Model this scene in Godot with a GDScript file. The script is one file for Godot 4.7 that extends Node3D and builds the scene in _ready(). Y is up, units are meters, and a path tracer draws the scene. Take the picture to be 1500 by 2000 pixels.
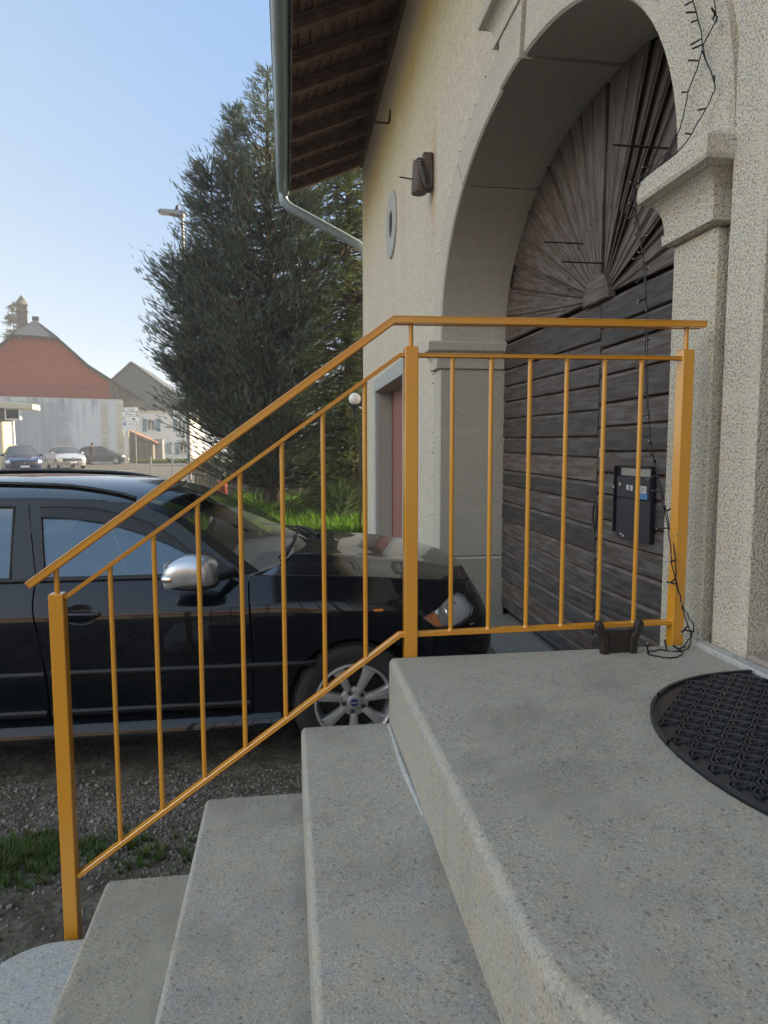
extends Node3D

# ---------------------------------------------------------------- helpers
var taken := {}
var tex := {}
var mats := {}

class MB:
	# collects triangles with normals, uvs and colours and commits them as one mesh
	var v := PackedVector3Array()
	var n := PackedVector3Array()
	var t := PackedVector2Array()
	var c := PackedColorArray()
	var col := Color(1, 1, 1)
	var xf := Transform3D()
	func tri(a: Vector3, b: Vector3, d: Vector3, na: Vector3, nb: Vector3, nd: Vector3, ta := Vector2(), tb := Vector2(), td := Vector2(), ca := Color(-1, 0, 0), cb := Color(-1, 0, 0), cd := Color(-1, 0, 0)) -> void:
		a = xf * a; b = xf * b; d = xf * d
		na = (xf.basis * na).normalized(); nb = (xf.basis * nb).normalized(); nd = (xf.basis * nd).normalized()
		if ca.r < 0: ca = col
		if cb.r < 0: cb = col
		if cd.r < 0: cd = col
		if (b - a).cross(d - a).dot(na + nb + nd) > 0.0:
			v.append(a); v.append(d); v.append(b)
			n.append(na); n.append(nd); n.append(nb)
			t.append(ta); t.append(td); t.append(tb)
			c.append(ca); c.append(cd); c.append(cb)
		else:
			v.append(a); v.append(b); v.append(d)
			n.append(na); n.append(nb); n.append(nd)
			t.append(ta); t.append(tb); t.append(td)
			c.append(ca); c.append(cb); c.append(cd)
	func flat(a: Vector3, b: Vector3, d: Vector3, out: Vector3) -> void:
		var m := (b - a).cross(d - a)
		if m.length_squared() < 1e-16: return
		m = m.normalized()
		if m.dot(out) < 0.0: m = -m
		tri(a, b, d, m, m, m, uvof(a, m), uvof(b, m), uvof(d, m))
	func uvof(p: Vector3, m: Vector3) -> Vector2:
		var q := m.abs()
		if q.x >= q.y and q.x >= q.z: return Vector2(p.z, p.y)
		if q.y >= q.z: return Vector2(p.x, p.z)
		return Vector2(p.x, p.y)
	func quad(a: Vector3, b: Vector3, d: Vector3, e: Vector3, out: Vector3) -> void:
		flat(a, b, d, out); flat(a, d, e, out)
	# a box about centre p, chamfered by w
	func box(p: Vector3, s: Vector3, w := 0.0) -> void:
		var h := s * 0.5
		var g := h - Vector3(w, w, w)
		for ax in 3:
			var bx := (ax + 1) % 3
			var cx := (ax + 2) % 3
			for sg in [-1.0, 1.0]:
				var o := Vector3(); o[ax] = sg
				var q: Array[Vector3] = []
				for k in [[-1, -1], [1, -1], [1, 1], [-1, 1]]:
					var r := Vector3(); r[ax] = h[ax] * sg; r[bx] = g[bx] * k[0]; r[cx] = g[cx] * k[1]
					q.append(p + r)
				quad(q[0], q[1], q[2], q[3], o)
		if w <= 0.0: return
		for ax in 3:
			var bx := (ax + 1) % 3
			var cx := (ax + 2) % 3
			for sb in [-1.0, 1.0]:
				for sc in [-1.0, 1.0]:
					var r := Vector3(); r[bx] = h[bx] * sb; r[cx] = g[cx] * sc
					var u := Vector3(); u[bx] = g[bx] * sb; u[cx] = h[cx] * sc
					var l := Vector3(); l[ax] = g[ax]
					quad(p + r - l, p + r + l, p + u + l, p + u - l, r + u)
		for sx in [-1.0, 1.0]:
			for sy in [-1.0, 1.0]:
				for sz in [-1.0, 1.0]:
					flat(p + Vector3(h.x * sx, g.y * sy, g.z * sz), p + Vector3(g.x * sx, h.y * sy, g.z * sz), p + Vector3(g.x * sx, g.y * sy, h.z * sz), Vector3(sx, sy, sz))
	# smooth patch f(u, w) over nu x nw cells, u and w in 0..1
	func patch(nu: int, nw: int, f: Callable, side: Vector3, cf = null, uvs := Vector2(1, 1)) -> void:
		var p: Array[PackedVector3Array] = []
		for i in nu + 1:
			var row := PackedVector3Array()
			for j in nw + 1: row.append(f.call(float(i) / nu, float(j) / nw))
			p.append(row)
		var m: Array[PackedVector3Array] = []
		for i in nu + 1:
			var row := PackedVector3Array()
			for j in nw + 1:
				var du := p[mini(i + 1, nu)][j] - p[maxi(i - 1, 0)][j]
				var dw := p[i][mini(j + 1, nw)] - p[i][maxi(j - 1, 0)]
				var q := du.cross(dw)
				if q.length_squared() < 1e-14: q = side
				row.append(q.normalized())
			m.append(row)
		var mid := m[nu / 2][nw / 2]
		var sg := -1.0 if mid.dot(side) < 0.0 else 1.0
		for i in nu:
			for j in nw:
				var cs: Array[Color] = [col, col, col, col]
				if cf != null:
					cs = [cf.call(p[i][j]), cf.call(p[i + 1][j]), cf.call(p[i + 1][j + 1]), cf.call(p[i][j + 1])]
				var ua := Vector2(float(i) / nu, float(j) / nw) * uvs
				var ub := Vector2(float(i + 1) / nu, float(j) / nw) * uvs
				var uc := Vector2(float(i + 1) / nu, float(j + 1) / nw) * uvs
				var ud := Vector2(float(i) / nu, float(j + 1) / nw) * uvs
				tri(p[i][j], p[i + 1][j], p[i + 1][j + 1], m[i][j] * sg, m[i + 1][j] * sg, m[i + 1][j + 1] * sg, ua, ub, uc, cs[0], cs[1], cs[2])
				tri(p[i][j], p[i + 1][j + 1], p[i][j + 1], m[i][j] * sg, m[i + 1][j + 1] * sg, m[i][j + 1] * sg, ua, uc, ud, cs[0], cs[2], cs[3])
	# round bar along a path; rad is a number or one radius per point
	func tube(path: Array, rad, seg := 8, caps := true, squash := 1.0) -> void:
		var last := path.size() - 1
		var rings := []
		var norms := []
		var up := Vector3.UP
		var along := 0.0
		var len: Array[float] = []
		for i in path.size():
			var d: Vector3 = (path[mini(i + 1, last)] - path[maxi(i - 1, 0)])
			if i > 0: along += (path[i] - path[i - 1]).length()
			len.append(along)
			d = d.normalized()
			if absf(d.dot(up)) > 0.95: up = Vector3(1, 0, 0) if absf(d.x) < 0.8 else Vector3(0, 0, 1)
			var s := d.cross(up).normalized()
			up = s.cross(d).normalized()
			var r: float = rad if (rad is float or rad is int) else rad[i]
			var ring := PackedVector3Array()
			var nr := PackedVector3Array()
			for k in seg:
				var a := TAU * k / seg
				nr.append((s * cos(a) + up * sin(a)).normalized())
				ring.append(path[i] + (s * cos(a) + up * sin(a) * squash) * r)
			rings.append(ring); norms.append(nr)
		for i in last:
			for k in seg:
				var l := (k + 1) % seg
				var u0 := Vector2(len[i], float(k) / seg * 0.3); var u1 := Vector2(len[i + 1], float(k) / seg * 0.3)
				var u2 := Vector2(len[i + 1], float(k + 1) / seg * 0.3); var u3 := Vector2(len[i], float(k + 1) / seg * 0.3)
				tri(rings[i][k], rings[i + 1][k], rings[i + 1][l], norms[i][k], norms[i + 1][k], norms[i + 1][l], u0, u1, u2)
				tri(rings[i][k], rings[i + 1][l], rings[i][l], norms[i][k], norms[i + 1][l], norms[i][l], u0, u2, u3)
		if caps:
			for e in [0, last]:
				var o: Vector3 = (path[0] - path[1]) if e == 0 else (path[last] - path[last - 1])
				for k in seg: flat(path[e], rings[e][k], rings[e][(k + 1) % seg], o)
	# surface of revolution about the y axis; profile of Vector2(radius, height)
	func lathe(prof: Array, seg := 24, smooth := true) -> void:
		for i in prof.size() - 1:
			var a: Vector2 = prof[i]
			var b: Vector2 = prof[i + 1]
			var e := b - a
			var m2 := Vector2(e.y, -e.x).normalized()
			var ma := m2
			var mb := m2
			if smooth and i > 0:
				var f: Vector2 = a - prof[i - 1]
				var q := Vector2(f.y, -f.x).normalized()
				if q.dot(m2) > 0.6: ma = (m2 + q).normalized()
			if smooth and i < prof.size() - 2:
				var f: Vector2 = prof[i + 2] - b
				var q := Vector2(f.y, -f.x).normalized()
				if q.dot(m2) > 0.6: mb = (m2 + q).normalized()
			for k in seg:
				var r := TAU * k / seg
				var s := TAU * (k + 1) / seg
				var d0 := Vector3(cos(r), 0, sin(r))
				var d1 := Vector3(cos(s), 0, sin(s))
				var A := d0 * a.x + Vector3(0, a.y, 0)
				var B := d0 * b.x + Vector3(0, b.y, 0)
				var C := d1 * b.x + Vector3(0, b.y, 0)
				var D := d1 * a.x + Vector3(0, a.y, 0)
				if b.x > 1e-6: tri(A, B, C, d0 * ma.x + Vector3(0, ma.y, 0), d0 * mb.x + Vector3(0, mb.y, 0), d1 * mb.x + Vector3(0, mb.y, 0))
				if a.x > 1e-6: tri(A, C, D, d0 * ma.x + Vector3(0, ma.y, 0), d1 * mb.x + Vector3(0, mb.y, 0), d1 * ma.x + Vector3(0, ma.y, 0))
	# polygon in x, y pushed from z0 to z1, chamfered by w at z1
	func prism(poly: PackedVector2Array, z0: float, z1: float, w := 0.0) -> void:
		if not Geometry2D.is_polygon_clockwise(poly): poly.reverse()
		var top := poly
		if w > 0.0:
			top = inset(poly, w)
		var cnt := poly.size()
		for i in cnt:
			var a := poly[i]
			var b := poly[(i + 1) % cnt]
			var e := b - a
			var o := Vector3(-e.y, e.x, 0)
			quad(Vector3(a.x, a.y, z0), Vector3(b.x, b.y, z0), Vector3(b.x, b.y, z1 - w * signf(z1 - z0)), Vector3(a.x, a.y, z1 - w * signf(z1 - z0)), o)
			if w > 0.0:
				var a2 := top[i]
				var b2 := top[(i + 1) % cnt]
				quad(Vector3(a.x, a.y, z1 - w * signf(z1 - z0)), Vector3(b.x, b.y, z1 - w * signf(z1 - z0)), Vector3(b2.x, b2.y, z1), Vector3(a2.x, a2.y, z1), o.normalized() + Vector3(0, 0, signf(z1 - z0)))
		for k in [[poly, z0], [top, z1]]:
			var ix := Geometry2D.triangulate_polygon(k[0])
			var sg: float = signf(z1 - z0) * (1.0 if k[1] == z1 else -1.0)
			for i in range(0, ix.size(), 3):
				flat(Vector3(k[0][ix[i]].x, k[0][ix[i]].y, k[1]), Vector3(k[0][ix[i + 1]].x, k[0][ix[i + 1]].y, k[1]), Vector3(k[0][ix[i + 2]].x, k[0][ix[i + 2]].y, k[1]), Vector3(0, 0, sg))
	static func inset(poly: PackedVector2Array, w: float) -> PackedVector2Array:
		var out := PackedVector2Array()
		var cnt := poly.size()
		for i in cnt:
			var a := (poly[i] - poly[(i + cnt - 1) % cnt]).normalized()
			var b := (poly[(i + 1) % cnt] - poly[i]).normalized()
			var na := Vector2(a.y, -a.x)
			var nb := Vector2(b.y, -b.x)
			var m := (na + nb).normalized()
			out.append(poly[i] + m * w / maxf(0.35, m.dot(na)))
		return out
	# polygon cut into cells and lifted by f(Vector2) -> Vector3; normals by nf(Vector2) or by differences
	func cover(poly: PackedVector2Array, cell: Vector2, f: Callable, side: Callable, cf = null, holes := []) -> void:
		if poly.size() < 3: return
		var lo := poly[0]
		var hi := poly[0]
		for p in poly:
			lo = lo.min(p); hi = hi.max(p)
		var nx := maxi(1, ceili((hi.x - lo.x) / cell.x))
		var ny := maxi(1, ceili((hi.y - lo.y) / cell.y))
		var d := (hi - lo) / Vector2(nx, ny)
		var cache := {}
		for i in nx:
			for j in ny:
				var a := lo + d * Vector2(i, j)
				var sq := PackedVector2Array([a, a + Vector2(d.x, 0), a + d, a + Vector2(0, d.y)])
				var pieces := Geometry2D.intersect_polygons(sq, poly)
				for hcut in holes:
					var left: Array[PackedVector2Array] = []
					for one in pieces: left.append_array(Geometry2D.clip_polygons(one, hcut))
					pieces = left
				for piece in pieces:
					var ix := Geometry2D.triangulate_polygon(piece)
					for k in range(0, ix.size(), 3):
						var P: Array[Vector3] = []
						var N: Array[Vector3] = []
						var C: Array[Color] = []
						for l in 3:
							var q: Vector2 = piece[ix[k + l]]
							var key := Vector2i((q * 20000.0).round())
							if not cache.has(key):
								var h := 0.002
								var p: Vector3 = f.call(q)
								var du: Vector3 = f.call(q + Vector2(h, 0)) - f.call(q - Vector2(h, 0))
								var dw: Vector3 = f.call(q + Vector2(0, h)) - f.call(q - Vector2(0, h))
								var m := du.cross(dw).normalized()
								if m.dot(side.call(p)) < 0.0: m = -m
								cache[key] = [p, m, cf.call(p) if cf != null else col]
							P.append(cache[key][0]); N.append(cache[key][1]); C.append(cache[key][2])
						var g := (P[1] - P[0]).cross(P[2] - P[0])
						if g.length_squared() < 1e-16: continue
						tri(P[0], P[1], P[2], N[0], N[1], N[2], piece[ix[k]], piece[ix[k + 1]], piece[ix[k + 2]], C[0], C[1], C[2])
	func mesh() -> ArrayMesh:
		var am := ArrayMesh.new()
		if v.is_empty(): return am
		var arr := []
		arr.resize(Mesh.ARRAY_MAX)
		arr[Mesh.ARRAY_VERTEX] = v; arr[Mesh.ARRAY_NORMAL] = n; arr[Mesh.ARRAY_TEX_UV] = t; arr[Mesh.ARRAY_COLOR] = c
		am.add_surface_from_arrays(Mesh.PRIMITIVE_TRIANGLES, arr)
		return am

func numbered(called: String) -> String:
	var k: int = taken.get(called, 0)
	taken[called] = k + 1
	return called if k == 0 else "%s_%03d" % [called, k]

func tag(o: Node, label := "", category := "", group := "", kind := "") -> Node:
	if label: o.set_meta("label", label)
	if category: o.set_meta("category", category)
	if group: o.set_meta("group", group)
	if kind: o.set_meta("kind", kind)
	return o

func thing(called: String, at: Vector3, label: String, category: String, group := "", turn := 0.0) -> Node3D:
	var o := Node3D.new()
	o.name = numbered(called)
	add_child(o)
	o.position = at
	o.rotation.y = turn
	tag(o, label, category, group)
	return o

func part(called: String, b, m: Material, parent: Node, at := Transform3D()) -> MeshInstance3D:
	var o := MeshInstance3D.new()
	o.mesh = b.mesh() if b is MB else b
	o.material_override = m
	o.name = called
	o.transform = at
	parent.add_child(o, true)
	return o

func solo(called: String, b, m: Material, label: String, category: String, group := "", at := Transform3D()) -> MeshInstance3D:
	var o := MeshInstance3D.new()
	o.mesh = b.mesh() if b is MB else b
	o.material_override = m
	o.name = numbered(called)
	o.transform = at
	add_child(o)
	tag(o, label, category, group)
	return o

func struct(called: String, b, m: Material, kind := "structure") -> MeshInstance3D:
	var o := MeshInstance3D.new()
	o.mesh = b.mesh() if b is MB else b
	o.material_override = m
	o.name = numbered(called)
	add_child(o)
	o.set_meta("kind", kind)
	return o

func bx(p: Vector3, s: Vector3, w := 0.0) -> MB:
	var b := MB.new()
	b.box(p, s, w)
	return b

func tb(path: Array, r, seg := 8) -> MB:
	var b := MB.new()
	b.tube(path, r, seg)
	return b

func lt(prof: Array, seg := 24) -> MB:
	var b := MB.new()
	b.lathe(prof, seg)
	return b

func basis_of(x: Vector3, y: Vector3, z: Vector3, at: Vector3) -> Transform3D:
	return Transform3D(Basis(x, y, z), at)

# smooth curve through points sorted by x
func spl(pts: Array, x: float) -> float:
	var last := pts.size() - 1
	if x <= pts[0].x: return pts[0].y
	if x >= pts[last].x: return pts[last].y
	var i := 0
	while x > pts[i + 1].x: i += 1
	var a: Vector2 = pts[i]
	var b: Vector2 = pts[i + 1]
	var d := b.x - a.x
	var s := (b.y - a.y) / d
	var ma := s
	var mb := s
	if i > 0:
		var q: float = (a.y - pts[i - 1].y) / (a.x - pts[i - 1].x)
		ma = 0.0 if q * s <= 0.0 else 2.0 * q * s / (q + s)
	if i < last - 1:
		var q: float = (pts[i + 2].y - b.y) / (pts[i + 2].x - b.x)
		mb = 0.0 if q * s <= 0.0 else 2.0 * q * s / (q + s)
	var t := (x - a.x) / d
	var t2 := t * t
	var t3 := t2 * t
	return a.y * (2 * t3 - 3 * t2 + 1) + d * ma * (t3 - 2 * t2 + t) + b.y * (3 * t2 - 2 * t3) + d * mb * (t3 - t2)

func curve3(pts: Array, steps := 6) -> Array:
	var c := Curve3D.new()
	for i in pts.size():
		var tang: Vector3 = (pts[mini(i + 1, pts.size() - 1)] - pts[maxi(i - 1, 0)]) / 6.0
		c.add_point(pts[i], -tang, tang)
	var out := []
	for i in pts.size() - 1:
		for k in steps: out.append(c.sample(i, float(k) / steps))
	out.append(pts[pts.size() - 1])
	return out

# ---------------------------------------------------------------- textures and materials
func noise(kind: int, freq: float, oct := 4, sd := 1) -> FastNoiseLite:
	var f := FastNoiseLite.new()
	f.noise_type = kind
	f.frequency = freq
	f.seed = sd
	f.fractal_octaves = oct
	f.fractal_type = FastNoiseLite.FRACTAL_FBM if oct > 1 else FastNoiseLite.FRACTAL_NONE
	return f

func bytes_of(f: FastNoiseLite, w: int, h: int, norm := true) -> PackedByteArray:
	var im := f.get_seamless_image(w, h, false, false, 0.12, norm)
	im.convert(Image.FORMAT_L8)
	return im.get_data()

func stretched(f: FastNoiseLite, w: int, h: int, sw: int, sh: int) -> PackedByteArray:
	var im := f.get_seamless_image(sw, sh, false, false, 0.12, true)
	im.convert(Image.FORMAT_L8)
	im.resize(w, h, Image.INTERPOLATE_CUBIC)
	return im.get_data()

func grey_tex(d: PackedByteArray, w: int, h: int) -> ImageTexture:
	return ImageTexture.create_from_image(Image.create_from_data(w, h, false, Image.FORMAT_L8, d))

func lut(fn: Callable) -> PackedByteArray:
	var o := PackedByteArray()
	o.resize(256)
	for i in 256: o[i] = clampi(int(fn.call(i / 255.0) * 255.0), 0, 255)
	return o

# two pictures of a grainy surface: colour (RGB about white) and height
func grain(called: String, size: int, layers: Array, tint_a: Color, tint_b: Color, hue: PackedByteArray) -> void:
	# layers: [bytes, lut for colour, share for height]
	var px := PackedByteArray()
	px.resize(size * size * 3)
	var hg := PackedByteArray()
	hg.resize(size * size)
	var ra := tint_a.r; var ga := tint_a.g; var ba := tint_a.b
	var rb := tint_b.r - ra; var gb := tint_b.g - ga; var bb := tint_b.b - ba
	var cnt := layers.size()
	var l0: PackedByteArray = layers[0][0]; var u0: PackedByteArray = layers[0][1]; var s0: float = layers[0][2]
	var l1: PackedByteArray = layers[1][0]; var u1: PackedByteArray = layers[1][1]; var s1: float = layers[1][2]
	var l2: PackedByteArray = layers[2][0]; var u2: PackedByteArray = layers[2][1]; var s2: float = layers[2][2]
	for i in size * size:
		var k := u0[l0[i]] * u1[l1[i]] * u2[l2[i]] / 16581375.0 * 1.0
		var q := hue[i] / 255.0
		var j := i * 3
		px[j] = mini(255, int(k * (ra + rb * q) * 255.0))
		px[j + 1] = mini(255, int(k * (ga + gb * q) * 255.0))
		px[j + 2] = mini(255, int(k * (ba + bb * q) * 255.0))
		hg[i] = clampi(int(l0[i] * s0 + l1[i] * s1 + l2[i] * s2), 0, 255)
	tex[called] = ImageTexture.create_from_image(Image.create_from_data(size, size, false, Image.FORMAT_RGB8, px))
	tex[called + "_h"] = grey_tex(hg, size, size)

func lin(r: float, g: float, b: float) -> Color:
	return Color(r, g, b).linear_to_srgb()

func mat(called: String, c: Color, rough := 0.8, metal := 0.0, vc := false) -> StandardMaterial3D:
	var m := StandardMaterial3D.new()
	m.resource_name = called
	m.albedo_color = c.linear_to_srgb()
	m.roughness = rough
	m.metallic = metal
	m.vertex_color_use_as_albedo = vc
	mats[called] = m
	return m

func skin(m: StandardMaterial3D, t: String, scale: float, relief := 0.0, tri := true, world := true, uv := Vector3()) -> StandardMaterial3D:
	if tex.has(t): m.albedo_texture = tex[t]
	if relief > 0.0:
		m.heightmap_enabled = true
		m.heightmap_texture = tex[t + "_h"]
		m.heightmap_scale = relief
	if tri:
		m.uv1_triplanar = true
		m.uv1_world_triplanar = world
		m.uv1_scale = Vector3(scale, scale, scale)
		m.uv1_triplanar_sharpness = 4.0
	else:
		m.uv1_scale = uv if uv != Vector3() else Vector3(scale, scale, scale)
	return m

func make_textures() -> void:
	var V := FastNoiseLite.TYPE_CELLULAR
	var S := FastNoiseLite.TYPE_SIMPLEX_SMOOTH
	# concrete with exposed grit: 1024 px over 0.9 m
	var cell := noise(V, 0.24, 1, 3)
	cell.cellular_return_type = FastNoiseLite.RETURN_CELL_VALUE
	cell.cellular_jitter = 1.0
	var grit := bytes_of(cell, 1024, 1024)
	var cell2 := noise(V, 0.13, 1, 8)
	cell2.cellular_return_type = FastNoiseLite.RETURN_CELL_VALUE
	var big := bytes_of(cell2, 1024, 1024)
	var fine := bytes_of(noise(S, 0.25, 2, 5), 1024, 1024)
	var slow := bytes_of(noise(S, 0.012, 4, 6), 1024, 1024)
	var gl := lut(func(x): return 0.74 if x < 0.05 else (0.83 if x < 0.15 else (1.0 if x > 0.94 else 0.88 + 0.05 * x)))
	var bl := lut(func(x): return 0.78 if x < 0.012 else (1.0 if x > 0.988 else 0.95))
	grain("concrete", 1024, [[grit, gl, 0.45], [fine, lut(func(x): return 0.80 + 0.2 * x), 0.35], [big, bl, 0.2]], Color(1.0, 0.98, 0.93), Color(0.93, 0.97, 1.0), slow)
	# dressed granite, coarse and pitted: over 0.7 m
	var pit := bytes_of(noise(S, 0.06, 4, 21), 1024, 1024)
	var fine2 := bytes_of(noise(S, 0.14, 3, 22), 1024, 1024)
	grain("stone", 1024, [[pit, lut(func(x): return 0.70 + 0.30 * smoothstep(0.15, 0.50, x)), 0.65], [fine2, lut(func(x): return 0.78 + 0.22 * smoothstep(0.2, 0.7, x)), 0.35], [grit, lut(func(x): return 0.7 if x < 0.05 else (1.0 if x > 0.9 else 0.92)), 0.0]], Color(1.0, 0.98, 0.93), Color(0.95, 0.97, 1.0), slow)
	# roughcast render: mostly even with small dark pits
	var pits := bytes_of(noise(S, 0.06, 3, 31), 1024, 1024)
	grain("render", 1024, [[pits, lut(func(x): return 0.52 + 0.48 * smoothstep(0.14, 0.36, x)), 0.75], [fine, lut(func(x): return 0.86 + 0.14 * x), 0.25], [slow, lut(func(x): return 0.88 + 0.12 * x), 0.0]], Color(1.0, 0.985, 0.95), Color(0.98, 0.985, 1.0), slow)
	# weathered timber: u runs along the grain
	var st := stretched(noise(S, 0.09, 3, 41), 512, 512, 48, 512)
	var st2 := stretched(noise(S, 0.035, 4, 42), 512, 512, 128, 512)
	var bl2 := bytes_of(noise(S, 0.012, 4, 43), 512, 512)
	grain("wood", 512, [[st, lut(func(x): return 0.84 + 0.16 * smoothstep(0.15, 0.75, x)), 0.6], [st2, lut(func(x): return 0.80 + 0.20 * smoothstep(0.1, 0.7, x)), 0.4], [bl2, lut(func(x): return 0.72 + 0.28 * smoothstep(0.2, 0.8, x)), 0.0]], Color(1.0, 0.90, 0.80), Color(0.86, 0.92, 1.0), bl2)
	# soil
	var so := bytes_of(noise(S, 0.02, 6, 51), 512, 512)
	var so2 := bytes_of(noise(S, 0.11, 3, 52), 512, 512)
	var so3 := bytes_of(noise(V, 0.09, 1, 53), 512, 512)
	grain("soil", 512, [[so, lut(func(x): return 0.55 + 0.45 * x), 0.5], [so2, lut(func(x): return 0.6 + 0.4 * x), 0.4], [so3, lut(func(x): return 0.8 + 0.2 * x), 0.1]], Color(1, 0.96, 0.9), Color(0.95, 0.98, 1.0), so)
	# plain mottling for metals, paint and tiles
	grain("mottle", 512, [[so, lut(func(x): return 0.80 + 0.20 * x), 0.6], [so2, lut(func(x): return 0.90 + 0.10 * x), 0.4], [so3, lut(func(x): return 0.93 + 0.07 * x), 0.0]], Color(1, 1, 1), Color(0.97, 0.98, 1.0), so)

func make_materials() -> void:
	skin(mat("concrete", Color(0.71, 0.665, 0.595), 0.9, 0, true), "concrete", 1.25, 0.10)
	skin(mat("new_concrete", Color(0.80, 0.80, 0.80), 0.9, 0, true), "concrete", 1.0, 0.05)
	skin(mat("granite", Color(0.88, 0.825, 0.72), 0.92, 0, true), "stone", 1.35, 0.55)
	skin(mat("granite_dark", Color(0.36, 0.335, 0.275), 0.92, 0, true), "stone", 1.3, 0.5)
	skin(mat("render", Color(0.82, 0.765, 0.65), 0.92, 0, true), "render", 0.85, 0.7)
	mat("far_plaster", Color(0.62, 0.62, 0.62), 0.9, 0, true)
	skin(mat("wood", Color(0.20, 0.155, 0.130), 0.58, 0, true), "wood", 1, 0.10, false, false, Vector3(0.5, 3.2, 1))
	skin(mat("grey_wood", Color(0.30, 0.28, 0.25), 0.85, 0, true), "wood", 1, 0.1, false, false, Vector3(0.35, 2.2, 1))
	skin(mat("rafter", Color(0.30, 0.18, 0.115), 0.8, 0, true), "wood", 1, 0.1, false, false, Vector3(0.5, 2.4, 1))
	skin(mat("tile", Color(0.34, 0.17, 0.11), 0.85, 0, true), "mottle", 1.3, 0.05)
	skin(mat("far_tile", Color(0.60, 0.125, 0.080), 0.85, 0, true), "mottle", 0.4, 0)
	skin(mat("far_slate", Color(0.055, 0.075, 0.105), 0.8, 0, true), "mottle", 0.4, 0)
	skin(mat("soil", Color(0.46, 0.40, 0.33), 0.97, 0, true), "soil", 0.55, 0.9)
	skin(mat("asphalt", Color(0.10, 0.095, 0.088), 0.9, 0, true), "concrete", 0.5, 0.05)
	skin(mat("earth", Color(0.36, 0.33, 0.26), 0.97, 0, true), "soil", 0.2, 0.5)
	skin(mat("bark", Color(0.11, 0.085, 0.065), 0.95, 0, true), "wood", 1, 0.8, false, false, Vector3(0.8, 3.5, 1))
	skin(mat("iron", Color(0.075, 0.062, 0.055), 0.6, 0.5, true), "mottle", 6.0, 0.05, true, false)
	skin(mat("rubber", Color(0.024, 0.027, 0.034), 0.38), "", 1.0)
	mat("tyre", Color(0.026, 0.026, 0.027), 0.75)
	mat("cable", Color(0.012, 0.012, 0.016), 0.5)
	var br := mat("bulb", Color(0.38, 0.40, 0.42), 0.25)
	br.metallic_specular = 0.6
	var oc := skin(mat("ochre", Color(0.64, 0.29, 0.018), 0.28, 0, true), "", 1.2)
	oc.metallic_specular = 0.6
	oc.clearcoat_enabled = true
	oc.clearcoat = 0.7
	oc.clearcoat_roughness = 0.12
	var zn := skin(mat("copper_green", Color(0.40, 0.52, 0.57), 0.38, 0.1, true), "mottle", 1.5)
	zn.metallic_specular = 0.5
	# car paints
	for p in [["car_black", Color(0.0035, 0.0045, 0.008)], ["car_blue", Color(0.010, 0.018, 0.075)], ["car_silver", Color(0.56, 0.56, 0.56)], ["car_grey", Color(0.075, 0.085, 0.11)], ["car_chrome", Color(0.60, 0.62, 0.66)]]:
		var m := mat(p[0], p[1], 0.25)
		m.clearcoat_enabled = true
		m.clearcoat = 1.0
		m.clearcoat_roughness = 0.03
		m.metallic_specular = 0.3
	mats["car_silver"].metallic = 0.5
	mats["car_chrome"].metallic = 0.7
	mats["car_chrome"].roughness = 0.28
	mat("trim", Color(0.010, 0.011, 0.014), 0.35)
	mat("plastic", Color(0.018, 0.018, 0.020), 0.6)
	mat("alloy", Color(0.55, 0.55, 0.56), 0.36, 0.6)
	mat("alloy_dark", Color(0.05, 0.05, 0.05), 0.5, 0.6)
	mat("mirror_silver", Color(0.62, 0.64, 0.68), 0.26, 0.75)
	mat("reflector", Color(0.88, 0.89, 0.90), 0.22, 0.9)
	mat("lamp_bowl", Color(0.88, 0.89, 0.90), 0.3, 0.35)
	mat("far_lamp", Color(0.6, 0.62, 0.65), 0.4)
	mat("seat", Color(0.05, 0.05, 0.055), 0.9)
	mat("seat_light", Color(0.30, 0.28, 0.24), 0.9)
	mat("interior", Color(0.02, 0.02, 0.022), 0.9)
	mat("badge_blue", Color(0.03, 0.045, 0.16), 0.3)
	mat("amber", Color(0.62, 0.19, 0.015), 0.15)
	mat("red_plastic", Color(0.30, 0.05, 0.025), 0.45)
	mat("white_paint", Color(0.78, 0.78, 0.77), 0.5)
	mat("cream_paint", Color(0.52, 0.48, 0.36), 0.7)
	mat("dark_hole", Color(0.02, 0.017, 0.014), 0.9)
	mat("shutter_blue", Color(0.06, 0.17, 0.25), 0.6)
	mat("ink", Color(0.02, 0.02, 0.025), 0.6)
	mat("sign_blue", Color(0.03, 0.10, 0.45), 0.5)
	mat("sticker_blue", Color(0.06, 0.22, 0.48), 0.5)
	mat("sticker_white", Color(0.40, 0.41, 0.42), 0.5)
	skin(mat("mailbox", Color(0.030, 0.034, 0.048), 0.4, 0.2, true), "mottle", 5.0, 0, true, false)
	mat("steel", Color(0.35, 0.35, 0.35), 0.35, 0.8)
	mat("galvanised", Color(0.30, 0.31, 0.32), 0.5, 0.6)
	mat("door_red", Color(0.235, 0.10, 0.085), 0.6)
	mat("globe_glass", Color(0.75, 0.75, 0.73), 0.18)
	mat("skin_tone", Color(0.42, 0.24, 0.17), 0.6)
	mat("jacket", Color(0.022, 0.02, 0.022), 0.9)
	mat("trousers", Color(0.03, 0.035, 0.05), 0.9)
	mat("hair", Color(0.03, 0.02, 0.015), 0.8)
	mat("far_window", Color(0.05, 0.06, 0.07), 0.12)
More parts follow.
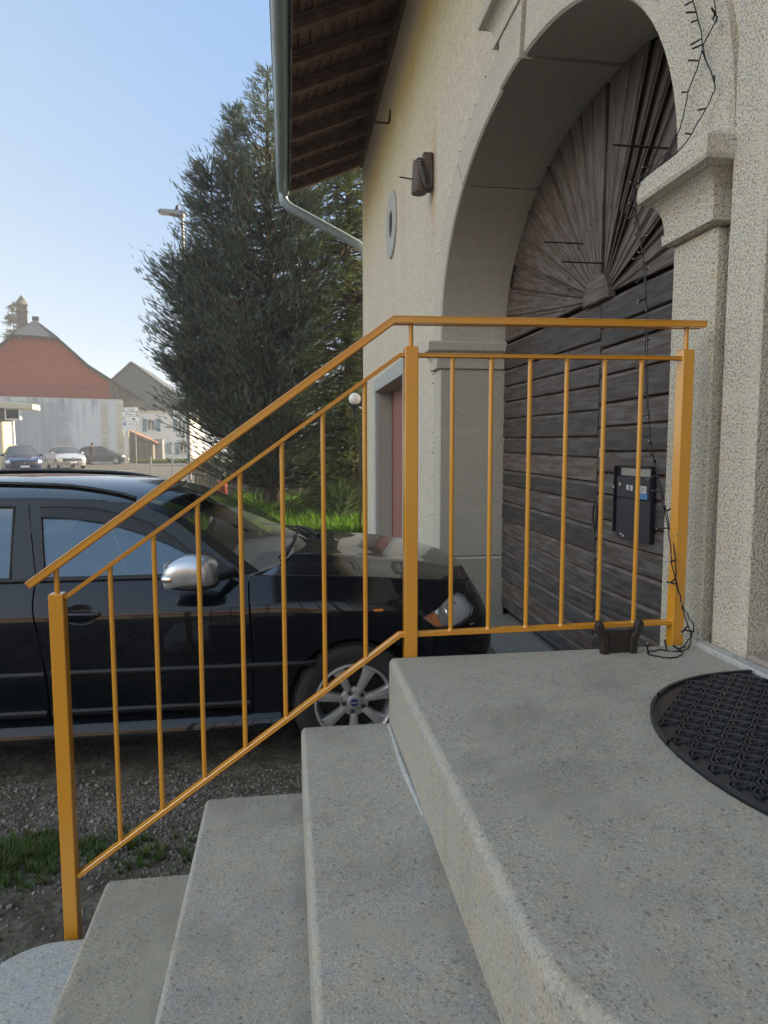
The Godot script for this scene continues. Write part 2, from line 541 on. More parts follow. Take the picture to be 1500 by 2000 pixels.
	for l in [["leaf_cypress", Color(1, 1, 1)], ["leaf_spruce", Color(1, 1, 1)], ["blade", Color(1, 1, 1)], ["pebble", Color(1, 1, 1)]]:
		var m := mat(l[0], l[1], 0.75, 0, true)
		m.metallic_specular = 0.3
		if l[0] != "pebble":
			m.backlight_enabled = true
			m.backlight = Color(0.75, 0.85, 0.35) if l[0] == "blade" else Color(0.50, 0.56, 0.22)
	var g := mat("glass", Color(0.012, 0.022, 0.028, 0.22), 0.02)
	g.transparency = BaseMaterial3D.TRANSPARENCY_ALPHA
	g.metallic_specular = 0.85
	var w := mat("glass_side", Color(0.13, 0.22, 0.32, 0.42), 0.02, 0.36)
	w.transparency = BaseMaterial3D.TRANSPARENCY_ALPHA
	w.metallic_specular = 0.9
	var l := mat("lens", Color(0.8, 0.85, 0.9, 0.08), 0.03)
	l.transparency = BaseMaterial3D.TRANSPARENCY_ALPHA
	l.metallic_specular = 0.7

# ---------------------------------------------------------------- the farmhouse wall, arch, barn door and roof
const WX := 1.45      # face of the rendered wall
const SX := 1.41      # face of the dressed stone
const DX := 2.02      # face of the barn door
const AZ := -4.33
const AA := 1.93
const AY := 2.627
const AB := 1.335
var rg := RandomNumberGenerator.new()

func arch(th: float, off := 0.0) -> Vector2:   # (z, y); th 0 = far springing, PI = near springing
	var c := -cos(th)
	var s := sin(th)
	return Vector2(AZ + (AA + off) * signf(c) * pow(absf(c), 0.952), AY + (AB + off) * pow(maxf(s, 0.0), 0.952))

func tone(k: float, warm := 0.0) -> Color:
	return Color(k * (1.0 + warm), k, k * (1.0 - warm))

func stain_render(p: Vector3) -> Color:
	var c := Color(1, 1, 1)
	var q := nz.get_noise_2d(p.z * 22.0, p.y * 9.0)
	var q2 := nz.get_noise_2d(p.z * 60.0 + 40.0, p.y * 6.0)
	# ochre run-off band below the eaves
	var band := exp(-pow((p.y - 5.98 - q * 0.12) / 0.22, 2.0)) * (0.55 + 0.45 * q2) * smoothstep(-13.4, -12.2, p.z + 0.0)
	var wide := exp(-pow((p.y - 5.75) / 0.7, 2.0)) * 0.5
	c = c.lerp(Color(1.15, 0.97, 0.68), clampf(wide * 1.5, 0, 1)).lerp(Color(1.22, 0.76, 0.26), clampf(band * 1.15, 0, 0.9))
	# greyer and duller towards the splash zone and beside the arch
	var low := smoothstep(3.0, 0.2, p.y) * 0.5
	c = c.lerp(Color(0.86, 0.90, 0.93), low)
	# the rusty run under the block
	var run := exp(-pow((p.z + 6.74) / 0.035, 2.0)) * smoothstep(3.5, 4.2, p.y) * smoothstep(4.95, 4.5, p.y)
	c = c.lerp(Color(0.85, 0.52, 0.25), run * 0.8)
	# run-off at the far corner
	c = c.lerp(Color(1.05, 0.78, 0.5), 0.5 * smoothstep(-12.75, -13.0, p.z) * smoothstep(2.0, 4.0, p.y) * (0.5 + 0.5 * q))
	return c * (1.0 + 0.07 * q + 0.05 * q2)

var nz := FastNoiseLite.new()
var H0 := Vector3(1.45, 0, -4.0)

func hp(called: String, b: MB, m: String, parent: Node3D) -> MeshInstance3D:
	return part(called, b, mats[m], parent, Transform3D(Basis(), -H0) if parent.get_parent() == self else Transform3D())

# wrapped moulding: rectangle rings about z0..z1 at face SX, offset outward by profile (offset, height)
func moulding(z0: float, z1: float, prof: Array, o_lo := 1.0, o_hi := 1.0, xb := 2.03) -> MB:
	var b := MB.new()
	var ring := func(p: Vector2) -> Array:
		return [Vector3(xb, p.y, z0 - p.x * o_lo), Vector3(SX - p.x, p.y, z0 - p.x * o_lo), Vector3(SX - p.x, p.y, z1 + p.x * o_hi), Vector3(xb, p.y, z1 + p.x * o_hi)]
	var outs := [Vector3(0, 0, -1), Vector3(-1, 0, 0), Vector3(0, 0, 1)]
	for i in prof.size() - 1:
		var lo: Array = ring.call(prof[i])
		var hi: Array = ring.call(prof[i + 1])
		var up: float = prof[i].x - prof[i + 1].x
		for k in 3:
			b.quad(lo[k], lo[k + 1], hi[k + 1], hi[k], outs[k] + Vector3(0, clampf(up * 50.0, -8, 8), 0))
	for e in [0, prof.size() - 1]:
		var r: Array = ring.call(prof[e])
		b.quad(r[0], r[1], r[2], r[3], Vector3(0, -1 if e == 0 else 1, 0))
	return b

func impost_profile(top: float) -> Array:
	var p := [Vector2(0.012, top - 0.245), Vector2(0.034, top - 0.24), Vector2(0.036, top - 0.205), Vector2(0.026, top - 0.2)]
	for k in 7:
		var a := k / 6.0 * PI / 2
		p.append(Vector2(0.028 + 0.062 * (1.0 - cos(a)), top - 0.195 + 0.105 * sin(a)))
	p.append_array([Vector2(0.092, top - 0.088), Vector2(0.112, top - 0.082), Vector2(0.118, top - 0.07), Vector2(0.118, top - 0.014), Vector2(0.106, top)])
	return p

func build_house() -> void:
	rg.seed = 11
	nz.noise_type = FastNoiseLite.TYPE_SIMPLEX_SMOOTH
	nz.frequency = 0.05
	nz.seed = 4
	var h := thing("farmhouse", H0, "cream rendered farmhouse wall with big stone arch and deep eaves", "house")
	# ---- front wall in vertical strips round its three openings
	var w := MB.new()
	var zs: Array[float] = []
	var z := -13.05
	while z < 3.2:
		zs.append(z)
		z += 0.17
	zs.append(3.2)
	for e in [-11.17, -8.5, -6.5, -2.17, -1.89, -0.75]: zs.append(e)
	var steps := 40
	for k in steps + 1: zs.append(arch(PI * k / steps, 0.27).x)
	zs.sort()
	var under := func(q: float) -> float:
		if q > -11.17 and q < -8.5: return 2.57
		if q > -1.89 and q < -0.75: return 3.2
		var u := (q - AZ) / (AA + 0.27)
		if absf(u) < 1.0: return AY + (AB + 0.27) * pow(1.0 - pow(absf(u), 2.1), 0.476)
		return 0.0
	for i in zs.size() - 1:
		var za := zs[i]
		var zb := zs[i + 1]
		if zb - za < 0.004: continue
		var mid := (za + zb) * 0.5
		var ya: float = under.call(lerpf(za, mid, 0.02))
		var yb: float = under.call(lerpf(zb, mid, 0.02))
		var top := 7.02
		var n := ceili((top - minf(ya, yb)) / 0.17)
		for k in n:
			var p0 := Vector3(WX, lerpf(ya, top, float(k) / n), za)
			var p1 := Vector3(WX, lerpf(yb, top, float(k) / n), zb)
			var p2 := Vector3(WX, lerpf(yb, top, float(k + 1) / n), zb)
			var p3 := Vector3(WX, lerpf(ya, top, float(k + 1) / n), za)
			var N := Vector3(-1, 0, 0)
			var c0 := stain_render(p0); var c1 := stain_render(p1); var c2 := stain_render(p2); var c3 := stain_render(p3)
			w.tri(p0, p1, p2, N, N, N, Vector2(), Vector2(), Vector2(), c0, c1, c2)
			w.tri(p0, p2, p3, N, N, N, Vector2(), Vector2(), Vector2(), c0, c2, c3)
		if (mid < -11.17 or mid > -8.5) and (mid < -6.6 or mid > -2.1) and (mid < -1.89 or mid > -0.75):
			w.quad(Vector3(1.98, 0, za), Vector3(1.98, 0, zb), Vector3(1.98, 7, zb), Vector3(1.98, 7, za), Vector3(1, 0, 0))
		else:
			w.quad(Vector3(1.98, maxf(ya, yb), za), Vector3(1.98, maxf(ya, yb), zb), Vector3(1.98, 7, zb), Vector3(1.98, 7, za), Vector3(1, 0, 0))
	hp("wall", w, "render", h)
	# end walls with gables, and the wall at the back
	for e in [[-13.05, -12.65], [2.8, 3.2]]:
		var g := MB.new()
		g.xf = basis_of(Vector3(1, 0, 0), Vector3(0, 1, 0), Vector3(0, 0, 1), Vector3())
		g.prism(PackedVector2Array([Vector2(WX + 0.003, 0), Vector2(14, 0), Vector2(14, 7.0), Vector2(7.7, 9.5), Vector2(WX + 0.003, 7.0)]), e[0], e[1])
		hp("end_wall", g, "render", h)
	hp("back_wall", bx(Vector3(14.2, 3.5, -4.92), Vector3(0.4, 7, 16.24)), "render", h)
	hp("floor_slab", bx(Vector3(8, -0.05, -4.95), Vector3(11.5, 0.3, 15.4)), "dark_hole", h)
	# ---- dressed stone of the barn arch
	var joints := [0.03, 54.6, 86.2, 96.6, 126.5, 179.97]
	for i in 5:
		var t0 := deg_to_rad(joints[i])
		var t1 := deg_to_rad(joints[i + 1])
		var key := i == 2
		var b := MB.new()
		var gap := 0.0035
		var n := maxi(3, int((t1 - t0) / 0.07))
		var fx := SX - (0.022 if key else 0.0)
		var ow := 0.38 if key else 0.31
		# section corners (offset, x), chamfered on the front arris
		var inn := -0.012 if key else 0.0
		var sec := [Vector2(inn, DX + 0.03), Vector2(inn, fx + 0.014), Vector2(inn + 0.012, fx), Vector2(ow - 0.012, fx), Vector2(ow, fx + 0.014), Vector2(ow, DX - 0.3)]
		b.col = tone(0.95 + rg.randf() * 0.1, rg.randf_range(-0.02, 0.03))
		for k in n:
			var a0 := lerpf(t0 + gap, t1 - gap, float(k) / n)
			var a1 := lerpf(t0 + gap, t1 - gap, float(k + 1) / n)
			for s in sec.size() - 1:
				var q0 := arch(a0, sec[s].x)
				var q1 := arch(a1, sec[s].x)
				var q2 := arch(a1, sec[s + 1].x)
				var q3 := arch(a0, sec[s + 1].x)
				var am := arch((a0 + a1) * 0.5, 0.2) - arch((a0 + a1) * 0.5, 0.0)
				var o := Vector3(-1, 0, 0)
				if s == 0: o = Vector3(0, -am.y, -am.x)
				if s == 1: o = Vector3(-1, 0, 0) + Vector3(0, -am.y, -am.x).normalized()
				if s >= 3: o = Vector3(-0.1, am.y, am.x)
				b.quad(Vector3(sec[s].y, q0.y, q0.x), Vector3(sec[s].y, q1.y, q1.x), Vector3(sec[s + 1].y, q2.y, q2.x), Vector3(sec[s + 1].y, q3.y, q3.x), o)
		for e in [t0 + gap, t1 - gap]:
			var tg := arch(e + 0.01) - arch(e - 0.01)
			var o := Vector3(0, tg.y, tg.x) * (1.0 if e > (t0 + t1) * 0.5 else -1.0)
			for s in sec.size() - 2:
				var q0 := arch(e, sec[0].x); var q1 := arch(e, sec[s + 1].x); var q2 := arch(e, sec[s + 2].x)
				b.flat(Vector3(sec[0].y, q0.y, q0.x), Vector3(sec[s + 1].y, q1.y, q1.x), Vector3(sec[s + 2].y, q2.y, q2.x), o)
		var st := hp("keystone" if key else "arch_stone", b, "granite", h)
		if key:
			st.set_meta("label", "keystone with moulded cap")
			var cap := moulding(-4.56, -4.10, impost_profile(4.50), 1.0, 1.0, 1.5)
			cap.col = Color(0.92, 0.93, 0.97)
			hp("keystone_cap", cap, "granite", st)
	# jambs: shaft, base block and impost on both sides
	for e in [[-6.53, -6.26, 1], [-2.40, -2.145, 0]]:
		var far: bool = e[2] == 1
		var b := MB.new()
		b.col = Color(0.92, 0.94, 0.95) if far else Color(1, 1, 0.97)
		b.box(Vector3((SX + DX + 0.03) / 2, (0.62 + 2.385) / 2, (e[0] + e[1]) / 2), Vector3(DX + 0.03 - SX, 2.385 - 0.62, e[1] - e[0]), 0.012)
		var j := hp("jamb", b, "granite", h)
		var f := MB.new()
		f.col = Color(0.78, 0.80, 0.83)
		f.box(Vector3((SX - 0.03 + DX + 0.03) / 2, 0.305, (e[0] + e[1]) / 2), Vector3(DX + 0.06 - SX, 0.625, e[1] - e[0] + 0.06), 0.016)
		hp("base_block", f, "granite", j)
		var im := moulding(e[0], e[1], impost_profile(2.628), 1.0 if far else 0.5, 0.5 if far else 1.0)
		im.col = Color(0.97, 0.98, 1.0) if far else Color(1.04, 1.02, 0.96)
		hp("impost", im, "granite", j)
	# ---- stone jamb of the house door at the top of the steps, threshold and door leaf
	var pj := MB.new()
	pj.col = Color(1.02, 1.02, 1.0)
	pj.box(Vector3(1.69, 2.08, -1.968), Vector3(0.6, 2.24, 0.165), 0.013)
	hp("door_jamb", pj, "granite", h)
	pj = MB.new()
	pj.box(Vector3(1.69, 2.08, -0.66), Vector3(0.6, 2.24, 0.165), 0.013)
	hp("door_jamb", pj, "granite", h)
	hp("door_lintel", bx(Vector3(1.69, 3.33, -1.31), Vector3(0.6, 0.25, 1.47), 0.013), "granite", h)
	var th := MB.new()
	th.col = Color(0.80, 0.76, 0.76)
	th.box(Vector3(1.68, 0.965, -1.315), Vector3(0.58, 0.105, 1.12), 0.01)
	hp("threshold", th, "concrete", h)
	var hd := hp("house_door", bx(Vector3(1.93, 2.1, -1.315), Vector3(0.06, 2.2, 1.12), 0.004), "wood", h)
	hp("door_panel", bx(Vector3(1.885, 2.6, -1.315), Vector3(0.02, 0.8, 0.8), 0.008), "wood", hd)
	hp("door_panel", bx(Vector3(1.885, 1.55, -1.315), Vector3(0.02, 0.8, 0.8), 0.008), "wood", hd)
	# ---- garage opening: smooth frame, speckled reveal, ribbed red door
	var fr := MB.new()
	fr.col = Color(0.92, 0.95, 0.98)
	fr.box(Vector3(1.47, 2.672, -9.84), Vector3(0.07, 0.2, 3.06), 0.006)
	hp("garage_lintel", fr, "new_concrete", h)
	for e in [-11.27, -8.4]:
		var fb := MB.new()
		fb.col = Color(0.92, 0.95, 0.98)
		fb.box(Vector3(1.47, 1.286, e), Vector3(0.07, 2.568, 0.2), 0.006)
		hp("garage_frame", fb, "new_concrete", h)
		var rv := MB.new()
		rv.col = Color(0.92, 0.92, 0.95)
		var s := 1.0 if e < -10 else -1.0
		rv.box(Vector3(1.61, 1.285, e + s * 0.093 - s * 0.04), Vector3(0.21, 2.566, 0.1))
		hp("garage_reveal", rv, "concrete", h)
	hp("garage_soffit", bx(Vector3(1.62, 2.62, -9.84), Vector3(0.23, 0.1, 2.68)), "concrete", h)
	var gd := hp("garage_door", bx(Vector3(1.75, 1.3, -9.84), Vector3(0.03, 2.6, 2.72)), "door_red", h)
	var zz := -11.14
	while zz < -8.55:
		hp("door_board", bx(Vector3(1.727, 1.3, zz + 0.05), Vector3(0.018, 2.54, 0.092), 0.006), "door_red", gd)
		zz += 0.1
	# ---- round stone opening
	var oc := MB.new()
	oc.xf = basis_of(Vector3(0, 0, -1), Vector3(-1, 0, 0), Vector3(0, 1, 0), Vector3(WX, 4.66, -9.42))
	oc.col = Color(0.98, 0.98, 0.98)
	oc.lathe([Vector2(0.43, -0.02), Vector2(0.43, 0.02), Vector2(0.415, 0.03), Vector2(0.19, 0.03), Vector2(0.175, 0.02), Vector2(0.17, -0.03)], 40, false)
	var ring := hp("oculus", oc, "new_concrete", h)
	var oh := MB.new()
	oh.xf = oc.xf
	oh.lathe([Vector2(0.172, 0.006), Vector2(0.0, 0.006)], 32, false)
	oh.col = Color(3.0, 2.4, 2.0)
	hp("opening", oh, "dark_hole", ring)
	build_barn_door(h)
	build_roof(h)

func build_barn_door(h: Node3D) -> void:
	# concrete apron and sill under the leaves
	var ap := MB.new()
	ap.col = Color(0.62, 0.64, 0.68)
	ap.box(Vector3(1.90, 0.0, AZ), Vector3(0.62, 0.10, 3.84), 0.02)
	hp("door_sill", ap, "concrete", h)
	hp("door_backing", bx(Vector3(DX + 0.11, 2.1, AZ), Vector3(0.05, 4.2, 4.2)), "dark_hole", h)
	var whole := PackedVector2Array()
	for k in 41: whole.append(arch(PI * k / 40, -0.006))
	var seam := -4.25
	var hub := Vector2(-4.29, 2.60)
	for leaf in 2:
		var z0 := (AZ - AA + 0.022) if leaf == 0 else seam + 0.009
		var z1 := (seam - 0.009) if leaf == 0 else AZ + AA - 0.012
		var back := MB.new()
		back.box(Vector3(DX + 0.062, 1.36, (z0 + z1) / 2), Vector3(0.03, 2.5, z1 - z0), 0.002)
		var door := hp("barn_door", back, "wood", h)
		door.set_meta("label", "far leaf of dark plank barn door" if leaf == 0 else "near leaf of dark plank barn door carrying a metal letterbox")
		# level planks
		var y := 0.125
		var row := 0
		while y < 2.57:
			var hh := 0.15 + rg.randf_range(-0.022, 0.03)
			if y + hh > 2.52: hh = 2.60 - y
			var b := MB.new()
			var k := rg.randf_range(0.42, 0.98)
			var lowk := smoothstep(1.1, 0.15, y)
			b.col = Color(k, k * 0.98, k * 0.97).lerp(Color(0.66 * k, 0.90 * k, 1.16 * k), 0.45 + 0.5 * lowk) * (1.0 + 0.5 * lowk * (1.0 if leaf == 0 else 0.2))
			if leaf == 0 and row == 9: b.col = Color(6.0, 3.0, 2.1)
			var tilt := -0.012 if leaf == 0 else 0.006
			var g := 0.0025
			b.xf = Transform3D(Basis(Vector3(0, tilt, 1).normalized(), Vector3(0, 1, -tilt).normalized(), Vector3(-1, 0, 0)), Vector3(DX + 0.03 + rg.randf_range(-0.003, 0.004), y + hh / 2, (z0 + z1) / 2))
			var L := (z1 - z0) / 2
			var hb := hh / 2 - g
			# an overlapping board: thin at the top, a bead and step at its lower edge
			var secs := [Vector2(-hb, 0.0), Vector2(-hb, 0.026), Vector2(-hb + 0.006, 0.031), Vector2(hb - 0.024, 0.029), Vector2(hb - 0.003, 0.013), Vector2(hb, 0.0)]
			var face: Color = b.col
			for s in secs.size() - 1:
				b.col = face * (2.3 + 0.5 * sin(row * 2.7)) if s >= 3 else face  # top bevel coloured paler: weathered edge plus the sky light it catches
				var ev: Vector2 = secs[s + 1] - secs[s]
				var N := Vector3(0, -ev.y, ev.x).normalized()
				var u0 := rg.randf() * 0.0 + row * 3.7 + leaf * 1.3
				b.tri(Vector3(-L, secs[s].x, secs[s].y), Vector3(L, secs[s].x, secs[s].y), Vector3(L, secs[s + 1].x, secs[s + 1].y), N, N, N, Vector2(u0 - L, row * 0.37 + secs[s].x), Vector2(u0 + L, row * 0.37 + secs[s].x), Vector2(u0 + L, row * 0.37 + secs[s + 1].x))
				b.tri(Vector3(-L, secs[s].x, secs[s].y), Vector3(L, secs[s + 1].x, secs[s + 1].y), Vector3(-L, secs[s + 1].x, secs[s + 1].y), N, N, N, Vector2(u0 - L, row * 0.37 + secs[s].x), Vector2(u0 + L, row * 0.37 + secs[s + 1].x), Vector2(u0 - L, row * 0.37 + secs[s + 1].x))
			for sg in [-1.0, 1.0]:
				for s in range(1, secs.size() - 1): b.flat(Vector3(L * sg, secs[0].x, 0), Vector3(L * sg, secs[s].x, secs[s].y), Vector3(L * sg, secs[s + 1].x, secs[s + 1].y), Vector3(sg, 0, 0))
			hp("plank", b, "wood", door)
			y += hh
			row += 1
		# planks fanning out of the boss
		var n := 12
		for k in n:
			var a0 := PI / 2 * k / n
			var a1 := PI / 2 * (k + 1) / n
			var dirs := [Vector2(-cos(a0), sin(a0)), Vector2(-cos(a1), sin(a1))]
			if leaf == 1: dirs = [Vector2(cos(a0), sin(a0)), Vector2(cos(a1), sin(a1))]
			var p := PackedVector2Array([hub + dirs[0] * 0.06, hub + dirs[0] * 3.0, hub + dirs[1] * 3.0, hub + dirs[1] * 0.06])
			var lim := PackedVector2Array([Vector2(z0, 2.602), Vector2(z1, 2.602), Vector2(z1, 4.5), Vector2(z0, 4.5)])
			if whole.size() == 0: continue
			for q1 in Geometry2D.intersect_polygons(p, whole):
				for q in Geometry2D.intersect_polygons(q1, lim):
					var dir: Vector2 = (dirs[0] + dirs[1]).normalized()
					var X := Vector3(0, dir.y, dir.x)
					var Zn := Vector3(-1, 0, 0)
					var Y := Zn.cross(X)
					var loc := PackedVector2Array()
					for pt in q:
						var d: Vector2 = pt - hub
						loc.append(Vector2(d.x * X.z + d.y * X.y, d.x * Y.z + d.y * Y.y))
					var clean := PackedVector2Array()
					for i in loc.size():
						if loc[i].distance_to(loc[(i + 1) % loc.size()]) > 0.012: clean.append(loc[i])
					if clean.size() < 3: continue
					var b := MB.new()
					var kk := rg.randf_range(0.65, 1.15)
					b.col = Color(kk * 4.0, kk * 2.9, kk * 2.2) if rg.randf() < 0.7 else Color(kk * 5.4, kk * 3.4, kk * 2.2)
					b.xf = Transform3D(Basis(X, Y, Zn), Vector3(DX + 0.03, hub.y, hub.x))
					b.prism(MB.inset(clean, 0.0015) if Geometry2D.is_polygon_clockwise(clean) else clean, 0.0, 0.026, 0.011)
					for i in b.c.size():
						if b.n[i].x > -0.95: b.c[i] = b.c[i] * 1.7  # bevels coloured paler, for worn edges and the light they catch
					for i in b.t.size(): b.t[i] += Vector2(k * 2.3 + leaf * 7.1, k * 0.41)
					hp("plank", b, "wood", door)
					# raised bead down the middle of the board
					if k < n - 1:
						var e := MB.new()
						e.col = b.col * 1.15
						var far_end := 0.0
						for pt in clean: far_end = maxf(far_end, pt.x)
						e.xf = Transform3D(Basis(X, Y, Zn), Vector3(DX + 0.03, hub.y, hub.x))
						var half := 0.36 * tan((a1 - a0) / 2)
						var tn := tan((a1 - a0) / 2)
						var xe := far_end * 0.955
						e.prism(PackedVector2Array([Vector2(0.55, -0.55 * tn + 0.013), Vector2(0.55, -0.55 * tn + 0.027), Vector2(xe, -xe * tn + 0.031), Vector2(xe, -xe * tn + 0.013)]), 0.020, 0.034, 0.004)
						hp("bead", e, "wood", door)
		if leaf == 0:
			var bo := MB.new()
			bo.col = Color(0.95, 0.95, 1.0)
			var half := PackedVector2Array()
			for k in 17: half.append(Vector2(-0.185 * cos(PI * k / 16), 0.19 * sin(PI * k / 16)))
			bo.xf = Transform3D(Basis(Vector3(0, 0, 1), Vector3(0, 1, 0), Vector3(-1, 0, 0)), Vector3(DX + 0.025, 2.59, -4.30))
			bo.prism(half, 0.0, 0.055, 0.008)
			hp("boss", bo, "wood", door)
		# iron rods that stick out for hanging things, and a staple at the seam
		var rods := [[Vector3(DX, 3.04, -4.56), 0.28], [Vector3(DX, 2.84, -4.29), 0.26]] if leaf == 0 else [[Vector3(DX, 3.23, -3.52), 0.31], [Vector3(DX, 2.99, -3.34), 0.20]]
		for r in rods:
			var rd := tb([r[0] + Vector3(0.02, 0, 0), r[0] - Vector3(r[1], 0, 0)], 0.0055 if r[1] != 0.20 else 0.012, 7)
			hp("iron_rod", rd, "iron", door)
		if leaf == 1:
			var ring := []
			for k in 17: ring.append(Vector3(DX - 0.02, 1.20 + 0.085 * cos(TAU * k / 16), -4.225 + 0.03 * sin(TAU * k / 16)))
			hp("door_pull", tb(ring, 0.007, 7), "iron", door)
			hp("lock_plate", bx(Vector3(DX - 0.003, 1.62, -4.20), Vector3(0.01, 0.06, 0.03), 0.003), "steel", door)

func build_roof(h: Node3D) -> void:
	var slope := 0.40
	var yb := func(x: float) -> float: return 6.9 + (x - 1.45) * slope
	var nn := Vector3(-slope, 1, 0).normalized()
	var roof := Node3D.new()
	roof.name = "roof"
	h.add_child(roof)
	roof.position = -H0
	var along := Vector3(1, slope, 0).normalized()
	# rafters
	var z := -13.2
	var i := 0
	while z < 3.5:
		var b := MB.new()
		var L := 8.4
		b.col = tone(rg.randf_range(0.8, 1.25), rg.randf_range(0, 0.06))
		b.xf = Transform3D(Basis(along, nn, Vector3(0, 0, 1)), Vector3(0.13, yb.call(0.13), z))
		b.box(Vector3(L / 2, 0.075, 0), Vector3(L, 0.15, 0.105), 0.006)
		part("rafter", b, mats["rafter"], roof)
		z += 0.70
		i += 1
	var pl := MB.new()
	pl.box(Vector3(1.425, 6.93, -4.95), Vector3(0.06, 0.24, 16.2), 0.005)
	part("wall_plate", pl, mats["rafter"], roof)
	# battens across them
	for k in 11:
		var b := MB.new()
		var s := 0.02 + k * 0.155
		b.col = tone(rg.randf_range(0.9, 1.4), 0.05)
		b.xf = Transform3D(Basis(Vector3(0, 0, 1), nn, -along), Vector3(0.13, yb.call(0.13), 0) + along * s + nn * 0.165)
		b.box(Vector3(-4.9, 0, 0), Vector3(16.8, 0.03, 0.05))
		part("batten", b, mats["rafter"], roof)
	# the tiles over the eaves one by one, seen from below
	var shapes: Array[ArrayMesh] = []
	for k in 4:
		var b := MB.new()
		b.col = tone(0.75 + 0.17 * k, 0.03 * k)
		b.box(Vector3(0, 0, 0), Vector3(0.36, 0.016, 0.172), 0.003)
		b.box(Vector3(-0.16, -0.015, rg.randf_range(-0.03, 0.03)), Vector3(0.02, 0.018, 0.05))
		shapes.append(b.mesh())
	for row in 10:
		for c in 30:
			var t := Transform3D(Basis(along, nn, Vector3(0, 0, 1)), Vector3(0.13, yb.call(0.13), -13.22 + c * 0.183 + (0.09 if row % 2 else 0.0)) + along * (0.06 + row * 0.155) + nn * (0.20 + rg.randf_range(-0.004, 0.006)))
			t.basis = t.basis * Basis(Vector3(0, 0, 1), -0.11 + rg.randf_range(-0.02, 0.02)) * Basis(Vector3(0, 1, 0), rg.randf_range(-0.02, 0.02))
			part("roof_tile", shapes[rg.randi() % 4], mats["tile"], roof, t)
	var rest := MB.new()
	rest.xf = Transform3D(Basis(along, nn, Vector3(0, 0, 1)), Vector3(0.13, yb.call(0.13), 0))
	rest.box(Vector3(4.15, 0.245, -4.95), Vector3(8.5, 0.03, 17.0))
	var o := part("tile_covering", rest, mats["tile"], roof)
	var rear := MB.new()
	rear.xf = Transform3D(Basis(Vector3(-1, slope, 0).normalized(), Vector3(slope, 1, 0).normalized(), Vector3(0, 0, 1)), Vector3(15.27, yb.call(0.13), 0))
	rear.box(Vector3(4.1, 0.22, -4.95), Vector3(8.2, 0.1, 17.0))
	part("tile_covering", rear, mats["tile"], roof)
	# verge board at the far end and fascia behind the gutter
	var vb := MB.new()
	vb.xf = Transform3D(Basis(along, nn, Vector3(0, 0, 1)), Vector3(0.13, yb.call(0.13), -13.29))
	vb.box(Vector3(4.15, 0.12, 0), Vector3(8.3, 0.2, 0.03), 0.004)
	part("verge_board", vb, mats["rafter"], roof)
	var fb := MB.new()
	fb.col = Color(1.8, 1.6, 1.5)
	fb.xf = Transform3D(Basis(Vector3(0, 0, 1), Vector3(0, 1, 0), Vector3(-1, 0, 0)), Vector3(0.118, 6.42, -4.95))
	fb.box(Vector3(), Vector3(16.7, 0.16, 0.022), 0.003)
	part("fascia", fb, mats["grey_wood"], roof)
	# gutter: half-round trough with a beaded rim and seams
	var g := MB.new()
	var gc := Vector3(-0.005, 6.45, 0)
	var R := 0.108
	for side in [1.0, -1.0]:
		var rr: float = R if side > 0 else R - 0.004
		g.patch(1, 14, func(u, w): return gc + Vector3(-cos(PI * w) * rr, -sin(PI * w) * rr, lerpf(-13.4, 3.5, u)), Vector3(0, -side, 0))
	var gut := hp("gutter", g, "copper_green", h)
	var rim := tb([gc + Vector3(-R, 0.004, -13.4), gc + Vector3(-R, 0.004, 3.5)], 0.012, 8)
	hp("gutter_rim", rim, "copper_green", gut)
	var cap := MB.new()
	cap.patch(1, 10, func(u, w): return gc + Vector3(-cos(PI * w) * R * u, -sin(PI * w) * R * u, -13.4), Vector3(0, 0, -1))
	hp("gutter_end", cap, "copper_green", gut)
	for q in [-12.1, -10.3, -8.5, -6.7, -4.9]:
		var s := MB.new()
		s.patch(1, 14, func(u, w): return gc + Vector3(-cos(PI * w) * (R + 0.004), -sin(PI * w) * (R + 0.004), q + u * 0.035), Vector3(0, -1, 0))
		hp("gutter_seam", s, "copper_green", gut)
	# down pipe swinging back to the end wall
	var path := curve3([Vector3(0.0, 6.40, -13.28), Vector3(0.0, 6.26, -13.28), Vector3(0.10, 6.14, -13.28), Vector3(0.32, 6.03, -13.28)], 4)
	path.append_array([Vector3(1.40, 5.50, -13.28), Vector3(1.52, 5.38, -13.28), Vector3(1.56, 5.2, -13.28), Vector3(1.56, 0.1, -13.28)])
	hp("down_pipe", tb(path, 0.085, 12), "copper_green", h)

# ---------------------------------------------------------------- steps, railing, mat and small things by the door
func rounded(poly: Array, radii: Array, seg := 6) -> PackedVector2Array:
	var out := PackedVector2Array()
	var cnt := poly.size()
	for i in cnt:
		var p: Vector2 = poly[i]
		var r: float = radii[i]
		if r <= 0.0:
			out.append(p)
			continue
		var a: Vector2 = (poly[(i + cnt - 1) % cnt] - p).normalized()
		var b: Vector2 = (poly[(i + 1) % cnt] - p).normalized()
		for k in seg + 1:
			var t := PI / 2 * k / seg
			out.append(p + (a + b) * r - b * r * cos(t) * 1.0 - a * r * sin(t) if true else p)
	return out

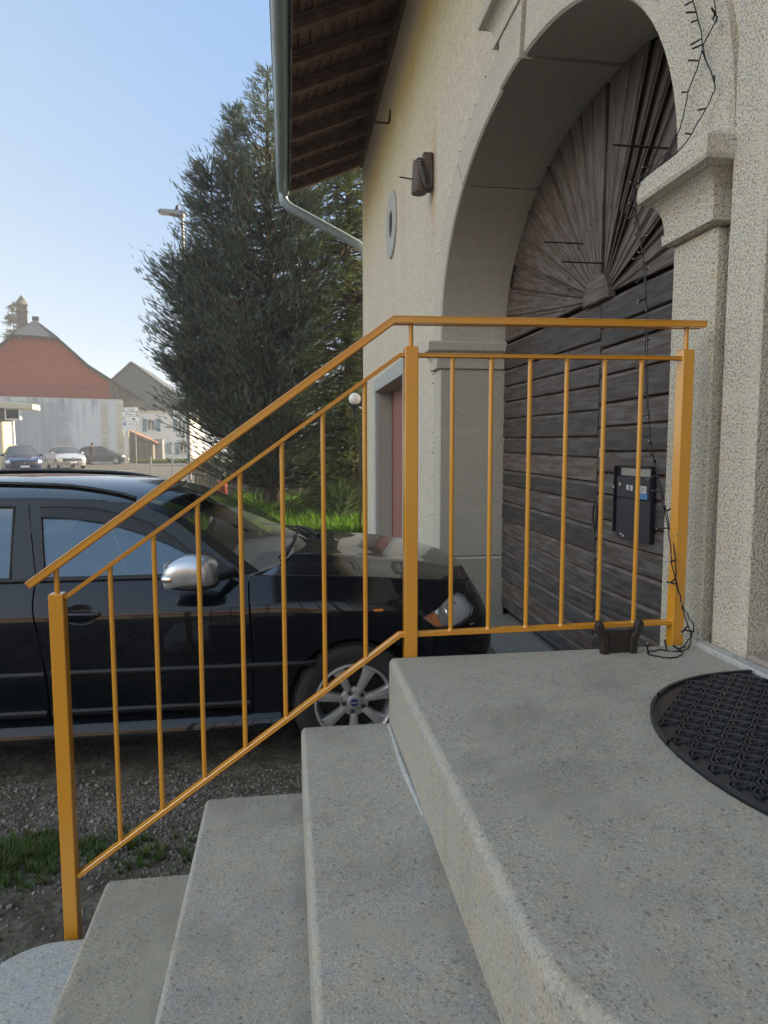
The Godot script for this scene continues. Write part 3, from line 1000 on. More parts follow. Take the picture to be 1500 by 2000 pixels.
# a cast slab with a worn round arris; poly in (x, z)
func slab(poly: PackedVector2Array, y0: float, y1: float, arris: float, cell: float, cf: Callable) -> MB:
	var b := MB.new()
	if not Geometry2D.is_polygon_clockwise(poly): poly.reverse()
	var wob := func(p: Vector2) -> float: return nz.get_noise_2d(p.x * 90.0, p.y * 90.0) * 0.0022
	var inner := MB.inset(poly, arris)
	b.cover(inner, Vector2(cell, cell), func(q: Vector2) -> Vector3: return Vector3(q.x, y1 + wob.call(q), q.y), func(_p): return Vector3.UP, cf)
	var cnt := poly.size()
	var n := 4
	for i in cnt:
		var a := poly[i]; var e := poly[(i + 1) % cnt]
		var a2 := inner[i]; var e2 := inner[(i + 1) % cnt]
		var L := a.distance_to(e)
		var cuts := maxi(1, ceili(L / cell))
		for c in cuts:
			var f0 := float(c) / cuts
			var f1 := float(c + 1) / cuts
			var out3 := Vector3(-(e - a).y, 0, (e - a).x).normalized()
			var at := func(f: float, k: int) -> Vector3:
				var o := a.lerp(e, f)
				var n2 := a2.lerp(e2, f)
				if k == 0: return Vector3(o.x, y0, o.y)
				var t := PI / 2 * (k - 1) / n
				var chip := (nz.get_noise_2d(o.x * 160.0, o.y * 160.0) * 0.5 + 0.5) * 0.006
				var q := n2.lerp(o, cos(t))
				return Vector3(q.x, y1 - arris - chip + (arris + chip) * sin(t) + (wob.call(n2) if k == n + 1 else 0.0), q.y)
			for k in n + 1:
				var p0: Vector3 = at.call(f0, k); var p1: Vector3 = at.call(f1, k); var p2: Vector3 = at.call(f1, k + 1); var p3: Vector3 = at.call(f0, k + 1)
				var t0 := PI / 2 * maxf(0, k - 1) / n
				var t1 := PI / 2 * k / n
				var N0 := out3 * cos(t0) + Vector3.UP * sin(t0)
				var N1 := out3 * cos(t1) + Vector3.UP * sin(t1)
				if k == 0: N1 = out3
				b.tri(p0, p1, p2, N0, N0, N1, Vector2(), Vector2(), Vector2(), cf.call(p0), cf.call(p1), cf.call(p2))
				b.tri(p0, p2, p3, N0, N1, N1, Vector2(), Vector2(), Vector2(), cf.call(p0), cf.call(p2), cf.call(p3))
	return b

func blob(p: Vector2, c: Vector2, r: Vector2, seed_k: float) -> float:
	var d := (p - c) / r
	var w := nz.get_noise_2d(p.x * 70.0 + seed_k, p.y * 70.0) * 0.35
	return smoothstep(1.15, 0.75, d.length() + w)

func step_tint(p: Vector3, level: int) -> Color:
	var q := Vector2(p.x, p.z)
	var a := nz.get_noise_2d(q.x * 45.0 + level * 31.0, q.y * 45.0)
	var d := nz.get_noise_2d(q.x * 160.0, q.y * 160.0 + level * 17.0)
	var e := nz.get_noise_2d(q.x * 420.0, q.y * 420.0 + level * 7.0)
	var c := Color(1, 1, 1) * (0.94 + 0.22 * a + 0.13 * d + 0.08 * e)
	# dirt gathers in the inner corner, the nose is worn pale
	var nose: float = [0.31, 0.03, -0.267, -0.568, -0.90][level]
	var back: float = [1.34, 0.31, 0.03, -0.267, -0.568][level]
	var top: float = [0.99, 0.78, 0.57, 0.335, 0.16][level]
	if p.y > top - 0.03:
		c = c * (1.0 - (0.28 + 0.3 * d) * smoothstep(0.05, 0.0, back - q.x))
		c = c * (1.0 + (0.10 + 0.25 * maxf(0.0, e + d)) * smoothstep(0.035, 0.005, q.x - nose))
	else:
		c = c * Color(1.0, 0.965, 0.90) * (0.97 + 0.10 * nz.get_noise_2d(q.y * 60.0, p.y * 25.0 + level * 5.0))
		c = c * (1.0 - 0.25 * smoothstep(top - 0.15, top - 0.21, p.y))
	c = c.lerp(Color(0.95, 0.90, 0.80), 0.5 * clampf(a + 0.2, 0, 1))
	var fresh := 0.0
	if level == 0:
		fresh = maxf(blob(q, Vector2(0.44, -1.90), Vector2(0.30, 0.27), 3.0), blob(q, Vector2(1.30, -1.90), Vector2(0.20, 0.22), 9.0))
		fresh = maxf(fresh, 0.5 * blob(q, Vector2(0.85, -2.02), Vector2(0.5, 0.10), 5.0))
		fresh = maxf(fresh, 0.75 * blob(q, Vector2(0.32, -1.75), Vector2(0.05, 0.4), 4.0))
		if p.y < 0.97: fresh *= 0.55
		# scrape marks
		var k := 0.0
		if absf((q.y + 1.33) - (q.x - 0.80) * -0.9) < 0.012 and absf(q.x - 0.80) < 0.06: k = 0.3
		c = c * (1.0 + k)
		if p.x < 0.33 and p.y < 0.96: c = c * Color(1.02, 0.97, 0.88)
	elif level == 1:
		fresh = maxf(blob(q, Vector2(0.27, -1.78), Vector2(0.07, 0.36), 7.0), 0.55 * blob(q, Vector2(0.13, -1.75), Vector2(0.16, 0.16), 2.0))
	elif level == 2:
		fresh = 0.7 * blob(q, Vector2(-0.02, -1.83), Vector2(0.05, 0.05), 1.0)
	elif level == 3:
		c = c * Color(0.94, 0.92, 0.86)
		fresh = 0.8 * blob(q, Vector2(-0.545, -2.06), Vector2(0.04, 0.03), 1.0)
	elif level == 4:
		fresh = 1.0 - 0.15 * clampf(d * 2.0, 0, 1)
	var f := Color(1.34, 1.43, 1.56) if level != 4 else Color(1.14, 1.20, 1.30)
	return c.lerp(f * (0.97 + 0.05 * a), fresh * 0.85)

func build_steps() -> void:
	var org := Vector3(0.35, 0, -1.3)
	var s := thing("entrance_steps", org, "grey cast concrete entrance steps and landing below the ochre railing", "steps")
	var put := func(called: String, poly: PackedVector2Array, y0: float, y1: float, level: int, m := "concrete") -> MeshInstance3D:
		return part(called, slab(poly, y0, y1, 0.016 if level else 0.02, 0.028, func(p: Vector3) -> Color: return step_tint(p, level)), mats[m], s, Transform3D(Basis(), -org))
	put.call("landing", rounded([Vector2(0.31, -2.09), Vector2(1.395, -2.09), Vector2(1.395, -0.55), Vector2(0.31, -0.55)], [0.012, 0, 0, 0.28]), -0.05, 0.99, 0)
	put.call("step", rounded([Vector2(0.03, -2.085), Vector2(0.33, -2.085), Vector2(0.33, -0.5), Vector2(0.03, -0.5)], [0.015, 0, 0, 0.25]), -0.05, 0.78, 1)
	put.call("step", rounded([Vector2(-0.267, -2.08), Vector2(0.05, -2.08), Vector2(0.05, -0.45), Vector2(-0.267, -0.45)], [0.02, 0, 0, 0.25]), -0.05, 0.57, 2)
	put.call("step", rounded([Vector2(-0.568, -2.075), Vector2(-0.25, -2.075), Vector2(-0.25, -0.4), Vector2(-0.568, -0.4)], [0.02, 0, 0, 0.25]), -0.05, 0.335, 3)
	var low: MeshInstance3D = put.call("step", rounded([Vector2(-0.90, -2.068), Vector2(-0.55, -2.068), Vector2(-0.55, -0.35), Vector2(-0.90, -0.35)], [0.20, 0, 0, 0.25], 8), -0.05, 0.16, 4, "new_concrete")
	low.set_meta("label", "bottom step of pale fresh concrete with rounded corner")
	# pale strip of new mortar along the threshold
	var st := MB.new()
	st.col = Color(1.15, 1.2, 1.27)
	st.box(Vector3(1.362, 0.995, -1.32), Vector3(0.046, 0.022, 1.50), 0.006)
	part("mortar_strip", st, mats["new_concrete"], s, Transform3D(Basis(), -org))
	# bead of mortar in the corner between landing and second step
	var be := MB.new()
	be.col = Color(1.1, 1.15, 1.2)
	be.tube(curve3([Vector3(0.306, 0.776, -2.05), Vector3(0.304, 0.777, -1.9), Vector3(0.302, 0.779, -1.78), Vector3(0.306, 0.776, -1.62), Vector3(0.309, 0.773, -1.5)]), 0.009, 7)
	part("mortar_bead", be, mats["new_concrete"], s, Transform3D(Basis(), -org))

func build_railing() -> void:
	var zr := -2.115      # the posts stand against the outer face of the steps
	var org := Vector3(0.29, 0.0, zr)
	var r := thing("handrail", org, "ochre painted steel handrail with round balusters along the steps", "railing")
	var m: Material = mats["ochre"]
	var off := Transform3D(Basis(), -org)
	# rail bent at the head of the stair: section h x d swept through points in the plane of the railing
	var bar := func(called: String, pts: Array, hh: float, dd: float) -> void:
		var b := MB.new()
		var cnt := pts.size()
		var rings := []
		for i in cnt:
			var a: Vector2 = (pts[i] - pts[maxi(i - 1, 0)]).normalized() if i > 0 else (pts[1] - pts[0]).normalized()
			var c: Vector2 = (pts[mini(i + 1, cnt - 1)] - pts[i]).normalized() if i < cnt - 1 else a
			var na := Vector2(-a.y, a.x)
			var nc := Vector2(-c.y, c.x)
			var mm := (na + nc).normalized()
			mm = mm / mm.dot(na)
			var ch := 0.0022
			var ring: Array[Vector3] = []
			for k in [[1, 1, 1, 0], [1, 1, 0, 1], [-1, 1, 0, 1], [-1, 1, 1, 0], [-1, -1, 1, 0], [-1, -1, 0, 1], [1, -1, 0, 1], [1, -1, 1, 0]]:
				var up: float = k[0] * (hh / 2 - ch * k[2] * 1.0)
				var zz: float = k[1] * (dd / 2 - ch * k[3] * 1.0)
				var q: Vector2 = pts[i] + mm * up
				ring.append(Vector3(q.x, q.y, zr + zz))
			rings.append(ring)
		for i in cnt - 1:
			for k in 8:
				var l := (k + 1) % 8
				var c0: Vector3 = (rings[i][0] + rings[i][4]) * 0.5
				b.quad(rings[i][k], rings[i + 1][k], rings[i + 1][l], rings[i][l], (rings[i][k] + rings[i][l]) * 0.5 - c0)
		for e in [0, cnt - 1]:
			var o: Vector3 = rings[0][0] - rings[1][0] if e == 0 else rings[cnt - 1][0] - rings[cnt - 2][0]
			for k in range(1, 7): b.flat(rings[e][0], rings[e][k], rings[e][k + 1], o)
		part(called, b, m, r, off)
	bar.call("top_rail", [Vector2(-0.7614, 1.2497), Vector2(0.3281, 2.042), Vector2(1.3598, 2.0524)], 0.0225, 0.046)
	bar.call("middle_rail", [Vector2(-0.6613, 1.2084), Vector2(0.3487, 1.9368), Vector2(0.3632, 1.9373)], 0.0122, 0.026)
	bar.call("middle_rail", [Vector2(0.4044, 1.9373), Vector2(1.2814, 1.943)], 0.0122, 0.026)
	bar.call("lower_rail", [Vector2(-0.6613, 0.3315), Vector2(0.3487, 1.0537), Vector2(0.3632, 1.0542)], 0.0142, 0.031)
	bar.call("lower_rail", [Vector2(0.4044, 1.0542), Vector2(1.2814, 1.0599)], 0.0142, 0.031)
	for p in [[-0.6851, 0.0, 1.2218, 1.3052], [0.3838, 0.60, 1.9626, 2.0431], [1.302, 0.90, 1.9698, 2.0503]]:
		part("post", bx(Vector3(p[0], (p[1] + p[2]) / 2, zr), Vector3(0.0415, p[2] - p[1], 0.0415), 0.0025), m, r, off)
		part("stub", tb([Vector3(p[0], p[2] - 0.005, zr), Vector3(p[0], p[3] - 0.006, zr)], 0.0077, 12), m, r, off)
	for q in [Vector3(-0.5324, 0.4237, 1.2973), Vector3(-0.4034, 0.5159, 1.3903), Vector3(-0.2724, 0.6096, 1.4847), Vector3(-0.1444, 0.7011, 1.577), Vector3(-0.0165, 0.7925, 1.6692), Vector3(0.1094, 0.8825, 1.76), Vector3(0.2394, 0.9755, 1.8537), Vector3(0.5169, 1.0568, 1.9389), Vector3(0.6428, 1.0568, 1.9389), Vector3(0.7707, 1.0568, 1.9389), Vector3(0.8935, 1.0568, 1.9389), Vector3(1.0224, 1.0568, 1.9389), Vector3(1.1493, 1.0568, 1.9389)]:
		part("baluster", tb([Vector3(q.x, q.y, zr), Vector3(q.x, q.z, zr)], 0.0074, 12), m, r, off)
		for e in 2:
			var wb := MB.new()
			wb.xf = Transform3D(Basis(Vector3(0, 0, 1), 0.62 if q.x < 0.4 else 0.0), Vector3(q.x, q.y + 0.008 if e == 0 else q.z - 0.007, zr))
			wb.lathe([Vector2(0.0072, 0.004), Vector2(0.0100, 0.001), Vector2(0.0102, -0.002), Vector2(0.0074, -0.005)] if e == 1 else [Vector2(0.0102, -0.005), Vector2(0.0102, -0.002), Vector2(0.0087, 0.001), Vector2(0.0072, 0.004)], 10)
			part("weld_bead", wb, m, r, off)

func build_mat() -> void:
	var org := Vector3(1.332, 0.99, -1.25)
	var t := thing("doormat", org, "black rubber half-round doormat of scalloped cells on the landing", "doormat")
	var edge := PackedVector2Array()
	for k in 37:
		var a := -PI / 2 + PI * k / 36
		edge.append(Vector2(-0.515 * pow(maxf(cos(a), 0.0), 0.92), 0.52 * signf(sin(a)) * pow(absf(sin(a)), 0.92)))
	var base := MB.new()
	base.xf = Transform3D(Basis(Vector3(1, 0, 0), Vector3(0, 0, 1), Vector3(0, 1, 0)), Vector3(0, 0.001, 0))
	base.prism(edge.duplicate(), 0.0, 0.006)
	part("backing", base, mats["rubber"], t)
	# raised rim, broken into lengths
	var gaps := [9, 16, 22, 29]
	var run: Array = []
	var rim := func(pts: Array) -> void:
		if pts.size() < 2: return
		var b := MB.new()
		for i in pts.size() - 1:
			var a: Vector2 = pts[i]; var c: Vector2 = pts[i + 1]
			var ai := a * 0.984; var ci := c * 0.984
			b.quad(Vector3(a.x, 0.002, a.y), Vector3(c.x, 0.002, c.y), Vector3(c.x, 0.015, c.y), Vector3(a.x, 0.015, a.y), Vector3(a.x, 0, a.y))
			b.quad(Vector3(ai.x, 0.002, ai.y), Vector3(ci.x, 0.002, ci.y), Vector3(ci.x, 0.015, ci.y), Vector3(ai.x, 0.015, ai.y), -Vector3(a.x, 0, a.y))
			b.quad(Vector3(a.x, 0.015, a.y), Vector3(c.x, 0.015, c.y), Vector3(ci.x, 0.015, ci.y), Vector3(ai.x, 0.015, ai.y), Vector3.UP)
		part("rim", b, mats["rubber"], t)
	for k in edge.size():
		run.append(edge[k])
		if k in gaps:
			rim.call(run)
			run = [edge[k].lerp(edge[k + 1], 0.45)]
	rim.call(run)
	# a cell: nested arches standing up, open behind
	var cell := MB.new()
	var arcs := [[0.030, 0.006, 0.013], [0.0205, 0.0055, 0.015], [0.010, 0.0055, 0.011]]
	for q in arcs:
		var R: float = q[0]; var wd: float = q[1]; var hh: float = q[2]
		var seg := 9
		for k in seg:
			var a0 := -0.35 + (PI + 0.7) * k / seg
			var a1 := -0.35 + (PI + 0.7) * (k + 1) / seg
			var o0 := Vector3(cos(a0), 0, -sin(a0)); var o1 := Vector3(cos(a1), 0, -sin(a1))
			var up := Vector3(0, hh, 0)
			var lo := Vector3(0, 0.004, 0)
			cell.quad(o0 * R + lo, o1 * R + lo, o1 * (R - 0.001) + up, o0 * (R - 0.001) + up, o0)
			cell.quad(o0 * (R - wd) + lo, o1 * (R - wd) + lo, o1 * (R - wd + 0.001) + up, o0 * (R - wd + 0.001) + up, -o0)
			cell.quad(o0 * (R - 0.001) + up, o1 * (R - 0.001) + up, o1 * (R - wd + 0.001) + up, o0 * (R - wd + 0.001) + up, Vector3.UP)
	var cm := cell.mesh()
	var row := 0
	var z := -0.47
	while z < 0.50:
		var x := -0.506 + (0.0315 if row % 2 else 0.0)
		while x < -0.03:
			var far := Vector2(x - 0.03, z + (0.012 if z > 0 else -0.03))
			if Geometry2D.is_point_in_polygon(Vector2(x - 0.022, z + (0.008 if z > 0 else -0.022)), edge):
				part("cell", cm, mats["rubber"], t, Transform3D(Basis(), Vector3(x, 0, z)))
			x += 0.063
		z += 0.034
		row += 1

func build_scraper() -> void:
	var t := thing("boot_scraper", Vector3(1.05, 0.985, -2.02), "rusty dark iron boot scraper set in the landing edge below the railing", "boot scraper")
	part("blade", bx(Vector3(0, 0.045, 0), Vector3(0.105, 0.075, 0.008), 0.002), mats["iron"], t)
	for s in [-1.0, 1.0]:
		var b := MB.new()
		b.prism(PackedVector2Array([Vector2(0.036 * s, 0.0), Vector2(0.060 * s, 0.0), Vector2(0.062 * s, 0.05), Vector2(0.076 * s, 0.075), Vector2(0.080 * s, 0.10), Vector2(0.074 * s, 0.113), Vector2(0.062 * s, 0.113), Vector2(0.055 * s, 0.10), Vector2(0.052 * s, 0.078), Vector2(0.038 * s, 0.062)]), -0.010, 0.012, 0.003)
		part("bracket", b, mats["iron"], t)

# a string of small lights: cable along a path and stalks with bulbs on it
func light_string(called: String, label: String, runs: Array, every: float, sd: int) -> void:
	rg.seed = sd
	var first: Vector3 = runs[0][0]
	var t := thing(called, first, label, "string lights")
	var count := 0
	for run in runs:
		var path := curve3(run, 6)
		for i in path.size():
			path[i] += Vector3(rg.randf_range(-1, 1), rg.randf_range(-1, 1), rg.randf_range(-1, 1)) * 0.0025 - first
		part("cable", tb(path, 0.0022, 6), mats["cable"], t)
		var acc := every * 0.5
		for i in path.size() - 1:
			var p: Vector3 = path[i]
			var q: Vector3 = path[i + 1]
			acc += p.distance_to(q)
			if acc > every:
				acc -= every
				var d := (q - p).normalized()
				var o := Vector3(rg.randf_range(-1, 0.1), rg.randf_range(-0.7, 0.7), rg.randf_range(-1, 1))
				o = (o - d * o.dot(d) * 0.7).normalized()
				var b := MB.new()
				b.tube([p, p + o * 0.026, p + o * 0.036], [0.0026, 0.0034, 0.0030], 7)
				var st := part("bulb_holder", b, mats["cable"], t)
				var g := MB.new()
				g.xf = Transform3D(Basis(), p + o * 0.0375)
				g.lathe([Vector2(0, -0.0028), Vector2(0.0024, -0.0012), Vector2(0.0024, 0.0012), Vector2(0, 0.0028)], 8)
				part("bulb", g, mats["bulb"], st)

func build_small_things() -> void:
	# lights down the near side of the arch, over the impost and down to the landing
	light_string("string_lights", "dark cable of small string lights hanging from the near arch side to the landing post", [
		[Vector3(1.385, 4.2, -2.75), Vector3(1.385, 3.6, -2.42), Vector3(1.385, 3.16, -2.284), Vector3(1.385, 2.98, -2.222), Vector3(1.385, 2.87, -2.294), Vector3(1.38, 2.73, -2.362), Vector3(1.32, 2.66, -2.42), Vector3(1.285, 2.60, -2.46), Vector3(1.30, 2.45, -2.45), Vector3(1.317, 2.30, -2.42), Vector3(1.33, 2.0, -2.41), Vector3(1.335, 1.80, -2.40), Vector3(1.345, 1.65, -2.38), Vector3(1.32, 1.50, -2.27), Vector3(1.27, 1.36, -2.12), Vector3(1.265, 1.25, -2.082), Vector3(1.292, 1.16, -2.078), Vector3(1.312, 1.09, -2.078), Vector3(1.32, 1.03, -2.05), Vector3(1.27, 0.996, -2.0), Vector3(1.19, 0.995, -2.02), Vector3(1.135, 0.995, -1.99), Vector3(1.17, 0.995, -1.94), Vector3(1.235, 0.996, -1.96), Vector3(1.245, 1.0, -2.005)],
		[Vector3(1.385, 4.2, -2.70), Vector3(1.385, 3.6, -2.30), Vector3(1.385, 3.09, -2.167), Vector3(1.385, 3.02, -2.154), Vector3(1.382, 2.966, -2.213), Vector3(1.385, 2.83, -2.148), Vector3(1.385, 2.777, -2.172), Vector3(1.36, 2.68, -2.28), Vector3(1.31, 2.64, -2.39), Vector3(1.288, 2.58, -2.455), Vector3(1.305, 2.42, -2.44), Vector3(1.325, 2.2, -2.425), Vector3(1.333, 1.9, -2.42), Vector3(1.35, 1.66, -2.39), Vector3(1.315, 1.46, -2.23), Vector3(1.275, 1.30, -2.09), Vector3(1.28, 1.20, -2.080), Vector3(1.305, 1.12, -2.075), Vector3(1.315, 1.06, -2.03), Vector3(1.31, 1.0, -2.06), Vector3(1.255, 0.998, -2.012)]], 0.085, 71)
	var far: Array = []
	for k in 15:
		var a := arch(deg_to_rad(84.0 - 84.0 * k / 14), 0.325)
		far.append(Vector3(1.443, a.y, a.x))
	far.append_array([Vector3(1.43, 2.2, -6.565), Vector3(1.435, 1.6, -6.57), Vector3(1.43, 1.0, -6.565), Vector3(1.435, 0.7, -6.58)])
	light_string("string_lights", "thin string of small lights stapled round the far outer edge of the stone arch", [far], 0.14, 72)
	# bent iron bracket on the wall
	var hk := MB.new()
	hk.tube(curve3([Vector3(1.46, 6.20, -9.55), Vector3(1.445, 6.20, -9.55), Vector3(1.43, 6.06, -9.55), Vector3(1.40, 6.03, -9.55), Vector3(1.20, 6.04, -9.55), Vector3(1.15, 6.08, -9.55), Vector3(1.155, 6.17, -9.55), Vector3(1.20, 6.21, -9.55)], 5), 0.013, 8)
	solo("wall_bracket", hk, mats["iron"], "bent iron bracket on the rendered wall under the eaves", "bracket")
	# wooden block with a wrapped end and a nail
	var wb := thing("wooden_block", Vector3(1.45, 4.32, -6.82), "dark weathered wood block fixed to the wall beside the arch", "wood block")
	var b := MB.new()
	b.xf = Transform3D(Basis(Vector3(0, 1, 0), Vector3(1, 0, 0), Vector3(0, 0, 1)), Vector3(-0.055, 0.0, 0.0))
	b.col = Color(1.0, 1.0, 1.05)
	b.box(Vector3(0.02, 0, 0), Vector3(0.34, 0.10, 0.14), 0.012)
	part("back_board", b, mats["wood"], wb)
	var lg := MB.new()
	lg.xf = Transform3D(Basis(Vector3(1, 0.0, 0), Vector3(0.05, 1, 0), Vector3(0, 0, 1)), Vector3(-0.135, -0.185, 0.0))
	lg.lathe([Vector2(0, 0), Vector2(0.072, 0.0), Vector2(0.078, 0.012), Vector2(0.075, 0.30), Vector2(0.06, 0.315), Vector2(0, 0.315)], 18)
	lg.col = Color(0.9, 0.9, 0.95)
	part("half_log", lg, mats["wood"], wb)
	part("wrapped_strip", tb([Vector3(-0.155, 0.12, 0.075), Vector3(-0.13, 0.05, 0.085), Vector3(-0.10, -0.08, 0.085), Vector3(-0.08, -0.16, 0.08)], [0.016, 0.030, 0.030, 0.012], 10), mats["trim"], wb)
	for k in 9:
		var s := MB.new()
		var f := k / 8.0
		s.xf = Transform3D(Basis(Vector3(0, 0, 1), 0.25 + 0.5 * sin(k * 2.1)), Vector3(-0.145 + 0.06 * f + 0.006 * sin(k * 5.0), 0.085 - 0.23 * f, 0.1135 - 0.004 * absf(f - 0.5)))
		s.box(Vector3(), Vector3(0.016 + 0.008 * sin(k * 3.3), 0.005, 0.003), 0.001)
		part("mark", s, mats["sticker_white"], wb)
	part("nail", tb([Vector3(-0.19, -0.05, 0), Vector3(-0.33, -0.035, 0.0)], 0.007, 6), mats["iron"], wb)
	# letterbox on the near leaf
	var m := thing("letterbox", Vector3(2.02, 1.115, -3.72), "dark grey metal letterbox with stickers fixed on the plank door", "letterbox")
	var X := -0.0
	part("back_plate", bx(Vector3(-0.01, 0.215, 0), Vector3(0.02, 0.43, 0.41), 0.002), mats["mailbox"], m)
	part("side_plate", bx(Vector3(-0.028, 0.225, -0.205), Vector3(0.036, 0.40, 0.006), 0.001), mats["mailbox"], m)
	part("side_plate", bx(Vector3(-0.022, 0.215, 0.205), Vector3(0.024, 0.43, 0.006), 0.001), mats["mailbox"], m)
	part("hood", bx(Vector3(-0.028, 0.43, 0), Vector3(0.04, 0.006, 0.416), 0.001), mats["mailbox"], m)
	part("slot_lining", bx(Vector3(-0.021, 0.395, 0.01), Vector3(0.004, 0.045, 0.33), 0.001), mats["steel"], m)
	part("flap", bx(Vector3(-0.030, 0.305, 0.005), Vector3(0.012, 0.125, 0.37), 0.003), mats["mailbox"], m)
	part("front_panel", bx(Vector3(-0.027, 0.118, 0.005), Vector3(0.012, 0.236, 0.38), 0.003), mats["mailbox"], m)
	var lk := MB.new()
	lk.xf = Transform3D(Basis(Vector3(0, 0, 1), Vector3(-1, 0, 0), Vector3(0, -1, 0)), Vector3(-0.036, 0.315, -0.14))
	lk.lathe([Vector2(0.014, -0.004), Vector2(0.014, 0.003), Vector2(0.009, 0.005), Vector2(0, 0.005)], 16)
	part("lock", lk, mats["steel"], m)
	var stick := [[Vector3(-0.0375, 0.300, 0.12), Vector3(0.0025, 0.042, 0.10), "sticker_white"], [Vector3(-0.0375, 0.262, 0.14), Vector3(0.0025, 0.030, 0.075), "sticker_blue"], [Vector3(-0.0375, 0.305, -0.045), Vector3(0.0025, 0.030, 0.03), "sticker_white"], [Vector3(-0.0375, 0.303, 0.0), Vector3(0.0025, 0.032, 0.03), "sticker_white"]]
	for q in stick:
		var s := part("sticker", bx(q[0], q[1], 0.0005), mats[q[2]], m)
		if q[1].z > 0.05:
			for l in 3: part("print_line", bx(q[0] + Vector3(-0.0017, 0.010 - 0.009 * l, 0.0), Vector3(0.001, 0.0022, q[1].z * (0.7 - 0.12 * l))), mats["ink"], s)
	for q in [[0.02, -0.12], [0.012, -0.09], [0.30, -0.205]]:
		part("paint_chip", bx(Vector3(-0.0335 if q[0] < 0.2 else -0.046, q[0], q[1]), Vector3(0.002, 0.012, 0.018), 0.0005), mats["sticker_white"], m)
	# globe lamp on a bracket at the far house corner
	var gl := thing("globe_lamp", Vector3(1.30, 2.30, -13.2), "white globe lamp on dark bracket at the far house corner", "lamp")
	var gb := MB.new()
	var prof := []
	for k in 15: prof.append(Vector2(0.118 * sin(PI * k / 14), 0.30 - 0.118 * cos(PI * k / 14)))
	gb.lathe(prof, 24)
	part("globe", gb, mats["globe_glass"], gl)
	part("fitter", lt([Vector2(0, 0), Vector2(0.035, 0.0), Vector2(0.045, 0.05), Vector2(0.03, 0.06), Vector2(0.03, 0.10), Vector2(0.085, 0.15), Vector2(0.09, 0.19), Vector2(0, 0.19)], 16), mats["plastic"], gl)
	part("arm", tb(curve3([Vector3(0, 0.01, 0), Vector3(0.03, -0.06, 0), Vector3(0.12, -0.08, 0), Vector3(0.17, -0.08, 0.15)]), 0.014, 8), mats["plastic"], gl)
	# thin rusty pipe below it
	solo("thin_pipe", tb([Vector3(1.40, 0.0, -13.22), Vector3(1.40, 2.1, -13.22)], 0.02, 8), mats["iron"], "thin rusty pipe standing at the far house corner below the globe lamp", "pipe")

# ---------------------------------------------------------------- cars
# A body is a side surface (U runs along the car and round both ends, y up) with panels cut out of it, plus bonnet, roof and screens spanned between the two sides.
class Body:
	var host: Node3D
	var half: Array          # (y, half width)
	var xf := 0.1            # where the nose starts to curve in
	var xr := -2.7
	var nose: Array          # (y, x)
	var tail: Array
	var top: Array           # (x, height of the body side's upper edge)
	var belt := 1.0
	var bw := 0.768          # half width of the glass at the belt
	var lean := 0.5
	var LF := 1.25
	var LR := 1.25
	var nf := 2.5
	func side(q: Vector2, s := 1.0) -> Vector3:
		var U := q.x
		var y := q.y
		var X := U
		var k := 1.0
		if U > xf:
			var a := clampf((U - xf) / LF, 0.0, 1.0) * PI / 2
			X = xf + (host.spl(nose, y) - xf) * pow(sin(a), 0.80)
			k = pow(maxf(cos(a), 0.0), 0.46) if a < PI / 2 else 0.0
		elif U < xr:
			var a := clampf((xr - U) / LR, 0.0, 1.0) * PI / 2
			X = xr + (host.spl(tail, y) - xr) * pow(sin(a), 0.86)
			k = pow(maxf(cos(a), 0.0), 0.55) if a < PI / 2 else 0.0
		var dy: float = belt - host.spl(top, X)
		return Vector3(X, y, s * host.spl(half, y + maxf(dy, 0.0)) * k)
	func edge(U: float) -> Vector3:     # upper edge of the side
		var y: float = host.spl(top, U if U < xf else xf)
		for i in 4:
			y = host.spl(top, side(Vector2(U, y)).x)
		return side(Vector2(U, y))
	func glass(q: Vector2, s := 1.0) -> Vector3:
		var d := q.y - belt
		return Vector3(q.x, q.y, s * (bw - lean * d - 0.16 * d * d - 0.015 * pow(maxf(0.0, absf(q.x + 1.5) - 0.6), 2.0)))

func poly(a: Array) -> PackedVector2Array:
	var p := PackedVector2Array()
	for q in a: p.append(q)
	return p

func circle(c: Vector2, r: float, n := 40) -> PackedVector2Array:
	var p := PackedVector2Array()
	for k in n: p.append(c + Vector2(cos(TAU * k / n), sin(TAU * k / n)) * r)
	return p

func panel(b: MB, bd: Body, p: PackedVector2Array, holes: Array, s: float, cell := 0.05, glassy := false, lift := 0.0) -> void:
	var f := func(v: Vector2) -> Vector3:
		var o: Vector3 = bd.glass(v, s) if glassy else bd.side(v, s)
		return o + Vector3(0, 0, lift * s)
	b.cover(p, Vector2(cell, cell * 0.7), f, func(pp: Vector3) -> Vector3: return Vector3(maxf(0.0, pp.x - bd.xf) * 2.0 - maxf(0.0, bd.xr - pp.x) * 2.0, 0.05, s), null, holes)

# turned-in edges give panels thickness at the gaps
func lip(b: MB, bd: Body, p: Array, s: float, glassy := false, depth := 0.02) -> void:
	for i in p.size() - 1:
		var n := maxi(1, ceili(p[i].distance_to(p[i + 1]) / 0.08))
		for k in n:
			var a: Vector2 = p[i].lerp(p[i + 1], float(k) / n)
			var e: Vector2 = p[i].lerp(p[i + 1], float(k + 1) / n)
			var A: Vector3 = bd.glass(a, s) if glassy else bd.side(a, s)
			var E: Vector3 = bd.glass(e, s) if glassy else bd.side(e, s)
			var z := Vector3(0, 0, -depth * s)
			b.quad(A, E, E + z, A + z, Vector3(E.y - A.y, A.x - E.x, 0) + Vector3(0, 0, 0.001))

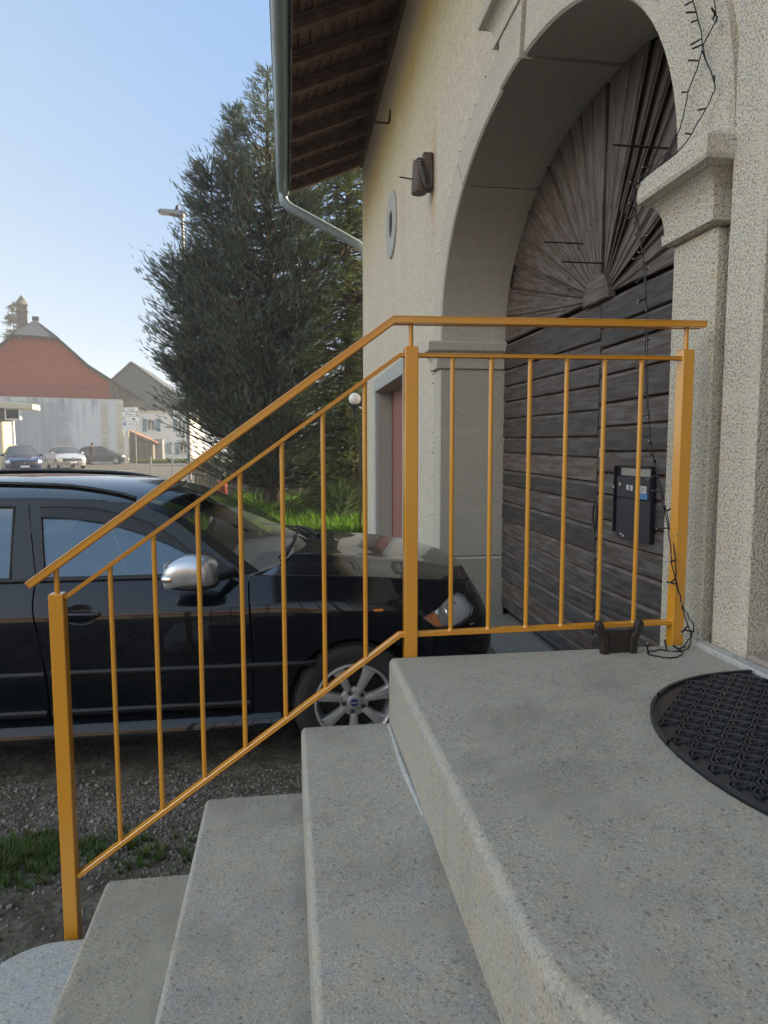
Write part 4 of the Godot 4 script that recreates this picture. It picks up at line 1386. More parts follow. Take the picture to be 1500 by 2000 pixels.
func make_wheel(tag_name: String, parent: Node3D, at: Vector3, s: float, R: float, fine: bool) -> void:
	var w := Node3D.new()
	w.name = tag_name
	parent.add_child(w, true)
	w.transform = Transform3D(Basis(Vector3(1, 0, 0), Vector3(0, 0, s), Vector3(0, -s, 0)), at)   # local y is the axle, pointing outward
	var rr := R * 0.645
	var ty := MB.new()
	ty.lathe([Vector2(rr, -0.19), Vector2(R * 0.93, -0.195), Vector2(R * 0.99, -0.18), Vector2(R, -0.15), Vector2(R, -0.06), Vector2(R * 0.993, -0.03), Vector2(R * 0.965, -0.008), Vector2(R * 0.90, 0.003), Vector2(R * 0.80, 0.004), Vector2(R * 0.70, -0.004), Vector2(rr, -0.012)], 48 if fine else 20)
	if fine:
		for k in 64:
			var g := MB.new()
			var a := TAU * k / 64
			ty.xf = Transform3D(Basis(Vector3.UP, a), Vector3())
			ty.box(Vector3(R - 0.002, -0.10, 0), Vector3(0.007, 0.15, 0.024), 0.001)
			ty.box(Vector3(R * 0.975, -0.016, 0), Vector3(0.008, 0.018, 0.020), 0.002)
		ty.xf = Transform3D()
	part("tyre", ty, mats["tyre"], w)
	var seg := 48 if fine else 18
	part("rim", lt([Vector2(rr + 0.004, -0.012), Vector2(rr + 0.003, 0.0), Vector2(rr - 0.006, 0.002), Vector2(rr - 0.013, -0.008), Vector2(rr - 0.02, -0.06), Vector2(rr - 0.03, -0.15)], seg), mats["alloy"], w)
	part("brake_disc", lt([Vector2(rr - 0.025, -0.10), Vector2(0.0, -0.10)], seg), mats["alloy_dark"], w)
	if fine:
		part("disc", lt([Vector2(0.135, -0.105), Vector2(0.135, -0.085), Vector2(0.0, -0.085)], 40), mats["alloy_dark"], w)
	for k in 7:
		var b := MB.new()
		var q := [[0.045, 0.021, -0.020], [0.075, 0.019, -0.012], [0.12, 0.0225, -0.006], [0.16, 0.029, -0.007], [rr - 0.012, 0.040, -0.012]]
		if not fine: q = [[0.03, 0.02, -0.012], [rr - 0.012, 0.034, -0.012]]
		for i in q.size() - 1:
			var a: Array = q[i]
			var e: Array = q[i + 1]
			for sg in [-1.0, 1.0]:
				b.quad(Vector3(a[0], a[2], 0), Vector3(e[0], e[2], 0), Vector3(e[0], e[2] - 0.003, e[1] * sg * 0.82), Vector3(a[0], a[2] - 0.003, a[1] * sg * 0.82), Vector3(0, 1, 0))
				b.quad(Vector3(a[0], a[2] - 0.003, a[1] * sg * 0.82), Vector3(e[0], e[2] - 0.003, e[1] * sg * 0.82), Vector3(e[0], e[2] - 0.013, e[1] * sg), Vector3(a[0], a[2] - 0.013, a[1] * sg), Vector3(0, 1, sg))
				b.quad(Vector3(a[0], a[2] - 0.013, a[1] * sg), Vector3(e[0], e[2] - 0.013, e[1] * sg), Vector3(e[0], e[2] - 0.045, e[1] * sg), Vector3(a[0], a[2] - 0.045, a[1] * sg), Vector3(0, 0, sg))
		part("spoke", b, mats["alloy"], w, Transform3D(Basis(Vector3.UP, TAU * k / 7 + 0.22), Vector3()))
	part("hub", lt([Vector2(0.078, -0.04), Vector2(0.076, -0.022), Vector2(0.060, -0.016), Vector2(0.036, -0.016), Vector2(0.034, -0.006), Vector2(0.028, -0.004), Vector2(0, -0.004)], 32 if fine else 12), mats["alloy"], w)
	if fine:
		for k in 5:
			var b := MB.new()
			b.lathe([Vector2(0.0145, -0.030), Vector2(0.0145, -0.0155), Vector2(0.011, -0.0155), Vector2(0.0095, -0.022), Vector2(0.0085, -0.014), Vector2(0, -0.013)], 12)
			part("wheel_bolt", b, mats["alloy_dark"], w, Transform3D(Basis(), Vector3(cos(TAU * k / 5 + 0.5), 0, sin(TAU * k / 5 + 0.5)) * 0.054))
		part("badge", lt([Vector2(0.022, -0.004), Vector2(0.021, -0.002), Vector2(0, -0.0015)], 24), mats["badge_blue"], w)
		part("badge_bar", bx(Vector3(0, -0.001, 0), Vector3(0.034, 0.002, 0.006), 0.0005), mats["alloy"], w)

func ellipsoid(c: Vector3, r: Vector3, p := 2.0, nu := 20, nv := 12) -> MB:
	var b := MB.new()
	var f := func(u: float, w: float) -> Vector3:
		var a := TAU * u
		var e := -PI / 2 + PI * w
		var q := Vector3(cos(a) * cos(e), sin(e), sin(a) * cos(e))
		return c + Vector3(signf(q.x) * pow(absf(q.x), 2.0 / p), signf(q.y) * pow(absf(q.y), 2.0 / p), signf(q.z) * pow(absf(q.z), 2.0 / p)) * r
	for i in nu:
		for j in nv:
			var P := []
			var N := []
			for k in [[0, 0], [1, 0], [1, 1], [0, 1]]:
				var u := float(i + k[0]) / nu
				var w := float(j + k[1]) / nv
				var pt: Vector3 = f.call(u, w)
				var d := (pt - c) / r
				P.append(pt)
				N.append((Vector3(signf(d.x) * pow(absf(d.x), p - 1), signf(d.y) * pow(absf(d.y), p - 1), signf(d.z) * pow(absf(d.z), p - 1)) / r).normalized())
			b.tri(P[0], P[1], P[2], N[0], N[1], N[2])
			b.tri(P[0], P[2], P[3], N[0], N[2], N[3])
	return b

func build_estate_car() -> void:
	var bd := Body.new()
	bd.host = self
	bd.half = [Vector2(0.15, 0.80), Vector2(0.25, 0.835), Vector2(0.35, 0.858), Vector2(0.55, 0.876), Vector2(0.72, 0.885), Vector2(0.81, 0.886), Vector2(0.85, 0.881), Vector2(0.885, 0.866), Vector2(0.92, 0.842), Vector2(0.96, 0.808), Vector2(1.0, 0.770), Vector2(1.05, 0.70)]
	bd.nose = [Vector2(0.15, 0.74), Vector2(0.28, 0.80), Vector2(0.45, 0.862), Vector2(0.55, 0.868), Vector2(0.66, 0.85), Vector2(0.75, 0.815), Vector2(0.85, 0.76), Vector2(1.0, 0.66)]
	bd.tail = [Vector2(0.15, -3.5), Vector2(0.5, -3.64), Vector2(0.75, -3.62), Vector2(1.0, -3.56)]
	bd.top = [Vector2(-3.7, 1.0), Vector2(-0.5, 1.0), Vector2(-0.2, 0.993), Vector2(0.1, 0.975), Vector2(0.35, 0.952), Vector2(0.55, 0.922), Vector2(0.70, 0.890), Vector2(0.86, 0.845)]
	var car := thing("estate_car", Vector3(0.33, 0, -4.305), "glossy black estate car with silver mirror parked behind the handrail, nose to the barn door", "car")
	car.rotation.x = 0.026
	car.position.y = 0.022
	var paint: Material = mats["car_black"]
	var wheel_f := circle(Vector2(0, 0.33), 0.352)
	var wheel_r := circle(Vector2(-2.64, 0.33), 0.352)
	var lampU := [Vector2(0.325, 0.772), Vector2(0.40, 0.712), Vector2(0.55, 0.700), Vector2(0.72, 0.735), Vector2(0.80, 0.775), Vector2(0.775, 0.840), Vector2(0.70, 0.866), Vector2(0.57, 0.850), Vector2(0.44, 0.808)]
	var dgap := [Vector2(-0.535, 1.0), Vector2(-0.532, 0.90), Vector2(-0.522, 0.76), Vector2(-0.515, 0.55), Vector2(-0.522, 0.335)]
	var mgap := [Vector2(-1.566, 1.0), Vector2(-1.556, 0.90), Vector2(-1.525, 0.74), Vector2(-1.507, 0.55), Vector2(-1.503, 0.335)]
	for s in [1.0, -1.0]:
		# front wing
		var top_edge := []
		var U := -0.53
		while U < 0.70:
			top_edge.append(Vector2(U, bd.edge(U).y))
			U += 0.06
		top_edge.append(Vector2(0.70, bd.edge(0.70).y))
		top_edge.append(Vector2(0.79, bd.edge(0.79).y))
		top_edge.append(Vector2(0.85, bd.edge(0.85).y))
		var wing := poly([Vector2(-0.531, 1.0)])
		wing = poly(dgap.map(func(q): return q + Vector2(0.004, 0)))
		wing.append_array(PackedVector2Array([Vector2(-0.52, 0.30), Vector2(0.36, 0.30), Vector2(0.37, 0.60), Vector2(0.42, 0.70), Vector2(0.86, 0.70), Vector2(0.885, bd.edge(0.885).y)]))
		top_edge.reverse()
		wing.append_array(poly(top_edge))
		var b := MB.new()
		panel(b, bd, wing, [wheel_f, poly(lampU)], s, 0.045)
		lip(b, bd, dgap.map(func(q): return q + Vector2(0.004, 0)), s)
		var fw := part("front_wing", b, paint, car)
		var arch_b := MB.new()
		var arc := []
		for k in 25: arc.append(Vector2(0, 0.33) + Vector2(cos(PI * k / 24), sin(PI * k / 24)) * 0.352)
		for i in 24:
			var a: Vector3 = bd.side(arc[i], s); var e: Vector3 = bd.side(arc[i + 1], s)
			arch_b.quad(a, e, Vector3(e.x, e.y, 0.55 * s), Vector3(a.x, a.y, 0.55 * s), Vector3(-(arc[i].x), 0.33 - arc[i].y, 0))
		part("wheel_liner", arch_b, mats["interior"], fw)
		# side marker lamp
		if true:
			var sm := MB.new()
			panel(sm, bd, poly([Vector2(0.10, 0.819), Vector2(0.125, 0.819), Vector2(0.13, 0.825), Vector2(0.125, 0.831), Vector2(0.10, 0.831), Vector2(0.095, 0.825)]), [], s, 0.02, false, 0.004)
			part("side_repeater", sm, mats["amber"], fw)
		# bumper half
		b = MB.new()
		var bp := [Vector2(0.366, 0.16), Vector2(1.349, 0.16)]
		for k in 12:
			var uu := lerpf(1.349, 0.889, k / 11.0)
			bp.append(Vector2(uu, bd.edge(uu).y))
		bp.append_array([Vector2(0.865, 0.695), Vector2(0.43, 0.695), Vector2(0.376, 0.60)])
		panel(b, bd, poly(bp), [circle(Vector2(0, 0.33), 0.366), poly([Vector2(0.95, 0.26), Vector2(1.30, 0.26), Vector2(1.30, 0.42), Vector2(0.95, 0.42)]), poly([Vector2(1.06, 0.56), Vector2(1.34, 0.56), Vector2(1.34, 0.80), Vector2(1.02, 0.80)])], s, 0.045)
		part("front_bumper", b, paint, car)
		b = MB.new()
		panel(b, bd, poly([Vector2(1.03, 0.555), Vector2(1.349, 0.555), Vector2(1.349, 0.805), Vector2(1.0, 0.805)]), [], s, 0.06, false, -0.02)
		part("grille", b, mats["plastic"], car)
		b = MB.new()
		panel(b, bd, poly([Vector2(0.94, 0.25), Vector2(1.31, 0.25), Vector2(1.31, 0.43), Vector2(0.94, 0.43)]), [], s, 0.06, false, -0.02)
		part("lower_grille", b, mats["plastic"], car)
		# doors
		b = MB.new()
		var fd := poly(dgap.map(func(q): return q - Vector2(0.004, 0)))
		var mm := mgap.map(func(q): return q + Vector2(0.004, 0))
		mm.reverse()
		fd.append_array(poly(mm))
		var handle_hole := PackedVector2Array()
		for k in 24: handle_hole.append(Vector2(-1.335, 0.850) + Vector2(cos(TAU * k / 24) * 0.085, sin(TAU * k / 24) * 0.048))
		panel(b, bd, fd, [handle_hole], s, 0.05)
		lip(b, bd, dgap.map(func(q): return q - Vector2(0.004, 0)), s)
		lip(b, bd, mgap.map(func(q): return q + Vector2(0.004, 0)), s)
		var door := part("front_door", b, paint, car)
		b = MB.new()
		var rd := poly(mgap.map(func(q): return q - Vector2(0.004, 0)))
		rd.append_array(PackedVector2Array([Vector2(-2.16, 0.335), Vector2(-2.45, 0.62), Vector2(-2.62, 0.80), Vector2(-2.66, 1.0)]))
		panel(b, bd, rd, [wheel_r], s, 0.06)
		lip(b, bd, mgap.map(func(q): return q - Vector2(0.004, 0)), s)
		var rdoor := part("rear_door", b, paint, car)
		# door handle in its scoop
		var bowl := MB.new()
		bowl.patch(10, 20, func(u, w): return bd.side(Vector2(-1.335 + cos(TAU * w) * 0.086 * u, 0.850 + sin(TAU * w) * 0.049 * u), s) - Vector3(0, 0, s * 0.022 * (1.0 - u * u)), Vector3(0, 0, s))
		part("handle_bowl", bowl, paint, door)
		var hz: float = bd.side(Vector2(-1.33, 0.853), s).z + 0.014 * s
		part("door_handle", tb([Vector3(-1.43, 0.856, hz - 0.01 * s), Vector3(-1.41, 0.856, hz), Vector3(-1.27, 0.853, hz), Vector3(-1.245, 0.852, hz - 0.008 * s)], 0.0125, 12), paint, door)
		# rubbing strips with a bright upper face
		for q in [[-1.495, -0.205, 0.556, 0.572, door], [-2.30, -1.512, 0.558, 0.577, rdoor]]:
			var rb := MB.new()
			var x0: float = q[0]; var x1: float = q[1]
			rb.patch(20, 6, func(u, w):
				var X := lerpf(x0, x1, u)
				var a = PI * w
				var base: Vector3 = bd.side(Vector2(X, 0.556 + 0.004 * (1.0 - u)), s)
				var tip := minf(1.0, minf(u, 1.0 - u) * 20.0 + 0.15) if q[4] == door else 1.0
				return base + Vector3(0, cos(a) * 0.017, s * (sin(a) * 0.012 * tip)), Vector3(0, 0, s))
			part("rubbing_strip", rb, mats["trim"], q[4])
		for q in [[-1.49, -0.535, door], [-2.15, -1.515, rdoor]]:
			var lb := MB.new()
			var x0: float = q[0]; var x1: float = q[1]
			lb.patch(14, 5, func(u, w):
				var a = PI * w
				return bd.side(Vector2(lerpf(x0, x1, u), 0.357), s) + Vector3(0, cos(a) * 0.016, s * sin(a) * 0.012), Vector3(0, 0, s))
			part("lower_strip", lb, mats["car_chrome"] if false else mats["trim"], q[2])
		# sill
		b = MB.new()
		b.patch(20, 6, func(u, w):
			var a = PI * 0.5 * w
			return Vector3(lerpf(-2.30, -0.38, u), 0.225 + 0.085 * sin(a) if true else 0.0, s * (0.80 + 0.085 * cos(a))), Vector3(0, 0.5, s))
		b.patch(6, 1, func(u, w): return Vector3(lerpf(-2.30, -0.38, u), lerpf(0.17, 0.225, w), s * lerpf(0.80, 0.885, w)), Vector3(0, -0.3, s))
		b.quad(Vector3(-2.3, 0.31, 0.80 * s), Vector3(-0.38, 0.31, 0.80 * s), Vector3(-0.38, 0.34, 0.84 * s), Vector3(-2.3, 0.34, 0.84 * s), Vector3(0, 0, s))
		part("sill", b, paint, car)
		# rear quarter and rear bumper
		b = MB.new()
		panel(b, bd, poly([Vector2(-2.165, 0.335), Vector2(-2.455, 0.62), Vector2(-2.625, 0.80), Vector2(-2.665, 1.0), Vector2(-3.94, 1.0), Vector2(-3.94, 0.16), Vector2(-2.2, 0.16)]), [wheel_r], s, 0.08)
		part("rear_quarter", b, paint, car)
		# ---- glasshouse
		var roof_line := [Vector2(-0.545, 1.0), Vector2(-0.66, 1.085), Vector2(-0.80, 1.19), Vector2(-0.95, 1.288), Vector2(-1.05, 1.335), Vector2(-1.17, 1.363), Vector2(-1.40, 1.383), Vector2(-1.75, 1.392), Vector2(-2.2, 1.388), Vector2(-2.7, 1.368), Vector2(-3.1, 1.335), Vector2(-3.32, 1.28)]
		var outline := poly(roof_line)
		outline.append_array(PackedVector2Array([Vector2(-3.5, 1.0)]))
		var w1 := poly([Vector2(-1.525, 1.012), Vector2(-1.588, 1.345), Vector2(-1.46, 1.345), Vector2(-1.32, 1.334), Vector2(-1.17, 1.305), Vector2(-1.05, 1.262), Vector2(-0.93, 1.195), Vector2(-0.80, 1.095), Vector2(-0.70, 1.012)])
		var w2 := poly([Vector2(-1.685, 1.012), Vector2(-1.715, 1.350), Vector2(-2.2, 1.345), Vector2(-2.52, 1.325), Vector2(-2.60, 1.012)])
		var w3 := poly([Vector2(-2.69, 1.012), Vector2(-2.64, 1.315), Vector2(-3.0, 1.285), Vector2(-3.22, 1.23), Vector2(-3.36, 1.012)])
		b = MB.new()
		panel(b, bd, outline, [w1, w2, w3, poly([Vector2(-1.566, 1.0), Vector2(-1.560, 1.0), Vector2(-1.643, 1.355), Vector2(-1.649, 1.355)])], s, 0.05, true)
		part("pillars", b, paint, car)
		var sail := MB.new()
		panel(sail, bd, poly([Vector2(-0.69, 1.012), Vector2(-0.80, 1.10), Vector2(-0.76, 1.128), Vector2(-0.585, 1.012)]), [], s, 0.05, true, 0.002)
		part("mirror_sail", sail, mats["plastic"], car)
		var fi := 0
		for q in [w1, w2, w3]:
			var g := MB.new()
			panel(g, bd, q, [], s, 0.06, true, -0.006)
			var gp := part("side_window", g, mats["glass_side"], car)
			var fr := MB.new()
			for i in q.size():
				var a: Vector2 = q[i]; var e: Vector2 = q[(i + 1) % q.size()]
				var A: Vector3 = bd.glass(a, s) + Vector3(0, 0, 0.002 * s); var E: Vector3 = bd.glass(e, s) + Vector3(0, 0, 0.002 * s)
				fr.tube([A, E], 0.0065, 6)
			part("window_seal", fr, mats["plastic"], gp)
			if fi == 0:
				# rain deflector across the top of the front window
				var df := MB.new()
				panel(df, bd, poly([Vector2(-1.58, 1.30), Vector2(-1.585, 1.342), Vector2(-1.46, 1.342), Vector2(-1.32, 1.331), Vector2(-1.17, 1.302), Vector2(-1.05, 1.259), Vector2(-0.93, 1.192), Vector2(-0.80, 1.092), Vector2(-0.95, 1.165), Vector2(-1.08, 1.215), Vector2(-1.25, 1.265), Vector2(-1.42, 1.292)]), [], s, 0.05, true, 0.010)
				part("rain_deflector", df, mats["trim"], gp)
			fi += 1
		# waist strip under the glass
		var ws := MB.new()
		ws.patch(40, 4, func(u, w):
			var X := lerpf(-3.4, -0.56, u)
			var a = PI * w
			return Vector3(X, 1.002 + cos(a) * 0.011, s * (bd.glass(Vector2(X, 1.0)).z + 0.004 + sin(a) * 0.009)), Vector3(0, 0, s))
		part("waist_strip", ws, mats["trim"], car)
		# roof rail: a flat arched bar with a web below
		var rl := MB.new()
		var rp := []
		for k in 33:
			var f := k / 32.0
			var X := lerpf(-1.12, -3.18, f)
			var ed: float = spl([Vector2(-3.32, 1.31), Vector2(-2.7, 1.415), Vector2(-2.0, 1.435), Vector2(-1.5, 1.428), Vector2(-1.1, 1.382)], X)
			var up := 0.036 * pow(sin(PI * clampf(f, 0.0, 1.0)), 0.4)
			rp.append(Vector3(X, ed + up, s * (0.560 - 0.02 * f)))
		rl.tube(rp, 0.019, 10, true, 0.62)
		for i in 32:
			var a: Vector3 = rp[i]; var e: Vector3 = rp[i + 1]
			for o in [0.012, -0.012]:
				rl.quad(a + Vector3(0, 0, o), e + Vector3(0, 0, o), Vector3(e.x, e.y - 0.02, e.z + o * 0.6), Vector3(a.x, a.y - 0.02, a.z + o * 0.6), Vector3(0, 0, o))
		part("roof_rail", rl, paint, car)
		# headlamp: bowl, reflectors, indicator and clear lens
		var hb := MB.new()
		panel(hb, bd, poly(lampU), [], s, 0.05, false, -0.035)
		var lamp := part("headlight", hb, mats["lamp_bowl"], car)
		for q in [[0.60, 0.782, 0.050], [0.50, 0.765, 0.045]]:
			var pt: Vector3 = bd.side(Vector2(q[0], q[1]), s)
			var d: Vector3 = (pt - bd.side(Vector2(q[0] - 0.05, q[1]), s)).normalized()
			var o := Vector3(0.75, 0.06, 0.66 * s).normalized()
			var u := o.cross(Vector3.UP).normalized()
			var rf := MB.new()
			rf.xf = Transform3D(Basis(u, o, u.cross(o)), pt - o * 0.05)
			rf.lathe([Vector2(0.008, -0.03), Vector2(0.03, -0.02), Vector2(q[2], 0.02), Vector2(q[2] + 0.004, 0.022)], 24)
			part("reflector", rf, mats["reflector"], lamp)
			var bl := MB.new()
			bl.xf = rf.xf
			bl.lathe([Vector2(0.02, -0.005), Vector2(0.019, 0.012), Vector2(0.012, 0.022), Vector2(0, 0.025)], 16)
			part("bulb", bl, mats["reflector"], lamp)
		var ind := MB.new()
		panel(ind, bd, poly([Vector2(0.332, 0.771), Vector2(0.402, 0.716), Vector2(0.455, 0.712), Vector2(0.415, 0.795)]), [], s, 0.04, false, -0.010)
		part("indicator", ind, mats["amber"], lamp)
		var chr := MB.new()
		panel(chr, bd, poly([Vector2(0.42, 0.797), Vector2(0.460, 0.712), Vector2(0.52, 0.706), Vector2(0.535, 0.735), Vector2(0.50, 0.822)]), [], s, 0.04, false, -0.018)
		part("bezel", chr, mats["reflector"], lamp)
		var ln := MB.new()
		panel(ln, bd, poly(lampU), [], s, 0.04, false, 0.001)
		part("lens", ln, mats["lens"], lamp)
		# mirror: silver shell, dark foot, indicator strip, glass
		var mz = 1.0 * s
		var mc := Vector3(-0.790, 1.072, s * 0.985)
		var sh := ellipsoid(Vector3(), Vector3(0.128, 0.080, 0.10), 3.0, 32, 18)
		for i in sh.v.size():
			var q := sh.v[i]
			if q.y < -0.045: q.y = -0.045 + (q.y + 0.045) * 0.3
			q.y -= 0.030 * maxf(0.0, -q.x - 0.02) / 0.1
			q.y += 0.012 * maxf(0.0, q.x) / 0.1 * -0.6
			sh.v[i] = q
		var mir := part("mirror", sh, mats["mirror_silver"], car, Transform3D(Basis(Vector3.UP, -0.10 * s), mc))
		var ft := ellipsoid(Vector3(0.01, -0.060, -0.005 * s), Vector3(0.118, 0.026, 0.092), 2.3, 24, 10)
		part("mirror_base", ft, mats["plastic"], mir)
		part("mirror_arm", tb([Vector3(0.02, -0.065, -0.02 * s), Vector3(0.10, -0.052, -0.10 * s), Vector3(0.165, -0.045, -0.20 * s)], [0.026, 0.022, 0.028], 10), mats["plastic"], mir)
		var si := ellipsoid(Vector3(-0.075, -0.022, 0.030 * s), Vector3(0.056, 0.024, 0.066), 2.6, 20, 8)
		part("mirror_indicator", si, mats["reflector"], mir)
		part("indicator_bulb", ellipsoid(Vector3(-0.075, -0.022, 0.0925 * s), Vector3(0.008, 0.007, 0.006), 2.0, 8, 6), mats["amber"], mir)
		var mg := bx(Vector3(-0.108, 0.002, -0.005 * s), Vector3(0.006, 0.09, 0.14), 0.002)
		part("mirror_glass", mg, mats["reflector"], mir)
		make_wheel("front_wheel", car, Vector3(0, 0.322, 0.852 * s), s, 0.320, s > 0)
		make_wheel("rear_wheel", car, Vector3(-2.64, 0.322, 0.852 * s), s, 0.320, false)
	# ---- bonnet spanned between the wing edges
	var hood := MB.new()
	var Ustart := -0.47
	hood.patch(44, 32, func(u, w):
		var v: float = w * 2.0 - 1.0
		var U := lerpf(Ustart, 1.25, u)
		var e := bd.edge(U)
		var crown := 0.068 * (1.0 - smoothstep(-0.2, 0.90, e.x) * 0.35)
		var back := 0.27 * (1.0 - v * v) * (1.0 - smoothstep(0.0, 0.35, u))
		var fold = 0.012 * exp(-pow((absf(v) - 0.62) / 0.07, 2.0)) * (1.0 - u * 0.7)
		var zz: float = (e.z - 0.006 * signf(e.z)) * v
		return Vector3(e.x + back, e.y + crown * (1.0 - pow(absf(v), 2.6)) + fold - 0.0 * u, zz), Vector3(0, 1, 0))
	part("bonnet", hood, paint, car)
	for s in [1.0, -1.0]:
		var pts := []
		for k in 30:
			var e := bd.edge(lerpf(-0.5, 1.1, k / 29.0))
			pts.append(Vector3(e.x, e.y - 0.004, e.z * s))
		part("bonnet_gap", tb(pts, 0.0045, 5), mats["plastic"], car)
	# windscreen
	var apil := func(t: float) -> Vector3:
		var pts := [Vector2(0.0, -0.56), Vector2(1.0, -1.10)]
		var X := lerpf(-0.545, -1.10, t)
		var y := spl([Vector2(-1.17, 1.363), Vector2(-1.05, 1.335), Vector2(-0.95, 1.288), Vector2(-0.80, 1.19), Vector2(-0.66, 1.085), Vector2(-0.545, 1.0)], X)
		return bd.glass(Vector2(X, y))
	var screen := func(u: float, w: float, inset_k: float) -> Vector3:
		var v: float = w * 2.0 - 1.0
		var a: Vector3 = apil.call(u)
		var bulge := lerpf(0.40, 0.15, u) * (1.0 - pow(absf(v), 2.2))
		var cy := lerpf(0.045, 0.074, u) * (1.0 - pow(absf(v), 2.0 + 0.7 * u))
		return Vector3(a.x + bulge * 0.95, a.y + cy, a.z * v)
	var ws2 := MB.new()
	ws2.patch(16, 28, func(u, w): return screen.call(0.02 + u * 0.975, 0.035 + 0.93 * w, 0.0), Vector3(1, 1, 0))
	var wsn := part("windscreen", ws2, mats["glass"], car)
	for s in [0.0, 1.0]:
		var ap := MB.new()
		ap.patch(16, 3, func(u, w): return screen.call(u, absf(s - 0.04 * w), 0.0) + Vector3(0, 0.001, 0), Vector3(1, 1, 0))
		part("screen_edge", ap, mats["trim"], wsn)
	var hdr := MB.new()
	var hpts := []
	for k in 25: hpts.append(screen.call(0.995, k / 24.0, 0.0) + Vector3(-0.004, 0.0, 0))
	hdr.tube(hpts, 0.009, 6)
	part("screen_edge", hdr, mats["trim"], wsn)
	# scuttle below the screen, wipers
	var sc := MB.new()
	sc.patch(4, 24, func(u, w):
		var v: float = w * 2.0 - 1.0
		var a: Vector3 = screen.call(0.0, 0.02 + 0.96 * w, 0.0)
		var e := bd.edge(Ustart)
		var bb := Vector3(e.x + 0.27 * (1.0 - v * v), e.y + 0.066 * (1.0 - pow(absf(v), 2.6)), e.z * v)
		return a.lerp(bb, u) - Vector3(0, 0.018 * sin(PI * u) + 0.004, 0), Vector3(0, 1, 0))
	part("scuttle", sc, mats["plastic"], car)
	for q in [[0.90, 0.70, 0.62, 0.12], [0.45, 0.30, 0.10, 0.10]]:
		var p0: Vector3 = screen.call(0.03, q[0] - 0.0, 0.0) + Vector3(0.05, 0.012, 0)
		var p1: Vector3 = screen.call(q[3], q[1], 0.0) + Vector3(0.015, 0.022, 0)
		var p2: Vector3 = screen.call(q[3] + 0.03, q[2] - 0.05, 0.0) + Vector3(0.008, 0.014, 0)
		var wp := tb([p0, p0.lerp(p1, 0.5) + Vector3(0.01, 0.012, 0), p1], [0.013, 0.010, 0.008], 8)
		var wn := part("wiper", wp, mats["plastic"], car)
		var p3: Vector3 = screen.call(0.05, q[0] - 0.03, 0.0) + Vector3(0.012, 0.010, 0)
		part("wiper_blade", tb([p3, p1 - Vector3(0, 0.006, 0), p2], 0.0075, 6), mats["plastic"], wn)
	# roof
	var roof := MB.new()
	var redge := func(X: float) -> Vector3:
		var y := spl([Vector2(-3.32, 1.28), Vector2(-3.1, 1.335), Vector2(-2.7, 1.368), Vector2(-2.2, 1.388), Vector2(-1.75, 1.392), Vector2(-1.40, 1.383), Vector2(-1.17, 1.363), Vector2(-1.05, 1.335)], X)
		return bd.glass(Vector2(X, y))
	roof.patch(30, 28, func(u, w):
		var v: float = w * 2.0 - 1.0
		var X := lerpf(-1.10, -3.32, u)
		var e: Vector3 = redge.call(X)
		var fwd := 0.1425 * (1.0 - pow(absf(v), 2.2)) * (1.0 - smoothstep(0.0, 0.3, u))
		return Vector3(X + fwd, e.y + lerpf(0.074, 0.086, smoothstep(0.0, 0.3, u)) * (1.0 - pow(absf(v), 2.7)), e.z * v), Vector3(0, 1, 0))
	part("roof", roof, paint, car)
	var tg := MB.new()
	tg.patch(10, 16, func(u, w):
		var v: float = w * 2.0 - 1.0
		var a: Vector3 = redge.call(-3.32)
		var e := Vector3(-3.56, 1.0, 0.78)
		var q := Vector3(lerpf(a.x, e.x, u) - 0.08 * (1.0 - v * v), lerpf(a.y, e.y, u) + lerpf(0.06, 0.0, u) * (1.0 - v * v), lerpf(a.z, e.z, u) * v)
		return q, Vector3(-1, 0.5, 0))
	part("tailgate_window", tg, mats["glass_side"], car)
	var dk := MB.new()
	dk.patch(1, 8, func(u, w): return Vector3(-3.56 - 0.05, 1.0 - 0.0 * u, lerpf(-0.75, 0.75, w)) + Vector3(0.08 * u, 0, 0), Vector3(0, 1, 0))
	part("tailgate_sill", dk, paint, car)
	# cabin
	part("cabin_floor", bx(Vector3(-1.7, 0.42, 0), Vector3(3.2, 0.3, 1.44)), mats["interior"], car)
	part("engine_bay", bx(Vector3(0.10, 0.50, 0), Vector3(0.9, 0.5, 1.0)), mats["interior"], car)
	part("headlining", bx(Vector3(-2.1, 1.385, 0), Vector3(1.9, 0.02, 1.0)), mats["seat"], car)
	var ds := MB.new()
	ds.patch(6, 12, func(u, w): return Vector3(lerpf(-0.30, -0.85, u), lerpf(0.985, 0.93, u) - 0.25 * smoothstep(0.7, 1.0, u), lerpf(-0.74, 0.74, w)), Vector3(0, 1, 0))
	part("dashboard", ds, mats["seat_light"], car)
	for s in [-0.37, 0.37]:
		for X in [-1.48, -2.38]:
			var st := MB.new()
			st.xf = Transform3D(Basis(Vector3(0, 0, 1), 0.24), Vector3(X, 0.58, s))
			st.box(Vector3(0, 0.30, 0), Vector3(0.14, 0.62, 0.48), 0.05)
			var sn := part("seat", st, mats["seat"], car)
			var hr := MB.new()
			hr.xf = st.xf
			hr.box(Vector3(0, 0.73, 0), Vector3(0.10, 0.17, 0.26), 0.04)
			part("head_restraint", hr, mats["seat_light"], sn)
	var sw := MB.new()
	var rim := []
	var so := Basis(Vector3(0, 0, 1), -0.45)
	for k in 33: rim.append(Vector3(-0.90, 0.98, -0.37) + so * Vector3(0, cos(TAU * k / 32) * 0.185, sin(TAU * k / 32) * 0.185))
	sw.tube(rim, 0.014, 7)
	sw.tube([rim[8], rim[24]], 0.018, 6)
	part("steering_wheel", sw, mats["plastic"], car)
	part("rear_view_mirror", bx(Vector3(-0.86, 1.335, 0.0), Vector3(0.03, 0.06, 0.22), 0.012), mats["plastic"], car)

